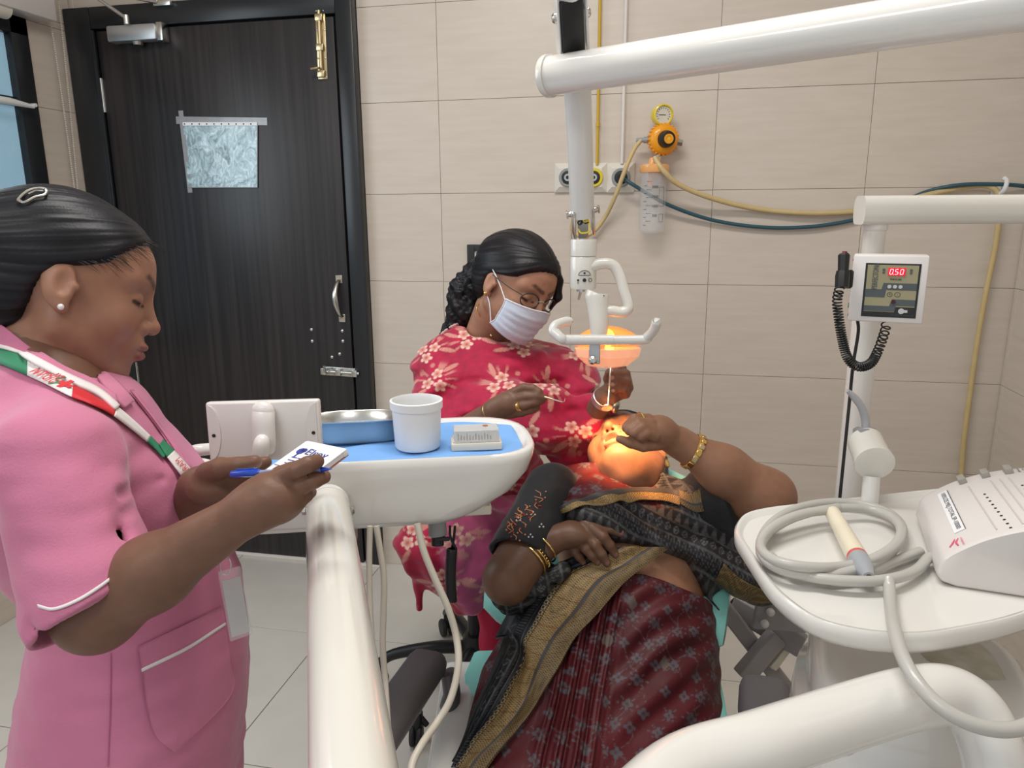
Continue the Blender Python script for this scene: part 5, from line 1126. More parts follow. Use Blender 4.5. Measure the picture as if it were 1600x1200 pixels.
def ncol(Q):
    c = skin_face_col(nl(Q) / SCN, tuple(np.array(SK_N) * 1.25), (.26, .085, .072)); return c
def arm_col(Q, base=SK_N, k=.72):
    c = np.tile(np.array(base) * k, (len(Q), 1)); return c * (1 + .10 * vnoise(Q, 30.) + .07 * vnoise(Q, 110.))[:, None]
def bb(pts, m): p = np.array(pts); return p.min(0) - m, p.max(0) + m
parts_ = []
lo, hi = bb([nHO, neckB], .16); vs, Q = mesh_sdf(f_head, lo, hi, .0019); parts_.append((vs, Q, ncol(vs)))
fs_ = [q for p, _ in fingN for q in p]; lo, hi = bb([shN, elN, wrN] + fs_, .058); vs, Q = mesh_sdf(f_narm, lo, hi, .0024); parts_.append((vs, Q, arm_col(vs)))
fs_ = [q for p, _ in fingF for q in p]; lo, hi = bb([shF, elF, wrF] + fs_, .058); vs, Q = mesh_sdf(f_farm, lo, hi, .0026); parts_.append((vs, Q, arm_col(vs)))
lo, hi = bb([TO + V(-.3, -.3, .06), TO + V(.3, .3, -.60)], 0); vs, Q = mesh_sdf(f_torso, lo, hi, .011); parts_.append((vs, Q, arm_col(vs)))
cnl = lambda z: float(np.interp(z, tor.t[:, 0], tor.t[:, 2]))
def legs(Q):
    d = None
    for sg in (-1, 1):
        e = schain(Q, [TO + bF * cnl(.55) + bL * sg * .08 + V(0, 0, -.56), TO + bF * cnl(.7) + bL * sg * .08 + V(0, 0, -.80), TO + bF * .07 + bL * sg * .085 + V(0, 0, .06 - TO[2])], [.075, .056, .038], .02); d = e if d is None else smin(d, e, .005)
    return d
lo, hi = np.array([TO[0] - .3, TO[1] - .3, .0]), np.array([TO[0] + .35, TO[1] + .35, TO[2] - .42]); vs, Q = mesh_sdf(legs, lo, hi, .010); parts_.append((vs, Q, arm_col(vs)))
def merge(ps):
    vs, qs, cs, n = [], [], [], 0
    for v, q, c in ps: vs.append(v); qs.append(q + n); cs.append(c); n += len(v)
    return np.vstack(vs), np.vstack(qs), np.vstack(cs)
vs, Q, c = merge(parts_); obj_q('body', vs, Q, M['skin'], nurse, col=c)
# hair
def hair_fn(Q, off=.010, top=.008, low=0.0):
    Q = Q.astype(F32); d = sell(Q, (-.020, 0, .032), (.096 + off, .073 + off * .95, .084 + top))
    d = smin(d, sell(Q, (.030, 0, .040), (.061 + off * .5, .062 + off, .052 + top)), .02)
    d = smin(d, sell(Q, (-.062, 0, -.030), (.052, .056, .050)), .03); d = smin(d, sell(Q, (-.092, 0, .030), (.040, .052, .050)), .03)
    xf_ = np.interp(Q[:, 2], [-.12, -.085, -.06, -.03, -.008, .012, .022, .032, .050, .070, .082, .12], [-.070, -.048, -.040, -.034, -.030, -.012, .016, .036, .052, .070, .088, .13]).astype(F32)
    xf_ = xf_ + low * sst(-.0, .03, Q[:, 2]).astype(F32)
    return smax(d, (Q[:, 0] - xf_) * .75, .012)
def hair_disp(B, ax, amp=.0012, fr=60.):
    ax = nrm(ax); e1 = nrm(np.cross(ax, (0, 0, 1.0))); e2 = np.cross(ax, e1)
    def g(q):
        r = q - np.array(B); a_ = np.arctan2(r @ e1, r @ e2); l = np.linalg.norm(r, axis=1); p = np.stack([a_ * fr / 6.28, l * 6, np.zeros(len(q))], 1)
        return vnoise(p, 1.0) + .6 * vnoise(p * np.array([2.7, 1.5, 1]), 1.0, 3)
    return g
hg = hair_disp((-.11, 0, .03), (1, 0, .35), fr=90.)
lo, hi = bb([nw([x, y, z]) for x in (-.15, .11) for y in (-.1, .1) for z in (-.12, .13)], .01)
hf = lambda Q: hair_fn(nl(Q) / SCN) * SCN
vs, Q = mesh_sdf(hf, lo, hi, .0022); ql = nl(vs) / SCN; gv = hg(ql); vs = vs + grad(hf, vs, .003) * (gv * .0011)[:, None]
c = np.tile([.011, .011, .014], (len(vs), 1)) * (1 + .6 * gv[:, None]); edge = sst(.0, .02, (np.interp(ql[:, 2], [-.03, .0, .03, .05, .07], [-.03, -.01, .05, .06, .08]) - ql[:, 0]))
obj_q('hair', vs, Q, M['hair'], nurse, col=np.clip(c, .003, 1))
def wisps(name, par, l2w, seeds, r=.00028, n=8, m='hair'):
    ms = []
    for s0, s1, bend in seeds:
        s0, s1 = np.array(s0, float), np.array(s1, float); mid = (s0 + s1) / 2 + np.array(bend); ms.append(tube([l2w(q) for q in (s0, mid, s1)], [r, r, r * .4], 4, 4))
    v_, f_ = join(*ms); return obj(name, (v_, f_), M[m], par, col=np.tile([.012, .010, .010], (len(v_), 1)), kind='stuff')
rw = random.Random(5); sd = []
for k in range(60):
    z = rw.uniform(.02, .085); x = float(np.interp(z, [.012, .022, .032, .050, .070, .09], [.0, .02, .040, .056, .074, .09])); y = -(max(.0, 1 - ((x + .0) / .098) ** 2 - ((z - .03) / .094) ** 2)) ** .5 * .080
    L_w = rw.uniform(.012, .032); sd.append(((x - .015, y * 1.0 + .0, z + .003), (x + L_w * .55, y * .96 - .002, z - L_w * rw.uniform(.05, .6)), (0, -.0025, rw.uniform(-.001, .003))))
wisps('loose_hair', nurse, lambda q: nw(np.array(q) * SCN), sd)
# uniform
sl_ax = nrm(elN - shN)
def f_uni(Q):
    d = tor(Q); d = smin(d, scap(Q, P(92, 640, .93), shN + V(0, 0, -.01), .055, .066), .04)
    d = smin(d, scap(Q, P(105, 640, 1.0), shF, .055, .060), .04)
    fold = .0050 * vnoise(Q * np.array([1, 1, .6], F32), 13.) + .0028 * vnoise(Q * np.array([1, 1, 2.2], F32), 22., 4)
    n0, n1 = tor.loc(Q)[0], 0
    sl = scap(Q, shN + sl_ax * .0, shN + sl_ax * .185, .063, .072); sl = smax(sl, (Q - (shN + sl_ax * .185).astype(F32)) @ nrm(sl_ax + bF * .30).astype(F32), .004)
    sl = smax(sl, -scap(Q, shN + sl_ax * .12, shN + sl_ax * .30, .055, .064), .003)
    d = smin(d, sl, .014); sf = scap(Q, shF, shF + nrm(elF - shF) * .15, .060, .064); d = smin(d, sf, .02)
    # neck opening
    d = smax(d, (Q - NP0) @ NPN, .006)
    d = smax(d, -scap(Q, neckT, P(95, 592, .975), .056, .052), .008)
    # belt of cloth gathered at the back waist, armpit creases
    a, b = P(188, 720, .80), P(195, 850, .80); d = smax(d, -scap(Q, a, b, .006, .003), .014)
    for (u0, v0, u1, v1, r) in ((190, 770, 255, 748, .004), (40, 985, 70, 1012, .004), (200, 800, 300, 735, .003), (165, 1015, 167, 1220, .0015)):
        pa, pb = hitc[(u0, v0)], hitc[(u1, v1)]; d = smax(d, -scap(Q, pa, pb, r, r * .5), .012)
    return d + fold * .9
_a, _b = P(-20, 492, .97), P(158, 586, .97); NP0 = _a.astype(F32); NPN = nrm(np.cross(bL, _b - _a)); NPN = (NPN if NPN[2] > 0 else -NPN).astype(F32)
hitc = {}
_t = lambda Q: smin(tor(Q), scap(Q, shN, shN + sl_ax * .185, .063, .072), .014)
for uv_ in ((190, 770), (255, 748), (40, 985), (70, 1012), (200, 800), (300, 735), (60, 790), (20, 830), (165, 1015), (167, 1220), (10, 850), (60, 930)): hitc[uv_] = hit(_t, uv_[0], uv_[1], .5, 1.4)[0]
lo = TO + V(-.34, -.34, -.78); hi = TO + V(.34, .34, .10)
uni = sdf_obj('uniform', f_uni, lo, hi, .0036, M['pink'], nurse)
def rib(name, par, f, ea, eb, m, nu=60, nv=6, **k):
    v_, q_, uv = drape(f, ea, eb, nu, nv, **k); return obj_q(name, v_, q_, M[m] if isinstance(m, str) else m, par), v_, uv
f_neckuni = lambda Q: smin(f_uni(Q), scap(Q, neckT, neckB, .047, .054), .012)
rib('collar', uni, f_neckuni, [(-25, 498), (10, 512), (52, 548), (98, 578), (140, 597), (178, 622)], [(-30, 540), (12, 545), (60, 570), (108, 597), (152, 618), (178, 641)], 'pink', 60, 12, off=.006, thick=.004)
rib('collar', uni, f_neckuni, [(147, 577), (165, 586), (186, 604), (205, 628)], [(149, 588), (160, 605), (176, 625), (190, 640)], 'pink', 30, 8, off=.005, thick=.004)
rib('collar_piping', uni, f_neckuni, [(-30, 537), (12, 542), (60, 566), (108, 593), (152, 614), (180, 638)], [(-30, 544), (11, 549), (58, 575), (105, 603), (150, 624), (174, 645)], 'piping', 60, 4, off=.0078, thick=.004)
pk = [(216, 1012), (222, 1046), (232, 1110), (243, 1152), (270, 1173)]
rib('pocket', uni, f_uni, [(216, 1010), (222, 1046), (230, 1110), (243, 1150), (271, 1173)], [(345, 948), (349, 975), (356, 1030), (358, 1085), (275, 1172)], 'pink', 50, 30, off=.0035, thick=.002)
rib('pocket_piping', uni, f_uni, [(221, 1043), (285, 1012), (348, 973)], [(222, 1048), (286, 1017), (349, 977)], 'piping', 40, 3, off=.0050, thick=.0014)
rib('sleeve_piping', uni, f_uni, [(60, 944), (85, 949), (120, 936), (155, 914), (192, 886)], [(61, 949), (85, 954), (121, 941), (157, 919), (193, 891)], 'piping', 50, 3, off=.0016, thick=.0014)
rib('side_seam', uni, f_uni, [(173, 1020), (172, 1100), (168, 1198)], [(174, 1020), (173.4, 1100), (169.2, 1198)], mat('pink_thread', (.45, .12, .23), .8), 40, 3, off=.0012, thick=.0006)
rib('front_placket', uni, f_uni, [(200, 612), (232, 652), (262, 694), (290, 738)], [(206, 612), (240, 655), (268, 694), (297, 740)], 'pink', 40, 4, off=.004, thick=.003)
# lanyard: coloured sections, each with its lettering
lany = thing('lanyard', P(180, 650, .9), 'red, white and green ribbon lanyard round the nurse\'s neck carrying a clear badge holder', 'lanyard')
m_lr, m_lg, m_lw = mat('lanyard_red', (.62, .02, .03), .6), mat('lanyard_green', (.03, .22, .11), .6), mat('lanyard_white', (.78, .74, .72), .6)
eA = [(-12, 537), (50, 562), (115, 604), (158, 630), (182, 640), (232, 684), (258, 712)]; eB = [(-8, 568), (42, 588), (105, 622), (135, 634), (172, 652), (226, 692), (252, 718)]
eC = [(250, 690), (268, 708), (306, 752), (322, 784), (333, 812)]; eD = [(244, 698), (254, 714), (290, 762), (303, 790), (310, 822)]
RA, RB, RC, RD = respline(eA, 400), respline(eB, 400), respline(eC, 200), respline(eD, 200)
def lsec(Ra, Rb, u0, u1, m, txt=None, off=.0045):
    ia = [i for i in range(len(Ra)) if u0 <= (Ra[i][0] + Rb[i][0]) / 2 <= u1]; ea, eb = Ra[ia[0]:ia[-1] + 2], Rb[ia[0]:ia[-1] + 2]
    v_, q_, uv = drape(f_neckuni, ea[::6].tolist() + [ea[-1].tolist()], eb[::6].tolist() + [eb[-1].tolist()], 26, 4, off=off, thick=.0012); o = obj_q('ribbon', v_, q_, m, lany)
    if txt:
        G = v_[:26 * 4].reshape(26, 4, 3); a_, b_ = G[3].mean(0), G[-4].mean(0); ex = nrm(b_ - a_); wdt = G[13, 3] - G[13, 0]; nn_ = nrm(np.cross(ex, wdt)); nn_ = nn_ if nn_ @ FW < 0 else -nn_; ey = nrm(np.cross(nn_, ex)); Lw = np.linalg.norm(b_ - a_); hgt = np.linalg.norm(wdt)
        mid = G[13].mean(0) + nn_ * .0016
        part('lettering', text_fit('BIRAM', Lw * .62, hgt * .55, mid - ex * Lw * .10, -ex, -ey), 'redprint', o, smooth=False)
        cc = mid + ex * Lw * .42; part('cross_emblem', join(xf(rbox(hgt * .5, hgt * .17, .0006, 0), cc, ex, ey, nn_), xf(rbox(hgt * .17, hgt * .5, .0006, 0), cc + nn_ * .0002, ex, ey, nn_)), 'redprint', o, kind='stuff')
        part('leaf_emblem', tube([cc - ex * hgt * .30 + ey * hgt * .25, cc - ex * hgt * .45, cc - ex * hgt * .22 - ey * hgt * .05, cc - ex * hgt * .4 - ey * hgt * .3], .0007, 5, 4), 'greenprint', o)
    return o
off_l = .0045
lsec(RA, RB, -12, 45, m_lg); lsec(RA, RB, 45, 112, m_lw, 'B'); lsec(RA, RB, 112, 176, m_lr); lsec(RA, RB, 176, 228, m_lw, 'B'); lsec(RA, RB, 228, 258, m_lg)
lsec(RC, RD, 244, 262, m_lg, off=.006); lsec(RC, RD, 262, 299, m_lw, 'B', off=.006); lsec(RC, RD, 299, 334, m_lr, off=.007)
kr = P(352, 880, .87)
part('key_ring', join(tube([P(352 + 9 * cos(a), 884 + 14 * sin(a), .87) for a in np.linspace(0, 2 * pi, 30)], .0008, 6), tube([P(330, 820, .90), P(345, 848, .885), P(350, 872, .87)], .0016, 6, 4)), 'steel', lany)
bC = [P(352, 888, .87), P(366, 893, .865), P(381, 990, .862), P(372, 1000, .868)]
bex = nrm(nrm(bC[1] - bC[0]) * .6 - FW * -.6); bey = nrm(bC[0] - bC[3]); bex = nrm(bex - bey * (bex @ bey)); bez = np.cross(bex, bey); bc_ = sum(bC) / 4
part('badge_holder', xf(rbox(.026, .082, .004, .0012, 1), bc_, bex, bey, bez), 'clear', lany)
part('badge_card', xf(rbox(.021, .066, .0016, 0), bc_ - bey * .004, bex, bey, bez), mat('card', (.62, .60, .60), .4), lany)
# hair clip, ear stud
cp = nw(np.array([-.050, -.018, .112]) * SCN); cex = nrm(nw([-.11, -.02, .07]) - nw([0, -.02, .115]))
clip = thing('hair_clip', cp, 'shiny silver snap clip on top of the standing nurse\'s hair', 'hair clip')
cy = nrm(np.cross(cex, nR[2])); cz = np.cross(cex, cy); cz = cz if cz @ V(0, 0, 1) > 0 else -cz
part('clip_frame', tube([hit(hf, u, v, .6, 1.4)[0] + V(0, 0, .0025) - FW * .002 for u, v in ((30, 316), (44, 303), (62, 298), (74, 300), (72, 308), (56, 312), (40, 320), (30, 316))], .0018, 8, 4), 'steel', clip)
part('clip_bar', tube([hit(hf, u, v, .6, 1.4)[0] + V(0, 0, .003) - FW * .002 for u, v in ((46, 308), (58, 303), (70, 303))], .0016, 8, 4), 'steel', clip)
es_ = nw(np.array([-.001, -.0825, -.037]) * SCN); obj('ear_stud', join(ball(es_, .0042, 10, 7)), mat('pearl', (.85, .82, .80), .15, coat=1, metal=.3), label='tiny pale stud earring in the standing nurse\'s ear', cat='earring')
# notepad and pen
TLp, TRp, BLp = P(480, 690, .905), P(543, 703, .862), P(356, 776, .825)
px_, py_ = nrm(TRp - TLp), TLp - BLp; py_ = nrm(py_ - px_ * (py_ @ px_)); pz_ = np.cross(px_, py_); Wp_, Hp_ = np.linalg.norm(TRp - TLp), np.linalg.norm(TLp - BLp)
pc_ = BLp + px_ * Wp_ / 2 + py_ * Hp_ / 2
if pz_ @ (CAM - pc_) < 0: pz_ = -pz_
pad_ = thing('notepad', pc_, 'white printed prescription pad held in the nurse\'s hands', 'notepad')
for k, (nm, m) in enumerate((('top_sheet', 'paper'), ('page_block', 'paper'), ('back_cover', mat('pad_cover', (.40, .14, .13), .6)))):
    th_ = (.0006, .006, .0012)[k]; zz = (.0, -.0034, -.0076)[k]; part(nm, xf(rbox(Wp_ - (.002 if k == 1 else 0), Hp_, th_, 0), pc_ + pz_ * zz, px_, py_, pz_), m, pad_, smooth=False)
part('binding', xf(rbox(Wp_, .008, .0095, .002, 2), pc_ + py_ * (Hp_ / 2 - .002) - pz_ * .004, px_, py_, pz_), 'paper', pad_)
pq = lambda x, y: pc_ + px_ * x * Wp_ / 2 + py_ * y * Hp_ / 2 + pz_ * .0007
hl_ = part('letterhead', text_fit('Elroy', Wp_ * .50, .015, pq(.16, .66), px_, py_), 'blueprint', pad_, smooth=False)
part('tree_logo', join(cyl(pq(-.62, .66), pq(-.62, .66) + pz_ * .0006, .006, 10), cyl(pq(-.52, .70), pq(-.52, .70) + pz_ * .0006, .004, 10), xf(rbox(.002, .014, .0006, 0), pq(-.60, .56), px_, py_, pz_)), 'blueprint', pad_, kind='stuff')
_r = random.Random(2)
part('small_print', join(*[xf(rbox(.0016 + .0026 * _r.random(), .0012, .0004, 0), pq(-.62 + 1.24 * i_ / 14, .44 - k * .10), px_, py_, pz_) for k in range(3) for i_ in range(15)]), 'blueprint', pad_, kind='stuff')
part('rule_line', xf(rbox(Wp_ * .95, .0006, .0004, 0), pq(0, .12), px_, py_, pz_), 'blueprint', pad_, smooth=False)
pa, pb_ = P(362, 741, .825), P(514, 733, .775)
pen = thing('ballpoint_pen', (pa + pb_) / 2, 'blue capped ballpoint pen held across the notepad', 'pen')
m_bp = mat('blue_pen_plastic', (.01, .06, .45), .25, coat=.5); dpn = pb_ - pa
part('cap', lathe([(.0035, 0), (.0042, .002), (.0042, np.linalg.norm(dpn) * .30), (.0036, np.linalg.norm(dpn) * .31)], pa, dpn, 16), m_bp, pen)
part('barrel', cyl(pa + dpn * .30, pa + dpn * .93, .0030, 14), mat('clear_blue_barrel', (.35, .42, .75), .15, trans=.3), pen)
part('tip', lathe([(.0030, 0), (.0012, .009), (.0004, .013)], pa + dpn * .93, dpn, 12), m_bp, pen)
part('pen_clip', xf(rbox(.030, .0016, .0018, .0005, 1), pa + dpn * .16 + UP * .0048, nrm(dpn), nrm(np.cross(dpn, UP)), nrm(np.cross(dpn, np.cross(dpn, UP))) * -1), m_bp, pen)
for s in (-1, 1):
    fb = V(TO[0], TO[1], 0) + bF * .07 - bL * s * .085
    v_, q_ = mesh_sdf(lambda Q: smax(smin(sell(Q, fb + bF * .06 + V(0, 0, .03), (.13, .045, .036), np.array([bF, bL, [0, 0, 1]])), scap(Q, fb + V(0, 0, .03), fb + V(0, 0, .075), .042), .02), -Q[:, 2] + .0, .004), fb - .2 + V(0, 0, .19), fb + .22, .006); obj_q('shoe', v_, q_, M['black'], nurse)
# ------------------------------------------------------------------ dentist in crimson dupatta, seated behind the patient
SK_D = (.30, .155, .100)
dHO = P(806, 446, 1.70); dR = frame(camvec(.62, -.50, .60), camvec(.30, .95, .15)); SCD = .97
def dl(p): return (np.asarray(p, float) - dHO) @ dR.T / SCD
def dw(q): return np.asarray(q, float) * SCD @ dR + dHO
dent = thing('person', V(hb_[0], hb_[1], .0), 'seated woman in crimson floral dupatta, glasses and face mask, holding dental instruments over patient', 'person')
dF = nrm(xr * .62 - fr_ * .78); dLt = np.cross(V(0, 0, 1), dF)
DO = P(765, 512, 1.80)
def W3(u, v, d): return P(u, v, d)
shR, elR, wrR = P(700, 585, 1.76), P(690, 700, 1.66), P(775, 640, 1.50)      # image left: her right arm
shL, elL, wrL = P(880, 580, 1.84), P(905, 690, 1.66), P(945, 622, 1.53)      # image right: her left arm
def fg(pts, r): return (pts, r)
fR = [([W3(800, 615, 1.485), W3(818, 606, 1.47), W3(833, 607, 1.465), W3(843, 612, 1.46)], [.0105, .0088, .0080, .0070]),
      ([W3(800, 625, 1.48), W3(820, 620, 1.465), W3(838, 619, 1.46), W3(850, 621, 1.46)], [.0105, .0088, .0080, .0070]),
      ([W3(800, 637, 1.48), W3(820, 633, 1.465), W3(836, 629, 1.462), W3(846, 627, 1.465)], [.0105, .0088, .0080, .0070]),
      ([W3(797, 647, 1.49), W3(815, 645, 1.475), W3(830, 641, 1.472), W3(840, 637, 1.475)], [.0100, .0080, .0074, .0064]),
      ([W3(790, 640, 1.50), W3(812, 634, 1.50), W3(832, 628, 1.48), W3(847, 624, 1.47)], [.0120, .0100, .0085, .0070])]
def hR(Q):
    d = scap(Q, wrR, W3(790, 632, 1.49), .0210, .0215); d = smin(d, sell(Q, W3(795, 630, 1.488), (.026, .026, .024)), .015)
    for p, r in fR: d = smin(d, schain(Q, p, r, .003), .006)
    return d
fL = [([W3(975, 590, 1.53), W3(972, 576, 1.52), W3(962, 574, 1.51), W3(955, 581, 1.505)], [.0105, .0088, .0080, .0068]),
      ([W3(980, 596, 1.52), W3(978, 584, 1.505), W3(967, 584, 1.50), W3(957, 591, 1.50)], [.0105, .0088, .0080, .0068]),
      ([W3(982, 606, 1.52), W3(980, 596, 1.50), W3(969, 596, 1.495), W3(959, 601, 1.50)], [.0105, .0086, .0078, .0068]),
      ([W3(978, 616, 1.52), W3(976, 608, 1.50), W3(967, 607, 1.50), W3(960, 610, 1.505)], [.0095, .0078, .0070, .0062]),
      ([W3(957, 605, 1.54), W3(950, 592, 1.53), W3(952, 583, 1.52), W3(956, 576, 1.515)], [.0115, .0098, .0085, .0070])]
def hL(Q):
    d = scap(Q, wrL, W3(966, 606, 1.535), .0205, .0215); d = smin(d, sell(Q, W3(968, 604, 1.535), (.022, .024, .024)), .015)
    for p, r in fL: d = smin(d, schain(Q, p, r, .003), .006)
    return d
nT, nB = dw([-.03, 0, -.08]), P(758, 535, 1.80)
f_dhead = lambda Q: smin(head_sdf(dl(Q)) * SCD, scap(Q, nT, nB, .046, .055), .022)
f_dR = lambda Q: smin(schain(Q, [shR, elR, wrR], [.045, .038, .0225], .02), hR(Q), .012)
f_dL = lambda Q: smin(schain(Q, [shL, elL, wrL], [.045, .038, .0225], .02), hL(Q), .012)
TD = [(0, 0, .0, .05, .045), (.05, 0, -.01, .13, .07), (.10, 0, -.01, .165, .09), (.18, 0, .0, .165, .105), (.28, 0, .005, .15, .10), (.38, 0, .0, .155, .11), (.50, 0, 0, .18, .13), (.62, 0, 0, .18, .13)]
dlean = nrm(V(0, 0, -1) - dF * .10)
dtor = Loft(DO, dlean, dLt, nrm(dF - V(0, 0, 1) * .1), TD, kcap=.03)
ps = []
lo, hi = bb([dHO, nB], .16); vs, Q = mesh_sdf(f_dhead, lo, hi, .0022); ps.append((vs, Q, skin_face_col(dl(vs), tuple(np.array(SK_D) * 1.25), (.2, .07, .06))))
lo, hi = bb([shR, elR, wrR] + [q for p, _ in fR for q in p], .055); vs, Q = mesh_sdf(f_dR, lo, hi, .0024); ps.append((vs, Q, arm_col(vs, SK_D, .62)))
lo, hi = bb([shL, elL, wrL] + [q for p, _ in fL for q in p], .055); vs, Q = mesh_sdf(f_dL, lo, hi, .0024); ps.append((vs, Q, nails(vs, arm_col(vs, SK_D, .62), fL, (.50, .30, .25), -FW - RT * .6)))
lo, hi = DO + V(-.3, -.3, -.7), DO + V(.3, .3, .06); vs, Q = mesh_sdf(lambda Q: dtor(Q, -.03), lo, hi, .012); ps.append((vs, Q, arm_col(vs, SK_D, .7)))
vs, Q, c = merge(ps); obj_q('body', vs, Q, M['skin'], dent, col=c)
# hair swept back to a loose curly ponytail
def hd_fn(Q):
    Q = Q.astype(F32); d = hair_fn(Q, .012, .012, .014)
    # a side lock hanging by the far temple
    d = smin(d, schain(Q, [(.070, .050, .055), (.078, .066, .02), (.066, .072, -.012)], [.012, .009, .005], .01), .01); return d
hg2 = hair_disp((-.10, 0, .01), (1, 0, .5), fr=80.)
hf2 = lambda Q: hd_fn(dl(Q)) * SCD
PT_ = [dw([-.085, -.01, .01]), P(745, 432, 1.79), P(733, 457, 1.80), P(730, 484, 1.81), P(716, 506, 1.82), P(694, 520, 1.83)]
def tail(Q): return schain(Q, PT_, [.026, .030, .042, .042, .026, .012], .03)
fhh = lambda Q: smin(hf2(Q), tail(Q) + .006 * vnoise(Q, 55.) + .004 * vnoise(Q, 120.), .012)
lo, hi = bb([dHO, PT_[-1], PT_[2]], .135); vs, Q = mesh_sdf(fhh, lo, hi, .0026)
gv = hg2(dl(vs)) ; curl = np.sin(vs @ np.array([180, 90, 140.]) + 3 * vnoise(vs, 40.)); tl = sst(.02, .0, tail(vs.astype(F32))); gv = gv * (1 - tl) + curl * tl * 1.2
vs = vs + grad(fhh, vs, .003) * (gv * .0012)[:, None]; c = np.tile([.010, .009, .011], (len(vs), 1)) * (1 + .5 * gv[:, None]); obj_q('hair', vs, Q, M['hair'], dent, col=np.clip(c, .003, 1))
rw = random.Random(8); sd = []
for k in range(90):
    i = rw.randint(1, 4); b0 = PT_[i]; dd_ = nrm(np.array([rw.uniform(-1, 1) for _ in range(3)]) - xr * .7); r0 = [.030, .040, .050, .044, .026][i]; p0 = b0 + dd_ * r0 * .85
    q0_ = dl(p0); p1 = dl(p0 + dd_ * rw.uniform(.004, .014) + V(0, 0, -rw.uniform(.008, .03))); sd.append((q0_, p1, np.array([rw.uniform(-.006, .006) for _ in range(3)])))
wisps('loose_curls', dent, dw, sd, .0005)
obj('hair_tie', tube([dw([-.098 + .006 * cos(a), .0 + .026 * sin(a), .02 + .026 * cos(a)]) for a in np.linspace(0, 2 * pi, 20)], .005, 8), M['black'], dent)
# dupatta over torso and arms with printed flowers
def f_dup(Q):
    d = dtor(Q, .012); d = smin(d, schain(Q, [P(742, 545, 1.80), shR, elR], [.055, .070, .066], .04), .06)
    d = smin(d, schain(Q, [P(800, 548, 1.82), shL, elL, elL * .45 + wrL * .55], [.055, .064, .062, .050], .04), .06)
    d = smin(d, scap(Q, P(700, 640, 1.68), P(845, 660, 1.60), .070, .075), .06)
    d = smin(d, sell(Q, P(770, 575, 1.76), (.14, .10, .075)), .05)
    d = smax(d, (Q - DP0) @ DPN, .006)
    d = smax(d, -scap(Q, nT, P(762, 530, 1.79), .056, .060), .010)
    f_ = .009 * vnoise(Q * np.array([1.0, 1.0, 1.8], F32), 13.) + .0045 * vnoise(Q * np.array([1, 1, 2.6], F32), 24., 5)
    # broad swag folds hanging from shoulder to arm
    sw = (Q - P(800, 560, 1.75).astype(F32)); uu = sw @ xr.astype(F32); zz = sw[:, 2]
    f_ = f_ + .0075 * np.sin((zz + .9 * uu * uu * 2.2 - .25 * uu) * 62).astype(F32) * sst(-.0, -.05, zz) * sst(-.30, -.12, zz)
    return d + f_
_a, _b = P(690, 505, 1.78), P(860, 548, 1.78); DP0 = _a.astype(F32) + 0; DPN = nrm(np.cross(fr_, _b - _a)); DPN = (DPN if DPN[2] > 0 else -DPN).astype(F32)
def flower_pat(a, b):
    def fl(x, y, h):
        m = np.zeros(len(x)); rot = h * 6.28
        for k, (cx, cy, R) in enumerate(((-.012, -.006, .0125), (.011, -.010, .012), (.002, .013, .0115))):
            dx, dy = x - cx * np.cos(rot) + cy * np.sin(rot), y - cx * np.sin(rot) - cy * np.cos(rot); r = np.hypot(dx, dy); th = np.arctan2(dy, dx) + rot + k
            pet = R * (.60 + .42 * np.abs(np.cos(2.5 * th))); v = sst(.0, -.0016, r - pet) * (.55 + .45 * sst(.1, .8, r / R)); v = np.where(r < R * .22, .25, v); m = np.maximum(m, v)
        r = np.hypot(x, y); th = np.arctan2(y, x) + rot
        ray_ = (np.cos(th * 9 + 3 * np.sin(th * 2)) > .55) * sst(.042, .030, r) * (r > .018) * .50; m = np.maximum(m, ray_ * (np.cos(th - 1.2) > -.35))
        lx, ly = x * np.cos(rot + .7) + y * np.sin(rot + .7), -x * np.sin(rot + .7) + y * np.cos(rot + .7)
        for s_, o_ in ((1, .034), (-1, .034)):
            e = np.hypot((lx - s_ * o_) / .016, (ly - .006 * s_) / .0048); m = np.maximum(m, sst(1, .8, e) * (.45 + .25 * np.abs(np.sin(lx * 900))))
        bud = np.hypot(np.abs(lx) - .012, ly - .030); m = np.maximum(m, sst(.0052, .0036, bud) * .5)
        return m
    return stamp(a / 1.3, b / 1.3, .088, fl, 3, .30)
def dcol(Q, pale=False):
    a = (Q - DO) @ nrm(xr * .95 - fr_ * .3) + .25 * (Q - DO) @ fr_; b = (Q - DO)[:, 2] + .35 * (Q - DO) @ fr_
    m = flower_pat(a, b); base = np.tile([.40, .006, .048], (len(Q), 1)) * (1 + .18 * vnoise(Q, 60.) + .12 * vnoise(Q, 150.))[:, None]
    if pale: base = np.tile([.52, .09, .22], (len(Q), 1)) * (1 + .15 * vnoise(Q, 60.))[:, None]
    c = mixc(base, m * 1.0, (.74, .40, .30)); return mixc(c, sst(.8, 1, m), (.80, .55, .46))
M['dup'] = mat('crimson_floral_cloth', (.5, .01, .06), .75, attr=True, bump=(300, .25), sheen=.3)
lo, hi = bb([DO + V(0, 0, .02), elR, elL, DO + V(0, 0, -.42), shR, shL, P(845, 660, 1.60)], .10); dup = sdf_obj('dupatta', f_dup, lo, hi, .0030, M['dup'], dent, dcol)
# beaded edge along the neckline
ed = respline([(690, 523), (705, 512), (722, 506), (740, 508), (760, 515), (785, 522), (806, 524)], 46); hp = hit(f_dup, ed[:, 0], ed[:, 1], 1.3, 2.2)
bm = bmesh.new(); bmesh.ops.create_icosphere(bm, subdivisions=1, radius=.0030); bv, bf = from_bm(bm)
part('beaded_edge', join(*[(bv * (1.1 + .3 * (i % 2)) + q + V(0, 0, .002), bf) for i, q in enumerate(hp)]), mat('bead_lace', (.62, .42, .36), .5), dup, kind='stuff')
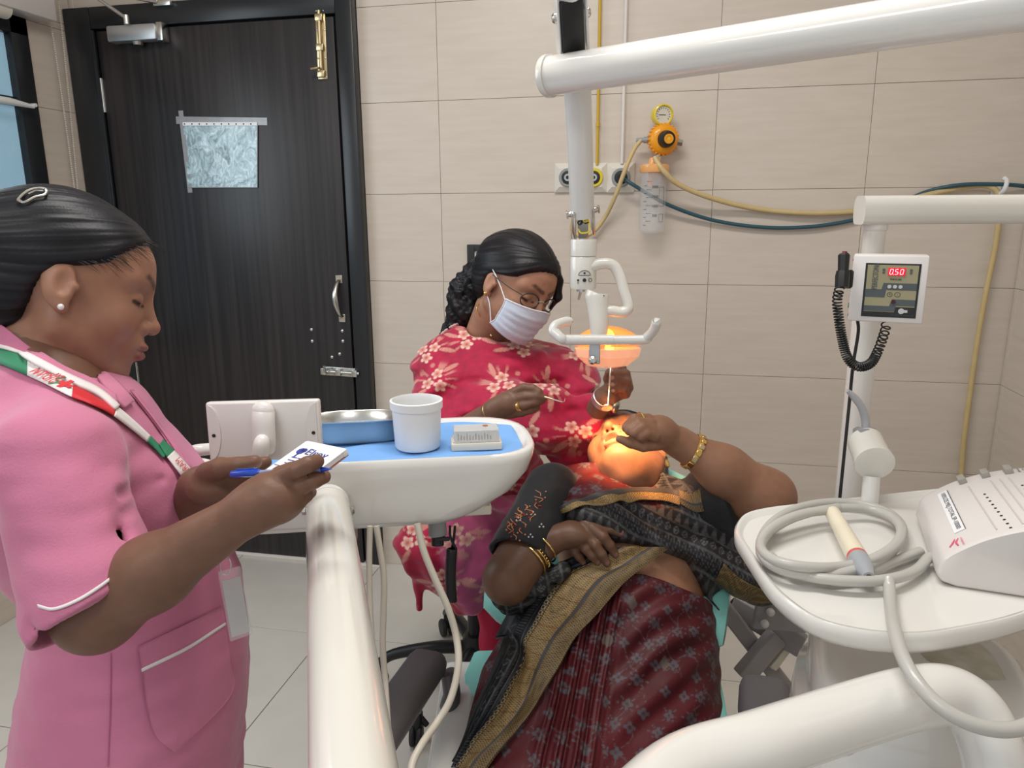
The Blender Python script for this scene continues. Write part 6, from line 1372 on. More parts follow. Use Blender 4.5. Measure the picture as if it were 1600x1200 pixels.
# lap: kurta over the thighs, with pale pink patterned veil; trousers
knR = P(705, 905, 1.78)
def f_lap(Q):
    h0 = V(hb_[0], hb_[1], .58)
    d = schain(Q, [h0, P(740, 860, 1.72), P(690, 850, 1.62)], [.15, .10, .085], .05); d = smin(d, schain(Q, [h0 + xr * .10, P(800, 850, 1.80), P(795, 900, 1.72)], [.12, .09, .08], .05), .05)
    d = smin(d, scap(Q, P(650, 850, 1.62), P(656, 950, 1.66), .034, .004), .03); d = smin(d, scap(Q, P(628, 845, 1.62), P(634, 880, 1.64), .022, .008), .03)
    d = smin(d, scap(Q, P(720, 900, 1.62), P(735, 950, 1.64), .05, .02), .04)
    f_ = .010 * vnoise(Q * np.array([1, 1, .5], F32), 14.) + .005 * vnoise(Q, 34., 2) + .004 * np.sin((Q @ np.array([70, -40, 22], F32)))
    return d + f_
def lapcol(Q):
    c = dcol(Q); p = dcol(Q, True); s = (Q - P(690, 850, 1.62)) @ xr; z = Q[:, 2]
    return mixc(c, sst(.02, .035, s + .25 * (z - .60) + .01 * vnoise(Q, 40.)), p) if 0 else c * (1 - sst(.02, .035, s + .25 * (z - .6)))[:, None] + p * sst(.02, .035, s + .25 * (z - .6))[:, None]
lo, hi = bb([V(hb_[0], hb_[1], .58), P(640, 940, 1.66), P(800, 850, 1.8), P(690, 850, 1.62)], .16); sdf_obj('kurta', f_lap, lo, hi, .0036, M['dup'], dent, lapcol)
f_tr = lambda Q: smin(schain(Q, [P(778, 940, 1.75), P(776, 1000, 1.78), P(776, 1060, 1.82), P(776, 1120, 1.86)], [.055, .040, .034, .030], .02), schain(Q, [P(860, 940, 1.80), P(860, 1000, 1.84), P(860, 1120, 1.92)], [.055, .045, .032], .02), .01) + .004 * vnoise(Q * np.array([1, 1, .3], F32), 40.)
lo, hi = bb([P(778, 940, 1.75), P(776, 1120, 1.86), P(860, 1120, 1.92)], .08); sdf_obj('trousers', f_tr, lo, hi, .005, mat('crimson_cotton', (.42, .006, .045), .8, bump=(300, .2)), dent)
# mask: pleated sheet over nose, mouth and chin
NU, NV = 34, 26; gm = []
for side in (0, 1):
    for j in range(NV):
        for i in range(NU):
            a = -1 + 2 * i / (NU - 1); t_ = j / (NV - 1); ang = a * radians(68)
            z = -.014 - .098 * t_ - .010 * abs(a) * (1 - t_) + .018 * a * a * t_
            prx = .108 - .016 * t_ + .006 * math.exp(-((t_ - .25) / .25) ** 2) ; pry = .066
            x = -.004 + prx * cos(ang) ** .75; y = pry * sin(ang) * (1.0 - .12 * t_)
            x -= .010 * max(0, t_ - .8) / .2
            pl__ = .0016 * (((t_ * 5.2 + .08 * sin(a * 4)) % 1.0) < .55) * (1 - abs(a) ** 3) * (t_ > .12)
            k = side * .0014; nn_ = nrm([cos(ang), sin(ang), 0]); gm.append(dw(np.array([x, y, z]) + nn_ * (pl__ - k + .010)))
fm = []; I = lambda s, i, j: s * NU * NV + j * NU + i
for j in range(NV - 1):
    for i in range(NU - 1): fm += [(I(0, i, j), I(0, i, j + 1), I(0, i + 1, j + 1), I(0, i + 1, j)), (I(1, i, j), I(1, i + 1, j), I(1, i + 1, j + 1), I(1, i, j + 1))]
for i in range(NU - 1): fm += [(I(0, i, 0), I(0, i + 1, 0), I(1, i + 1, 0), I(1, i, 0)), (I(0, i, NV - 1), I(1, i, NV - 1), I(1, i + 1, NV - 1), I(0, i + 1, NV - 1))]
for j in range(NV - 1): fm += [(I(0, 0, j), I(1, 0, j), I(1, 0, j + 1), I(0, 0, j + 1)), (I(0, NU - 1, j), I(0, NU - 1, j + 1), I(1, NU - 1, j + 1), I(1, NU - 1, j))]
mk = part('face_mask', (gm, fm), mat('pale_blue_mask', (.60, .68, .80), .85, bump=(500, .2)), dent, angle=None)
wl_ = mat('mask_edge', (.82, .83, .86), .8)
part('mask_edge', tube([gm[I(0, i, 0)] for i in range(NU)], .0014, 6), wl_, mk); part('mask_edge', tube([gm[I(0, 0, j)] for j in range(NV)], .0013, 6), wl_, mk)
earR = dw([-.012, -.082, .018]); earB = dw([-.006, -.080, -.034])
part('ear_loop', tube([gm[I(0, 0, 1)], dw([.02, -.078, .0]), earR], .0012, 6, 4), wl_, mk); part('ear_loop', tube([gm[I(0, 0, NV - 2)], dw([.015, -.072, -.055]), earB], .0012, 6, 4), wl_, mk)
# glasses
gl = thing('eyeglasses', dw([.09, 0, 0]), 'thin dark-rimmed eyeglasses worn by the seated dentist', 'glasses')
for sg_ in (-1, 1):
    rp = [dw([.0945 - .010 * abs((sg_ * .034 + .025 * cos(a)) / .055) ** 2, sg_ * .034 + .0255 * cos(a), -.005 + .0180 * sin(a) * (1 - .1 * (sin(a) < 0))]) for a in np.linspace(0, 2 * pi, 33)]
    part('rim', tube(rp, .0014, 6, cap=False), 'print', gl)
    cgl = dw([.0935, sg_ * .034, -.004]); part('lens', (np.vstack([rp[:-1], [cgl]]), [(k, (k + 1) % 32, 32) for k in range(32)]), mat('lens_glass', (1, 1, 1), .03, trans=1, ior=1.05, alpha=.25), gl)
    part('temple_arm', tube([dw([.084, sg_ * .056, .002]), dw([.05, sg_ * .075, .004]), dw([-.004, sg_ * .083, .008])], .0011, 6, 4), 'print', gl)
part('bridge', tube([dw([.094, -.012, 0]), dw([.098, 0, .003]), dw([.094, .012, 0])], .0011, 6, 4), 'steel', gl)
obj('ear_stud', join(lathe([(.0045, 0), (.0045, .0015), (.002, .003)], dw([-.001, -.083, -.037]), -dR[1], 12)), M['gold'], label='small round gold stud in the seated dentist\'s ear', cat='earring')
obj('necklace', tube([dw([-.040, -.047, -.075]), dw([-.030, -.052, -.092]), P(763, 515, 1.725), P(768, 525, 1.72)], .0013, 6, 5), M['gold'], dent)
fr1 = nrm(fR[2][0][1] - fR[2][0][0]); c = fR[2][0][0] * .4 + fR[2][0][1] * .6
def band(name, c, ax_, r, w_, m, par=None, **k): return obj(name, lathe([(r, -w_), (r + .0012, -w_ * .8), (r + .0016, 0), (r + .0012, w_ * .8), (r, w_), (r - .0006, w_), (r - .0006, -w_)], c, ax_, 24, close=True), m, par, **k)
band('finger_ring', c, fr1, .0102, .0035, M['gold'], label='broad gold ring on the seated dentist\'s finger of her probe hand', cat='ring')
fl1 = nrm(fL[0][0][1] - fL[0][0][0]); band('finger_ring', fL[0][0][0] * .5 + fL[0][0][1] * .5, fl1, .0104, .0014, M['gold'], label='thin gold ring on the seated dentist\'s hand holding the mirror', cat='ring')
wa = nrm(wrL - elL); wc = wrL + wa * -.004
wt = thing('wristwatch', wc, 'steel wristwatch on the seated dentist\'s wrist beside the mirror', 'watch')
part('strap', lathe([(.0245, -.008), (.0262, -.007), (.0262, .007), (.0245, .008)], wc, wa, 30, close=True), 'alu', wt)
wd = nrm(np.cross(wa, nrm(FW))); wd = wd if wd @ RT > 0 else -wd
part('case', lathe([(.013, 0), (.014, .002), (.014, .006), (.012, .008)], wc + (-FW * .45 + wd * .9 - wa * (wa @ (-FW * .45 + wd * .9))) * .026, nrm(-FW * .45 + wd * .9), 24), 'steel', wt)
wa2 = nrm(wrR - elR); band('bracelet', wrR - wa2 * .012, wa2, .0235, .0012, M['gold'], label='thin bracelet on the dentist\'s wrist above the blue drape', cat='bracelet')
# instruments
a, b = P(954, 576, 1.50), P(950, 632, 1.455); mr = thing('mouth_mirror', b, 'steel dental mouth mirror held above the patient\'s mouth', 'mirror')
part('handle', tube([a + (a - b) * .15, a * .5 + b * .5, b], [.0028, .0024, .0016], 10), 'steel', mr)
mc = P(948, 637, 1.445); mn = nrm(V(.1, -.5, -.45)); part('mirror_head', lathe([(.0100, -.001), (.0112, 0), (.0112, .0016), (.0102, .002), (.0098, .0014)], mc, mn, 24), 'steel', mr)
part('mirror_neck', tube([b, b + V(0, 0, -.003), mc + RT * .004], .0013, 8, 3), 'steel', mr)
a, b = P(838, 617, 1.462), P(880, 628, 1.44); pr_ = thing('dental_probe', (a + b) / 2, 'fine steel dental probe held in the dentist\'s lower hand against the crimson cloth', 'probe')
part('handle', tube([a - (b - a) * .3, a, a * .4 + b * .6], [.0026, .0026, .002], 10), 'brass', pr_); part('tip', tube([a * .4 + b * .6, b, b + V(.004, 0, .008)], [.0018, .001, .0004], 8, 4), 'steel', pr_)
# ------------------------------------------------------------------ patient in a maroon saree, reclining in the chair
SK_P = (.30, .150, .090)
pHO = P(978, 718, 1.56); pR = frame(camvec(-.42, .84, .34), camvec(.10, .30, -.95)); SCP = 1.0
def ql_(p): return (np.asarray(p, float) - pHO) @ pR.T / SCP
def qw(q): return np.asarray(q, float) * SCP @ pR + pHO
pat = thing('person', P(960, 1000, 1.42), 'woman in maroon and black silk saree reclining in dental chair with raised fist', 'person')
# straight body axis from neck to knees
a0_, a1_ = P(985, 728, 1.50), P(940, 1150, 1.30)
pA = nrm(a1_ - a0_); pL = nrm(RT - pA * (RT @ pA)); pN = np.cross(pL, pA); pN = pN if pN @ FW < 0 else -pN
def pst(u, v, d, hw, h):
    S_ = P(u, v, d) - pN * h; q = S_ - a0_; return (q @ pA, q @ pL, q @ pN, hw * d / FPX, h)
PS = [pst(985, 722, 1.49, 62, .055), pst(990, 742, 1.475, 112, .080), pst(992, 775, 1.445, 140, .105), pst(994, 815, 1.405, 138, .125), pst(998, 858, 1.385, 128, .120), pst(1000, 900, 1.36, 128, .125), pst(985, 950, 1.335, 152, .130), pst(970, 1010, 1.31, 176, .130), pst(952, 1080, 1.265, 198, .125), pst(938, 1160, 1.205, 206, .115), pst(925, 1260, 1.12, 212, .105), pst(915, 1400, 1.02, 215, .095)]
ptor = Loft(a0_, pA, pL, pN, PS, kcap=.02)
sR, eR, wR = P(862, 765, 1.47), P(793, 905, 1.335), P(858, 848, 1.275)
sL, eL, wL_ = P(1120, 785, 1.47), P(1198, 776, 1.37), P(1062, 692, 1.36)
_rest = lambda Q: ptor(Q, .022, cap=False)
def on_cloth(uvs, rs, lift):
    h_ = hit(_rest, [q[0] for q in uvs], [q[1] for q in uvs], .9, 1.8); dd_ = (h_ - CAM) @ FW
    return ([P(q[0], q[1], d_ - r * 1.0 - l_) for q, d_, r, l_ in zip(uvs, dd_, rs, lift)], rs)
LF = [.020, .022, .013, .002]
fR_ = [on_cloth([(916, 820), (936, 822), (953, 827), (969, 833)], [.0130, .0110, .0098, .0084], [.016, .012, .008, .002]),
       on_cloth([(925, 826), (943, 839), (953, 852), (961, 866)], [.0122, .0104, .0094, .0080], LF),
       on_cloth([(914, 834), (930, 852), (940, 866), (948, 879)], [.0122, .0104, .0094, .0080], LF),
       on_cloth([(902, 841), (915, 857), (925, 868), (933, 878)], [.0118, .0100, .0090, .0076], LF),
       on_cloth([(890, 846), (898, 861), (905, 870), (911, 878)], [.0108, .0090, .0082, .0070], LF)]
_k = fR_[2][0][0]; _dk = (_k - CAM) @ FW
wR = P(856, 847, _dk + .004)
def hpR(Q):
    d = scap(Q, wR, W3(890, 835, _dk + .008), .0250, .0220); d = smin(d, sell(Q, W3(900, 834, _dk + .006), (.036, .030, .020)), .018)
    for p, r in fR_: d = smin(d, schain(Q, p, np.array(r) * .95, .003), .0045)
    return d
fL_ = [([W3(1012, 656, 1.335), W3(992, 656, 1.325), W3(980, 668, 1.325), W3(992, 676, 1.345)], [.0130, .0118, .0105, .0088]),
       ([W3(1016, 664, 1.320), W3(997, 662, 1.312), W3(984, 672, 1.308), W3(996, 681, 1.330)], [.0130, .0118, .0105, .0088]),
       ([W3(1018, 674, 1.312), W3(1003, 668, 1.303), W3(992, 676, 1.300), W3(1000, 684, 1.320)], [.0125, .0112, .0100, .0085]),
       ([W3(1022, 682, 1.310), W3(1010, 677, 1.300), W3(1001, 682, 1.300), W3(1006, 689, 1.315)], [.0115, .0100, .0092, .0078]),
       ([W3(1030, 692, 1.335), W3(1005, 696, 1.320), W3(985, 692, 1.318), W3(968, 686, 1.318)], [.0150, .0128, .0105, .0075])]
def hpL(Q):
    d = scap(Q, wL_, W3(1035, 678, 1.345), .0260, .0270); d = smin(d, sell(Q, W3(1026, 672, 1.338), (.032, .032, .026)), .018)
    for p, r in fL_: d = smin(d, schain(Q, p, np.array(r) * .92, .002), .0035)
    return d
pnT, pnB = qw([-.020, 0, -.070]), P(985, 745, 1.52)
fph = lambda Q: smin(smin(head_sdf(ql_(Q), mouth=.012, fat=.006) * SCP, scap(Q, pnT, pnB, .056, .068), .03), sell(Q, qw([.028, 0, -.098]), (.036, .036, .036)), .03)
fpR = lambda Q: smin(schain(Q, [sR, eR, wR], [.050, .0415, .0250], .02), hpR(Q), .012)
fpL = lambda Q: smin(schain(Q, [sL, eL, eL * .5 + wL_ * .5, wL_], [.052, .0465, .0415, .0275], .03), hpL(Q), .012)
fpT = lambda Q: ptor(Q, -.004)
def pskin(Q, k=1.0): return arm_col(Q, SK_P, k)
ps = []
lo, hi = bb([pHO, pnB], .16); vs, Q = mesh_sdf(fph, lo, hi, .0022); ps.append((vs, Q, skin_face_col(ql_(vs), SK_P, (.30, .09, .07))))
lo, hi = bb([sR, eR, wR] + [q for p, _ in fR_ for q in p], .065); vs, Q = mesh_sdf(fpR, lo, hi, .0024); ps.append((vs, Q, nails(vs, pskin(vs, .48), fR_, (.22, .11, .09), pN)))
lo, hi = bb([sL, eL, wL_] + [q for p, _ in fL_ for q in p], .072); vs, Q = mesh_sdf(fpL, lo, hi, .0024); ps.append((vs, Q, pskin(vs, .95)))  # lit look of the raised forearm is put into its lighter skin
def bb_loft(L, m=.03, s0=None, s1=None):
    q = []
    for r in L.t:
        if (s0 is None or r[0] >= s0) and (s1 is None or r[0] <= s1):
            for a in (-1, 1):
                for b in (-1, 1): q.append(L.O + L.A * r[0] + L.L * (r[1] + a * r[3]) + L.N * (r[2] + b * r[4]))
    return bb(q, m)
lo, hi = bb_loft(ptor); 
def belly(Q): return smax(fpT(Q) - .0, -sball(Q, nav, .0045), .006)
nav = hit(lambda Q: fpT(Q), 1023, 884, .9, 1.7)[0]
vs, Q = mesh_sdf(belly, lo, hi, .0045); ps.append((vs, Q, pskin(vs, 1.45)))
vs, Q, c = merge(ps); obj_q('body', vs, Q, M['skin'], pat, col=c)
# hair behind the head
fphh = lambda Q: hair_fn(ql_(Q), .010) * SCP
lo, hi = bb([pHO], .16); vs, Q = mesh_sdf(fphh, lo, hi, .0028); obj_q('hair', vs, Q, M['hair'], pat, col=np.tile([.011, .010, .011], (len(vs), 1)))
# blouse: black sleeves with embroidery
uR, uL = nrm(eR - sR), nrm(eL - sL)
def f_bl(Q):
    d = scap(Q, sR, sR + uR * .185, .054, .058); d = smax(d, (Q - (sR + uR * .165).astype(F32)) @ nrm(uR + .15 * pL).astype(F32), .004); d = smax(d, -scap(Q, sR + uR * .12, sR + uR * .3, .050, .050), .003)
    e = scap(Q, sL, sL + uL * .10, .078, .070); e = smax(e, (Q - (sL + uL * .085).astype(F32)) @ uL.astype(F32), .004); e = smax(e, -scap(Q, sL + uL * .05, sL + uL * .2, .060, .056), .003)
    d = np.minimum(d, e); c_ = ptor(Q, .003); s_ = ptor.loc(Q)[0]; c_ = smax(c_, np.maximum(s_ - .17, .012 - s_), .01); return smin(d, c_, .03) + .0022 * vnoise(Q, 26.) + .0014 * vnoise(Q, 55., 1)
lo, hi = bb([sR, sL, sR + uR * .2, sL + uL * .12, P(990, 880, 1.4)], .16); bl = sdf_obj('blouse', f_bl, lo, hi, .0035, mat('black_blouse_cotton', (.012, .012, .014), .75, bump=(300, .2), sheen=.2), pat)
er = random.Random(4); om, rm, wm = mat('orange_thread', (.62, .25, .10), .6), mat('red_thread', (.45, .03, .03), .6), mat('silver_thread', (.62, .62, .62), .5); mo = {0: [], 1: [], 2: []}
for (u0, v0, u1, v1, w0) in ((800, 858, 850, 770, 0), (795, 835, 820, 795, 0)):
    n = 9 if w0 == 0 else 5
    for k in range(n):
        t_ = (k + .5) / n; u, v = u0 + (u1 - u0) * t_ + er.uniform(-4, 4), v0 + (v1 - v0) * t_
        br = [(u, v), (u + er.uniform(-8, 8), v - 5), (u + er.uniform(-9, 9), v - 9)]
        h_ = hit(f_bl, [q[0] for q in br], [q[1] for q in br], .9, 1.8, .0004) - FW * .001; mo[0].append(tube(h_, .0007, 5, 3))
        for _ in range(2): mo[1 if er.random() < .6 else 0].append(ball(hit(f_bl, u + er.uniform(-9, 9), v + er.uniform(-7, 3), .9, 1.8)[0] - FW * .0008, .0017, 7, 5))
for (u, v) in ((833, 803), (829, 838), (846, 822), (810, 812)):
    for dx, dy in ((0, -3), (3, 1), (-3, 1)): mo[2].append(ball(hit(f_bl, u + dx, v + dy, .9, 1.8)[0] - FW * .0008, .0018, 7, 5))
for k, m in ((0, om), (1, rm), (2, wm)): part('embroidery', join(*mo[k]), m, bl, kind='stuff')
# saree patterns
def motif(x, y, h):
    a = h * 6.28 * 0 + .5; r = np.hypot(x, y); th = np.arctan2(y, x); m = np.zeros(len(x))
    d1 = np.abs(x) + np.abs(y); m = np.maximum(m, sst(.0105, .0095, d1) * (d1 > .0062)) if False else m
    pet = .0085 * (.55 + .55 * np.abs(np.cos(2 * th)) ** 1.5); core = sst(.0008, -.0006, r - pet) ; m = np.maximum(m, core * (1 - .8 * sst(.0034, .0022, r)))
    m = np.maximum(m, sst(.0016, .0008, np.abs(np.abs(x) - np.abs(y))) * (r > .0085) * (r < .0150) * (h > .3))
    dd = np.hypot(np.abs(x) - .0155, y * 1.6); m = np.maximum(m, sst(.0028, .0018, dd) * (h > .5)); return m
def saree_col(Q):
    a, b = ptor.loc(Q)[1], ptor.loc(Q)[0]; nn_ = ptor.loc(Q)[2]; a = a + np.sign(a) * np.abs(nn_) * .25
    wv_ = .006 * vnoise(Q, 12.); a = a + wv_; b = b + .01 * vnoise(Q, 9., 2)
    base = np.tile([.082, .009, .013], (len(Q), 1)) * (1 + .22 * vnoise(Q, 18.) + .10 * vnoise(Q, 160.))[:, None]
    m = stamp(a, b, .036, motif, 5, .45)
    # thin lines joining motifs
    l1 = np.abs(((a + .5 * b + .004 * np.sin(b * 160)) / .036) % 1 - .5); l2 = np.abs(((a - .6 * b + .004 * np.sin(a * 190)) / .041) % 1 - .5)
    ln = np.maximum(sst(.030, .012, l1), sst(.030, .012, l2)) * (vnoise(Q, 30., 7) > .05) * .55
    blk = stamp(a, b, .105, lambda x, y, h: (sst(.010, .009, np.abs(x) + np.abs(y) * .7)) * (h > .35), 9, .5)
    c = mixc(base, ln, (.115, .095, .105)); c = mixc(c, m * .75, (.09, .10, .115)); return mixc(c, blk * .8, (.12, .10, .085))
def ikat_col(a, b, Q):
    """dark ground with rows of grey ikat figures; a along the cloth, b across"""
    base = np.tile([.020, .018, .020], (len(Q), 1)); g = (.15, .15, .15)
    r1 = (b / .030) % 1; row = np.floor(b / .030).astype(int); x = (a / .018) % 1 - .5; y = r1 - .5
    dia = np.abs(x) + np.abs(y) * 1.1; m1 = (sst(.40, .36, dia) - sst(.28, .24, dia) + sst(.13, .09, dia)) * (row % 3 == 0)
    z_ = np.abs(np.abs(((a / .012) % 1) - .5) - .25 - .25 * (r1 - .5)); m2 = sst(.10, .04, z_) * (row % 3 == 1) * .8; tri = sst(.03, .0, np.abs(x) - .45 * r1) * (row % 3 == 2) * (np.abs(y) < .4) * .6
    ln = sst(.06, .03, np.abs(y) - .0 - .44 * 0 if False else np.abs(np.abs(y) - .46)) * .7
    m = np.maximum(np.maximum(m1, m2), np.maximum(tri, ln)) * (.75 + .4 * vnoise(Q, 200.)); return mixc(base, m, g)
def border_col(t, a, w):
    """woven gold border: t across 0..1, a along in metres"""
    zz = (a / .0042 + np.abs(((t * w / .0070) % 1) - .5) * 1.5) % 1; hb_ = sst(.25, .45, np.abs(zz - .5) * 2)
    gold = np.array([.37, .245, .095]); dk = np.array([.050, .040, .030])
    c = dk * (1 - hb_[:, None]) + gold * hb_[:, None]; return c
M['silk'] = mat('silk_saree', (.1, .01, .02), .52, attr=True, bump=(420, .2), spec=.35)
# skirt drape
WA, WB, WC = P(1048, 905, 1.36), P(1128, 930, 1.42), P(985, 905, 1.35)
def f_sk(Q):
    s_, l_, n_ = ptor.loc(Q); d = ptor(Q, .010, cap=False)
    rid = np.sin((l_ + .10 * (s_ - .2)) * 225 + 1.6 * vnoise(Q, 10.)) ** 3; pl0 = sst(.065, .02, np.abs(l_ + .035 + .10 * (s_ - .2))) * sst(.20, .27, s_)
    d = d - .0120 * rid * pl0 * (n_ > 0)
    rad = np.sin((l_ * 1.0 + (s_ - .22) * 1.15) * 85 + 2.5 * vnoise(Q, 9., 3)); d = d - .0068 * rad * sst(-.03, .05, l_) * (.25 + .75 * sst(.19, .12, l_)) * sst(.19, .27, s_) * (1 - .55 * sst(.35, .60, s_)) 
    d = d - .012 * sst(.06, .0, np.abs(l_ + .05)) * sst(.24, .45, s_) + .007 * vnoise(Q, 8., 6) + .0025 * vnoise(Q, 24., 8)
    wl0 = .222 + .14 * np.abs(l_ - .04); d = smax(d, wl0 - s_, .004)
    return smax(d, s_ - .78, .01)
lo, hi = bb_loft(ptor, .05, .18); skirt = sdf_obj('saree_skirt', f_sk, lo, hi, .0027, M['silk'], pat, saree_col)
# upper drape (pallu) across the chest
def f_up(Q):
    s_, l_, n_ = ptor.loc(Q); d = ptor(Q, .016, cap=False)
    d = smin(d, sell(Q, P(930, 800, 1.42), (.07, .06, .06)), .05)
    fo = np.sin((s_ * 1.0 - .35 * l_ + .25 * l_ * l_ * 4) * 150 + 2.2 * vnoise(Q, 9., 2)); amt = sst(.075, .12, s_)
    d = d - .0062 * fo * amt + .005 * vnoise(Q, 10., 5) + .002 * vnoise(Q, 30., 6)
    d = smin(d, schain(Q, [P(1030, 848, 1.375), P(1098, 862, 1.385), P(1160, 898, 1.40), P(1203, 916, 1.42)], [.014, .022, .034, .020], .02) + .006 * vnoise(Q, 20., 3), .03)
    d = smin(d, schain(Q, [P(1090, 790, 1.46), P(1130, 850, 1.45), P(1185, 910, 1.44)], [.05, .055, .045], .02), .03)
    d = smax(d, s_ - (.168 + .10 * np.clip(l_ - .03, 0, .2) + .9 * np.clip(l_ - .12, 0, .2) + .08 * np.clip(-l_, 0, .3)), .006)
    d = smax(d, .004 + .10 * np.clip(np.abs(l_) - .05, 0, 1) - s_, .004); d = smax(d, -n_ - .10, .01)
    return smax(d, -scap(Q, pnT, pnB, .062, .066), .006)
def up_col(Q):
    s_, l_, n_ = ptor.loc(Q); c = saree_col(Q); e = s_ - .12 + .10 * l_; dk = ikat_col(l_ * 1.0 + .2 * s_, s_ - .3 * l_, Q); w_ = sst(-.004, .002, s_ - .098 - .05 * np.cos(l_ * 9) * 0 + .12 * l_); c = c * (1 - w_[:, None]) + dk * w_[:, None]
    w2 = sst(-.002, .002, l_ - .035 - .5 * (s_ - .02)); dk2 = ikat_col(s_ + .4 * l_, l_ - .5 * s_, Q); w2 = w2 * (1 - w_); return c * (1 - w2[:, None]) + dk2 * w2[:, None]
lo, hi = bb_loft(ptor, .09, -.1, .36); upper = sdf_obj('saree_drape', f_up, lo, hi, .0026, M['silk'], pat, up_col)
f_all = lambda Q: np.minimum(np.minimum(f_sk(Q), f_up(Q)), fpT(Q))
def bord(name, ea, eb, nu, nv, colfn, off=.004, thick=.0022, f=None, wav=None, d0=.9, d1=1.8):
    v_, q_, uv = drape(f or f_all, ea, eb, nu, nv, off=off, thick=thick, d0=d0, d1=d1, wav=wav); m = nu * nv
    G = v_[:m].reshape(nu, nv, 3); al = np.concatenate([[0], np.cumsum(np.linalg.norm(np.diff(G[:, nv // 2], axis=0), axis=1))]); wd = np.linalg.norm(G[:, -1] - G[:, 0], axis=1).mean()
    a = np.repeat(al, nv); a = np.concatenate([a, a]); return obj_q(name, v_, q_, M['silk'], pat, col=colfn(a, uv[:, 1], wd, v_))
# main gold border running from the waist to the lower left
def c_gold(a, t, w, Q):
    c = border_col(t, a, w) * .85; c = c * (1 + .15 * vnoise(Q, 90.))[:, None]; sc = np.abs(((a / .0105) % 1) - .5) * 2
    # scalloped edge, fine black line, dark band in the middle, dimmer right part
    scal = (t < .075); e = sst(.25, .0, np.abs(np.hypot((sc), (t - .035) / .035 * .8) - .72)); c = np.where(scal[:, None], mixc(np.tile([.02, .018, .02], (len(Q), 1)), e, (.42, .32, .18)), c)
    c = mixc(c, (np.abs(t - .095) < .012) * .95, (.01, .01, .01)); c = mixc(c, (np.abs(t - .60) < .045) * .9, (.045, .045, .050)); c = np.where((t > .645)[:, None], c * np.array([.62, .62, .66]), c)
    hl_ = ((a / .028) % 1 < .10) & (t > .11) & (t < .55); return np.where(hl_[:, None], c * np.array([.75, .6, .6]), c)
wv = lambda s, t: .003 * np.sin(t * 9 + s * 3) + .002 * np.sin(s * 26 + t * 4)
f_smooth = lambda Q: smin(ptor(Q, .012, cap=False), sell(Q, P(772, 1110, 1.30), (.05, .08, .12)), .05)
bord('gold_border', [(975, 858), (935, 880), (894, 902), (858, 950), (829, 1000), (790, 1060), (772, 1100), (748, 1150), (720, 1215)], [(1042, 857), (1010, 885), (975, 914), (935, 960), (898, 1004), (867, 1060), (842, 1100), (805, 1150), (755, 1220)], 520, 64, c_gold, thick=.004, f=f_smooth, wav=lambda s, t: .013 + wv(s, t))
def c_dark(a, t, w, Q):
    base = np.tile([.016, .017, .020], (len(Q), 1)); g = np.maximum(sst(.03, .012, np.abs(t - .22)), sst(.03, .012, np.abs(t - .50))) * .4; dm = np.abs(((a / .03) % 1) - .5) + np.abs(t - .36) * 2.2; g = np.maximum(g, (sst(.35, .32, dm) - sst(.26, .22, dm)) * .5)
    z_ = np.abs(np.abs(((a / .011) % 1) - .5) - .25); g = np.maximum(g, sst(.09, .03, z_) * (np.abs(t - .68) < .08) * .7); g = np.maximum(g, sst(.02, .008, np.abs(t - .84)) * .8); return mixc(base, g * (.8 + .5 * vnoise(Q, 150.)), (.17, .18, .19))
bord('dark_border', [(915, 866), (872, 892), (842, 925), (808, 960), (785, 1000), (764, 1060), (749, 1100), (735, 1150), (712, 1210)], [(972, 857), (932, 882), (892, 905), (856, 952), (828, 1002), (790, 1062), (771, 1102), (748, 1152), (722, 1214)], 320, 44, c_dark, thick=.004, f=f_smooth, wav=lambda s, t: .011 + .003 * np.sin(t * 14) + wv(s, t) * .6)
# gold border across the chest, from the right shoulder towards the left elbow
def c_chest(a, t, w, Q):
    c = border_col(t, a, w); c = np.where((t < .34)[:, None], np.array([.055, .05, .05]) * np.ones((len(Q), 1)), c * .85); return mixc(c, (np.abs(t - .36) < .02) * .9, (.01, .01, .01))
bord('chest_border', [(860, 798), (888, 788), (925, 774), (975, 766), (1030, 765), (1068, 770)], [(862, 806), (892, 798), (928, 790), (975, 785), (1030, 785), (1062, 792)], 150, 20, c_chest, off=.007, f=f_up)
bord('shoulder_border', [(1062, 768), (1082, 772), (1100, 760), (1108, 744), (1103, 730)], [(1064, 790), (1092, 800), (1128, 786), (1140, 758), (1130, 736)], 90, 26, c_gold, off=.008, f=f_up)
bord('hem_border', [(1130, 880), (1160, 905), (1195, 922), (1225, 930)], [(1118, 905), (1145, 928), (1180, 940), (1218, 938)], 70, 14, lambda a, t, w, Q: border_col(t, a, w) * .55, off=.004, f=f_up)
# cloth bundle under the left elbow
def f_bd(Q): return smin(schain(Q, [P(812, 905, 1.40), P(800, 925, 1.38), P(845, 905, 1.37), P(880, 890, 1.36)], [.030, .032, .022, .012], .02), scap(Q, P(800, 925, 1.40), P(830, 935, 1.42), .03, .03), .02) + .004 * np.sin(Q @ np.array([160, -120, 90.], F32)) + .003 * vnoise(Q, 30.)
lo, hi = bb([P(800, 920, 1.37), P(812, 905, 1.4), P(900, 860, 1.34), P(830, 935, 1.42)], .06); sdf_obj('saree_fold', f_bd, lo, hi, .0028, M['silk'], pat, lambda Q: ikat_col((Q - a0_) @ pA + .5 * (Q - a0_) @ pL, (Q - a0_) @ pL - .4 * (Q - a0_) @ pA, Q))
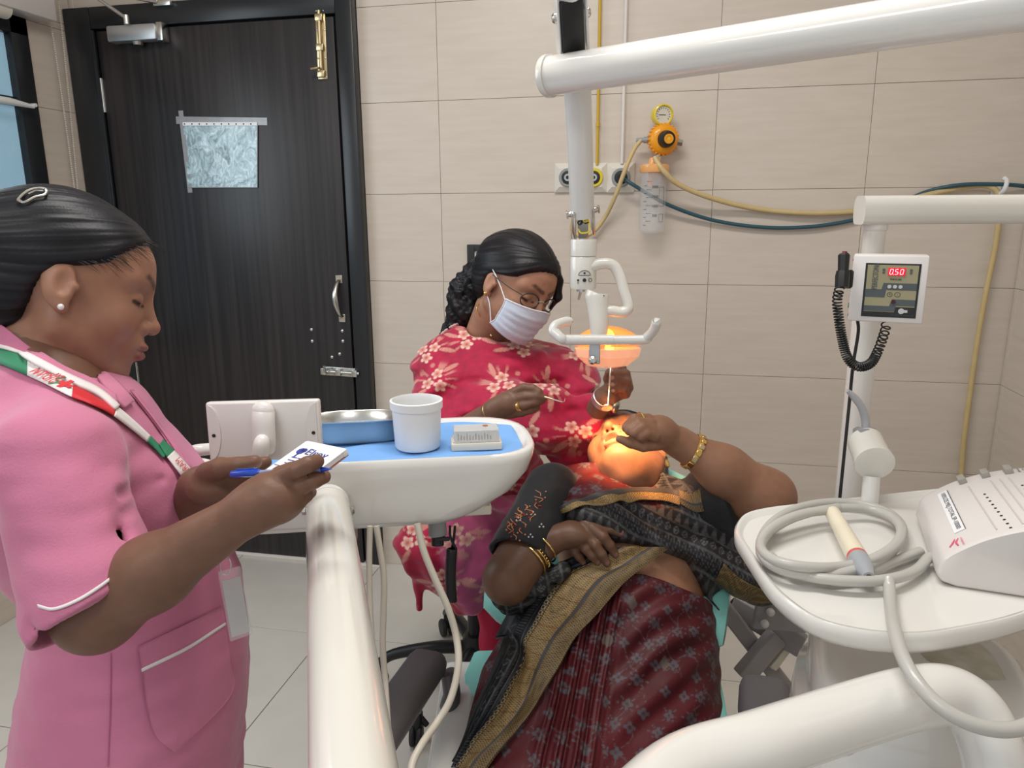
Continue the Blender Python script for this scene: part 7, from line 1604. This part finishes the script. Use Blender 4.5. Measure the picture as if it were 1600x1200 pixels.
# jewellery
aw = nrm(wR - eR); 
t = thing('bangle', wR - aw * .030, 'gold and black bangles on patient\'s forearm resting on her belly', 'bangle')
for k, (o, r, m) in enumerate(((-.046, .0360, 'gold'), (-.038, .0315, 'print'), (-.032, .0310, 'gold'), (-.026, .0310, 'print'), (-.016, .0325, 'gold'))):
    cx = wR + aw * o; e_ = nrm(np.cross(aw, FW)); g_ = np.cross(aw, e_); tl_ = .18 * (k in (0, 4))
    part('bangle_ring', tube([cx + (e_ * cos(a) + g_ * sin(a)) * r + aw * tl_ * r * sin(a) for a in np.linspace(0, 2 * pi, 40)], .0017 if k in (0, 4) else .0026, 8), m, t)
part('bead_row', join(*[ball(wR - aw * .029 + (e_ * cos(a) + g_ * sin(a)) * .0338, .0019, 7, 5) for a in np.arange(0, 2 * pi, .2)]), 'gold', t, kind='stuff')
al_ = nrm(wL_ - eL); wc = wL_ - al_ * .030
t = thing('gold_watch', wc, 'gold bracelet watch on patient\'s raised wrist', 'watch')
part('bracelet', lathe([(.0325, -.0055), (.0340, -.005), (.0345, 0), (.0340, .005), (.0325, .0055)], wc, nrm(al_ + V(0, 0, -.12)), 40, close=True), 'gold', t)
e_ = nrm(np.cross(al_, FW)); g_ = np.cross(al_, e_)
for k in range(16):
    a = 2 * pi * k / 16; r_ = e_ * cos(a) + g_ * sin(a); part('link', xf(rbox(.010, .0095, .0022, .0008, 1), wc + r_ * .0348, al_, np.cross(r_, al_), r_), 'brass' if k % 2 else 'gold', t)
je = qw([-.002, .080, -.040]); jt_ = thing('earring', je, 'gold drop earring on patient\'s ear below raised hand', 'earring')
part('stud', ball(je, .0055, 12, 8), 'gold', jt_)
dn = nrm(V(0, 0, -1) + FW * -.2); part('bell', lathe([(.002, .004), (.006, .007), (.0095, .013), (.0110, .019), (.0100, .021), (.003, .018)], je, dn, 20), 'gold', jt_)
fr3 = nrm(fL_[0][0][1] - fL_[0][0][0]); band('finger_ring', fL_[0][0][0] * .4 + fL_[0][0][1] * .6, fr3, .0130, .0018, M['gold'], label='thin gold ring on patient\'s clenched raised fist', cat='ring')
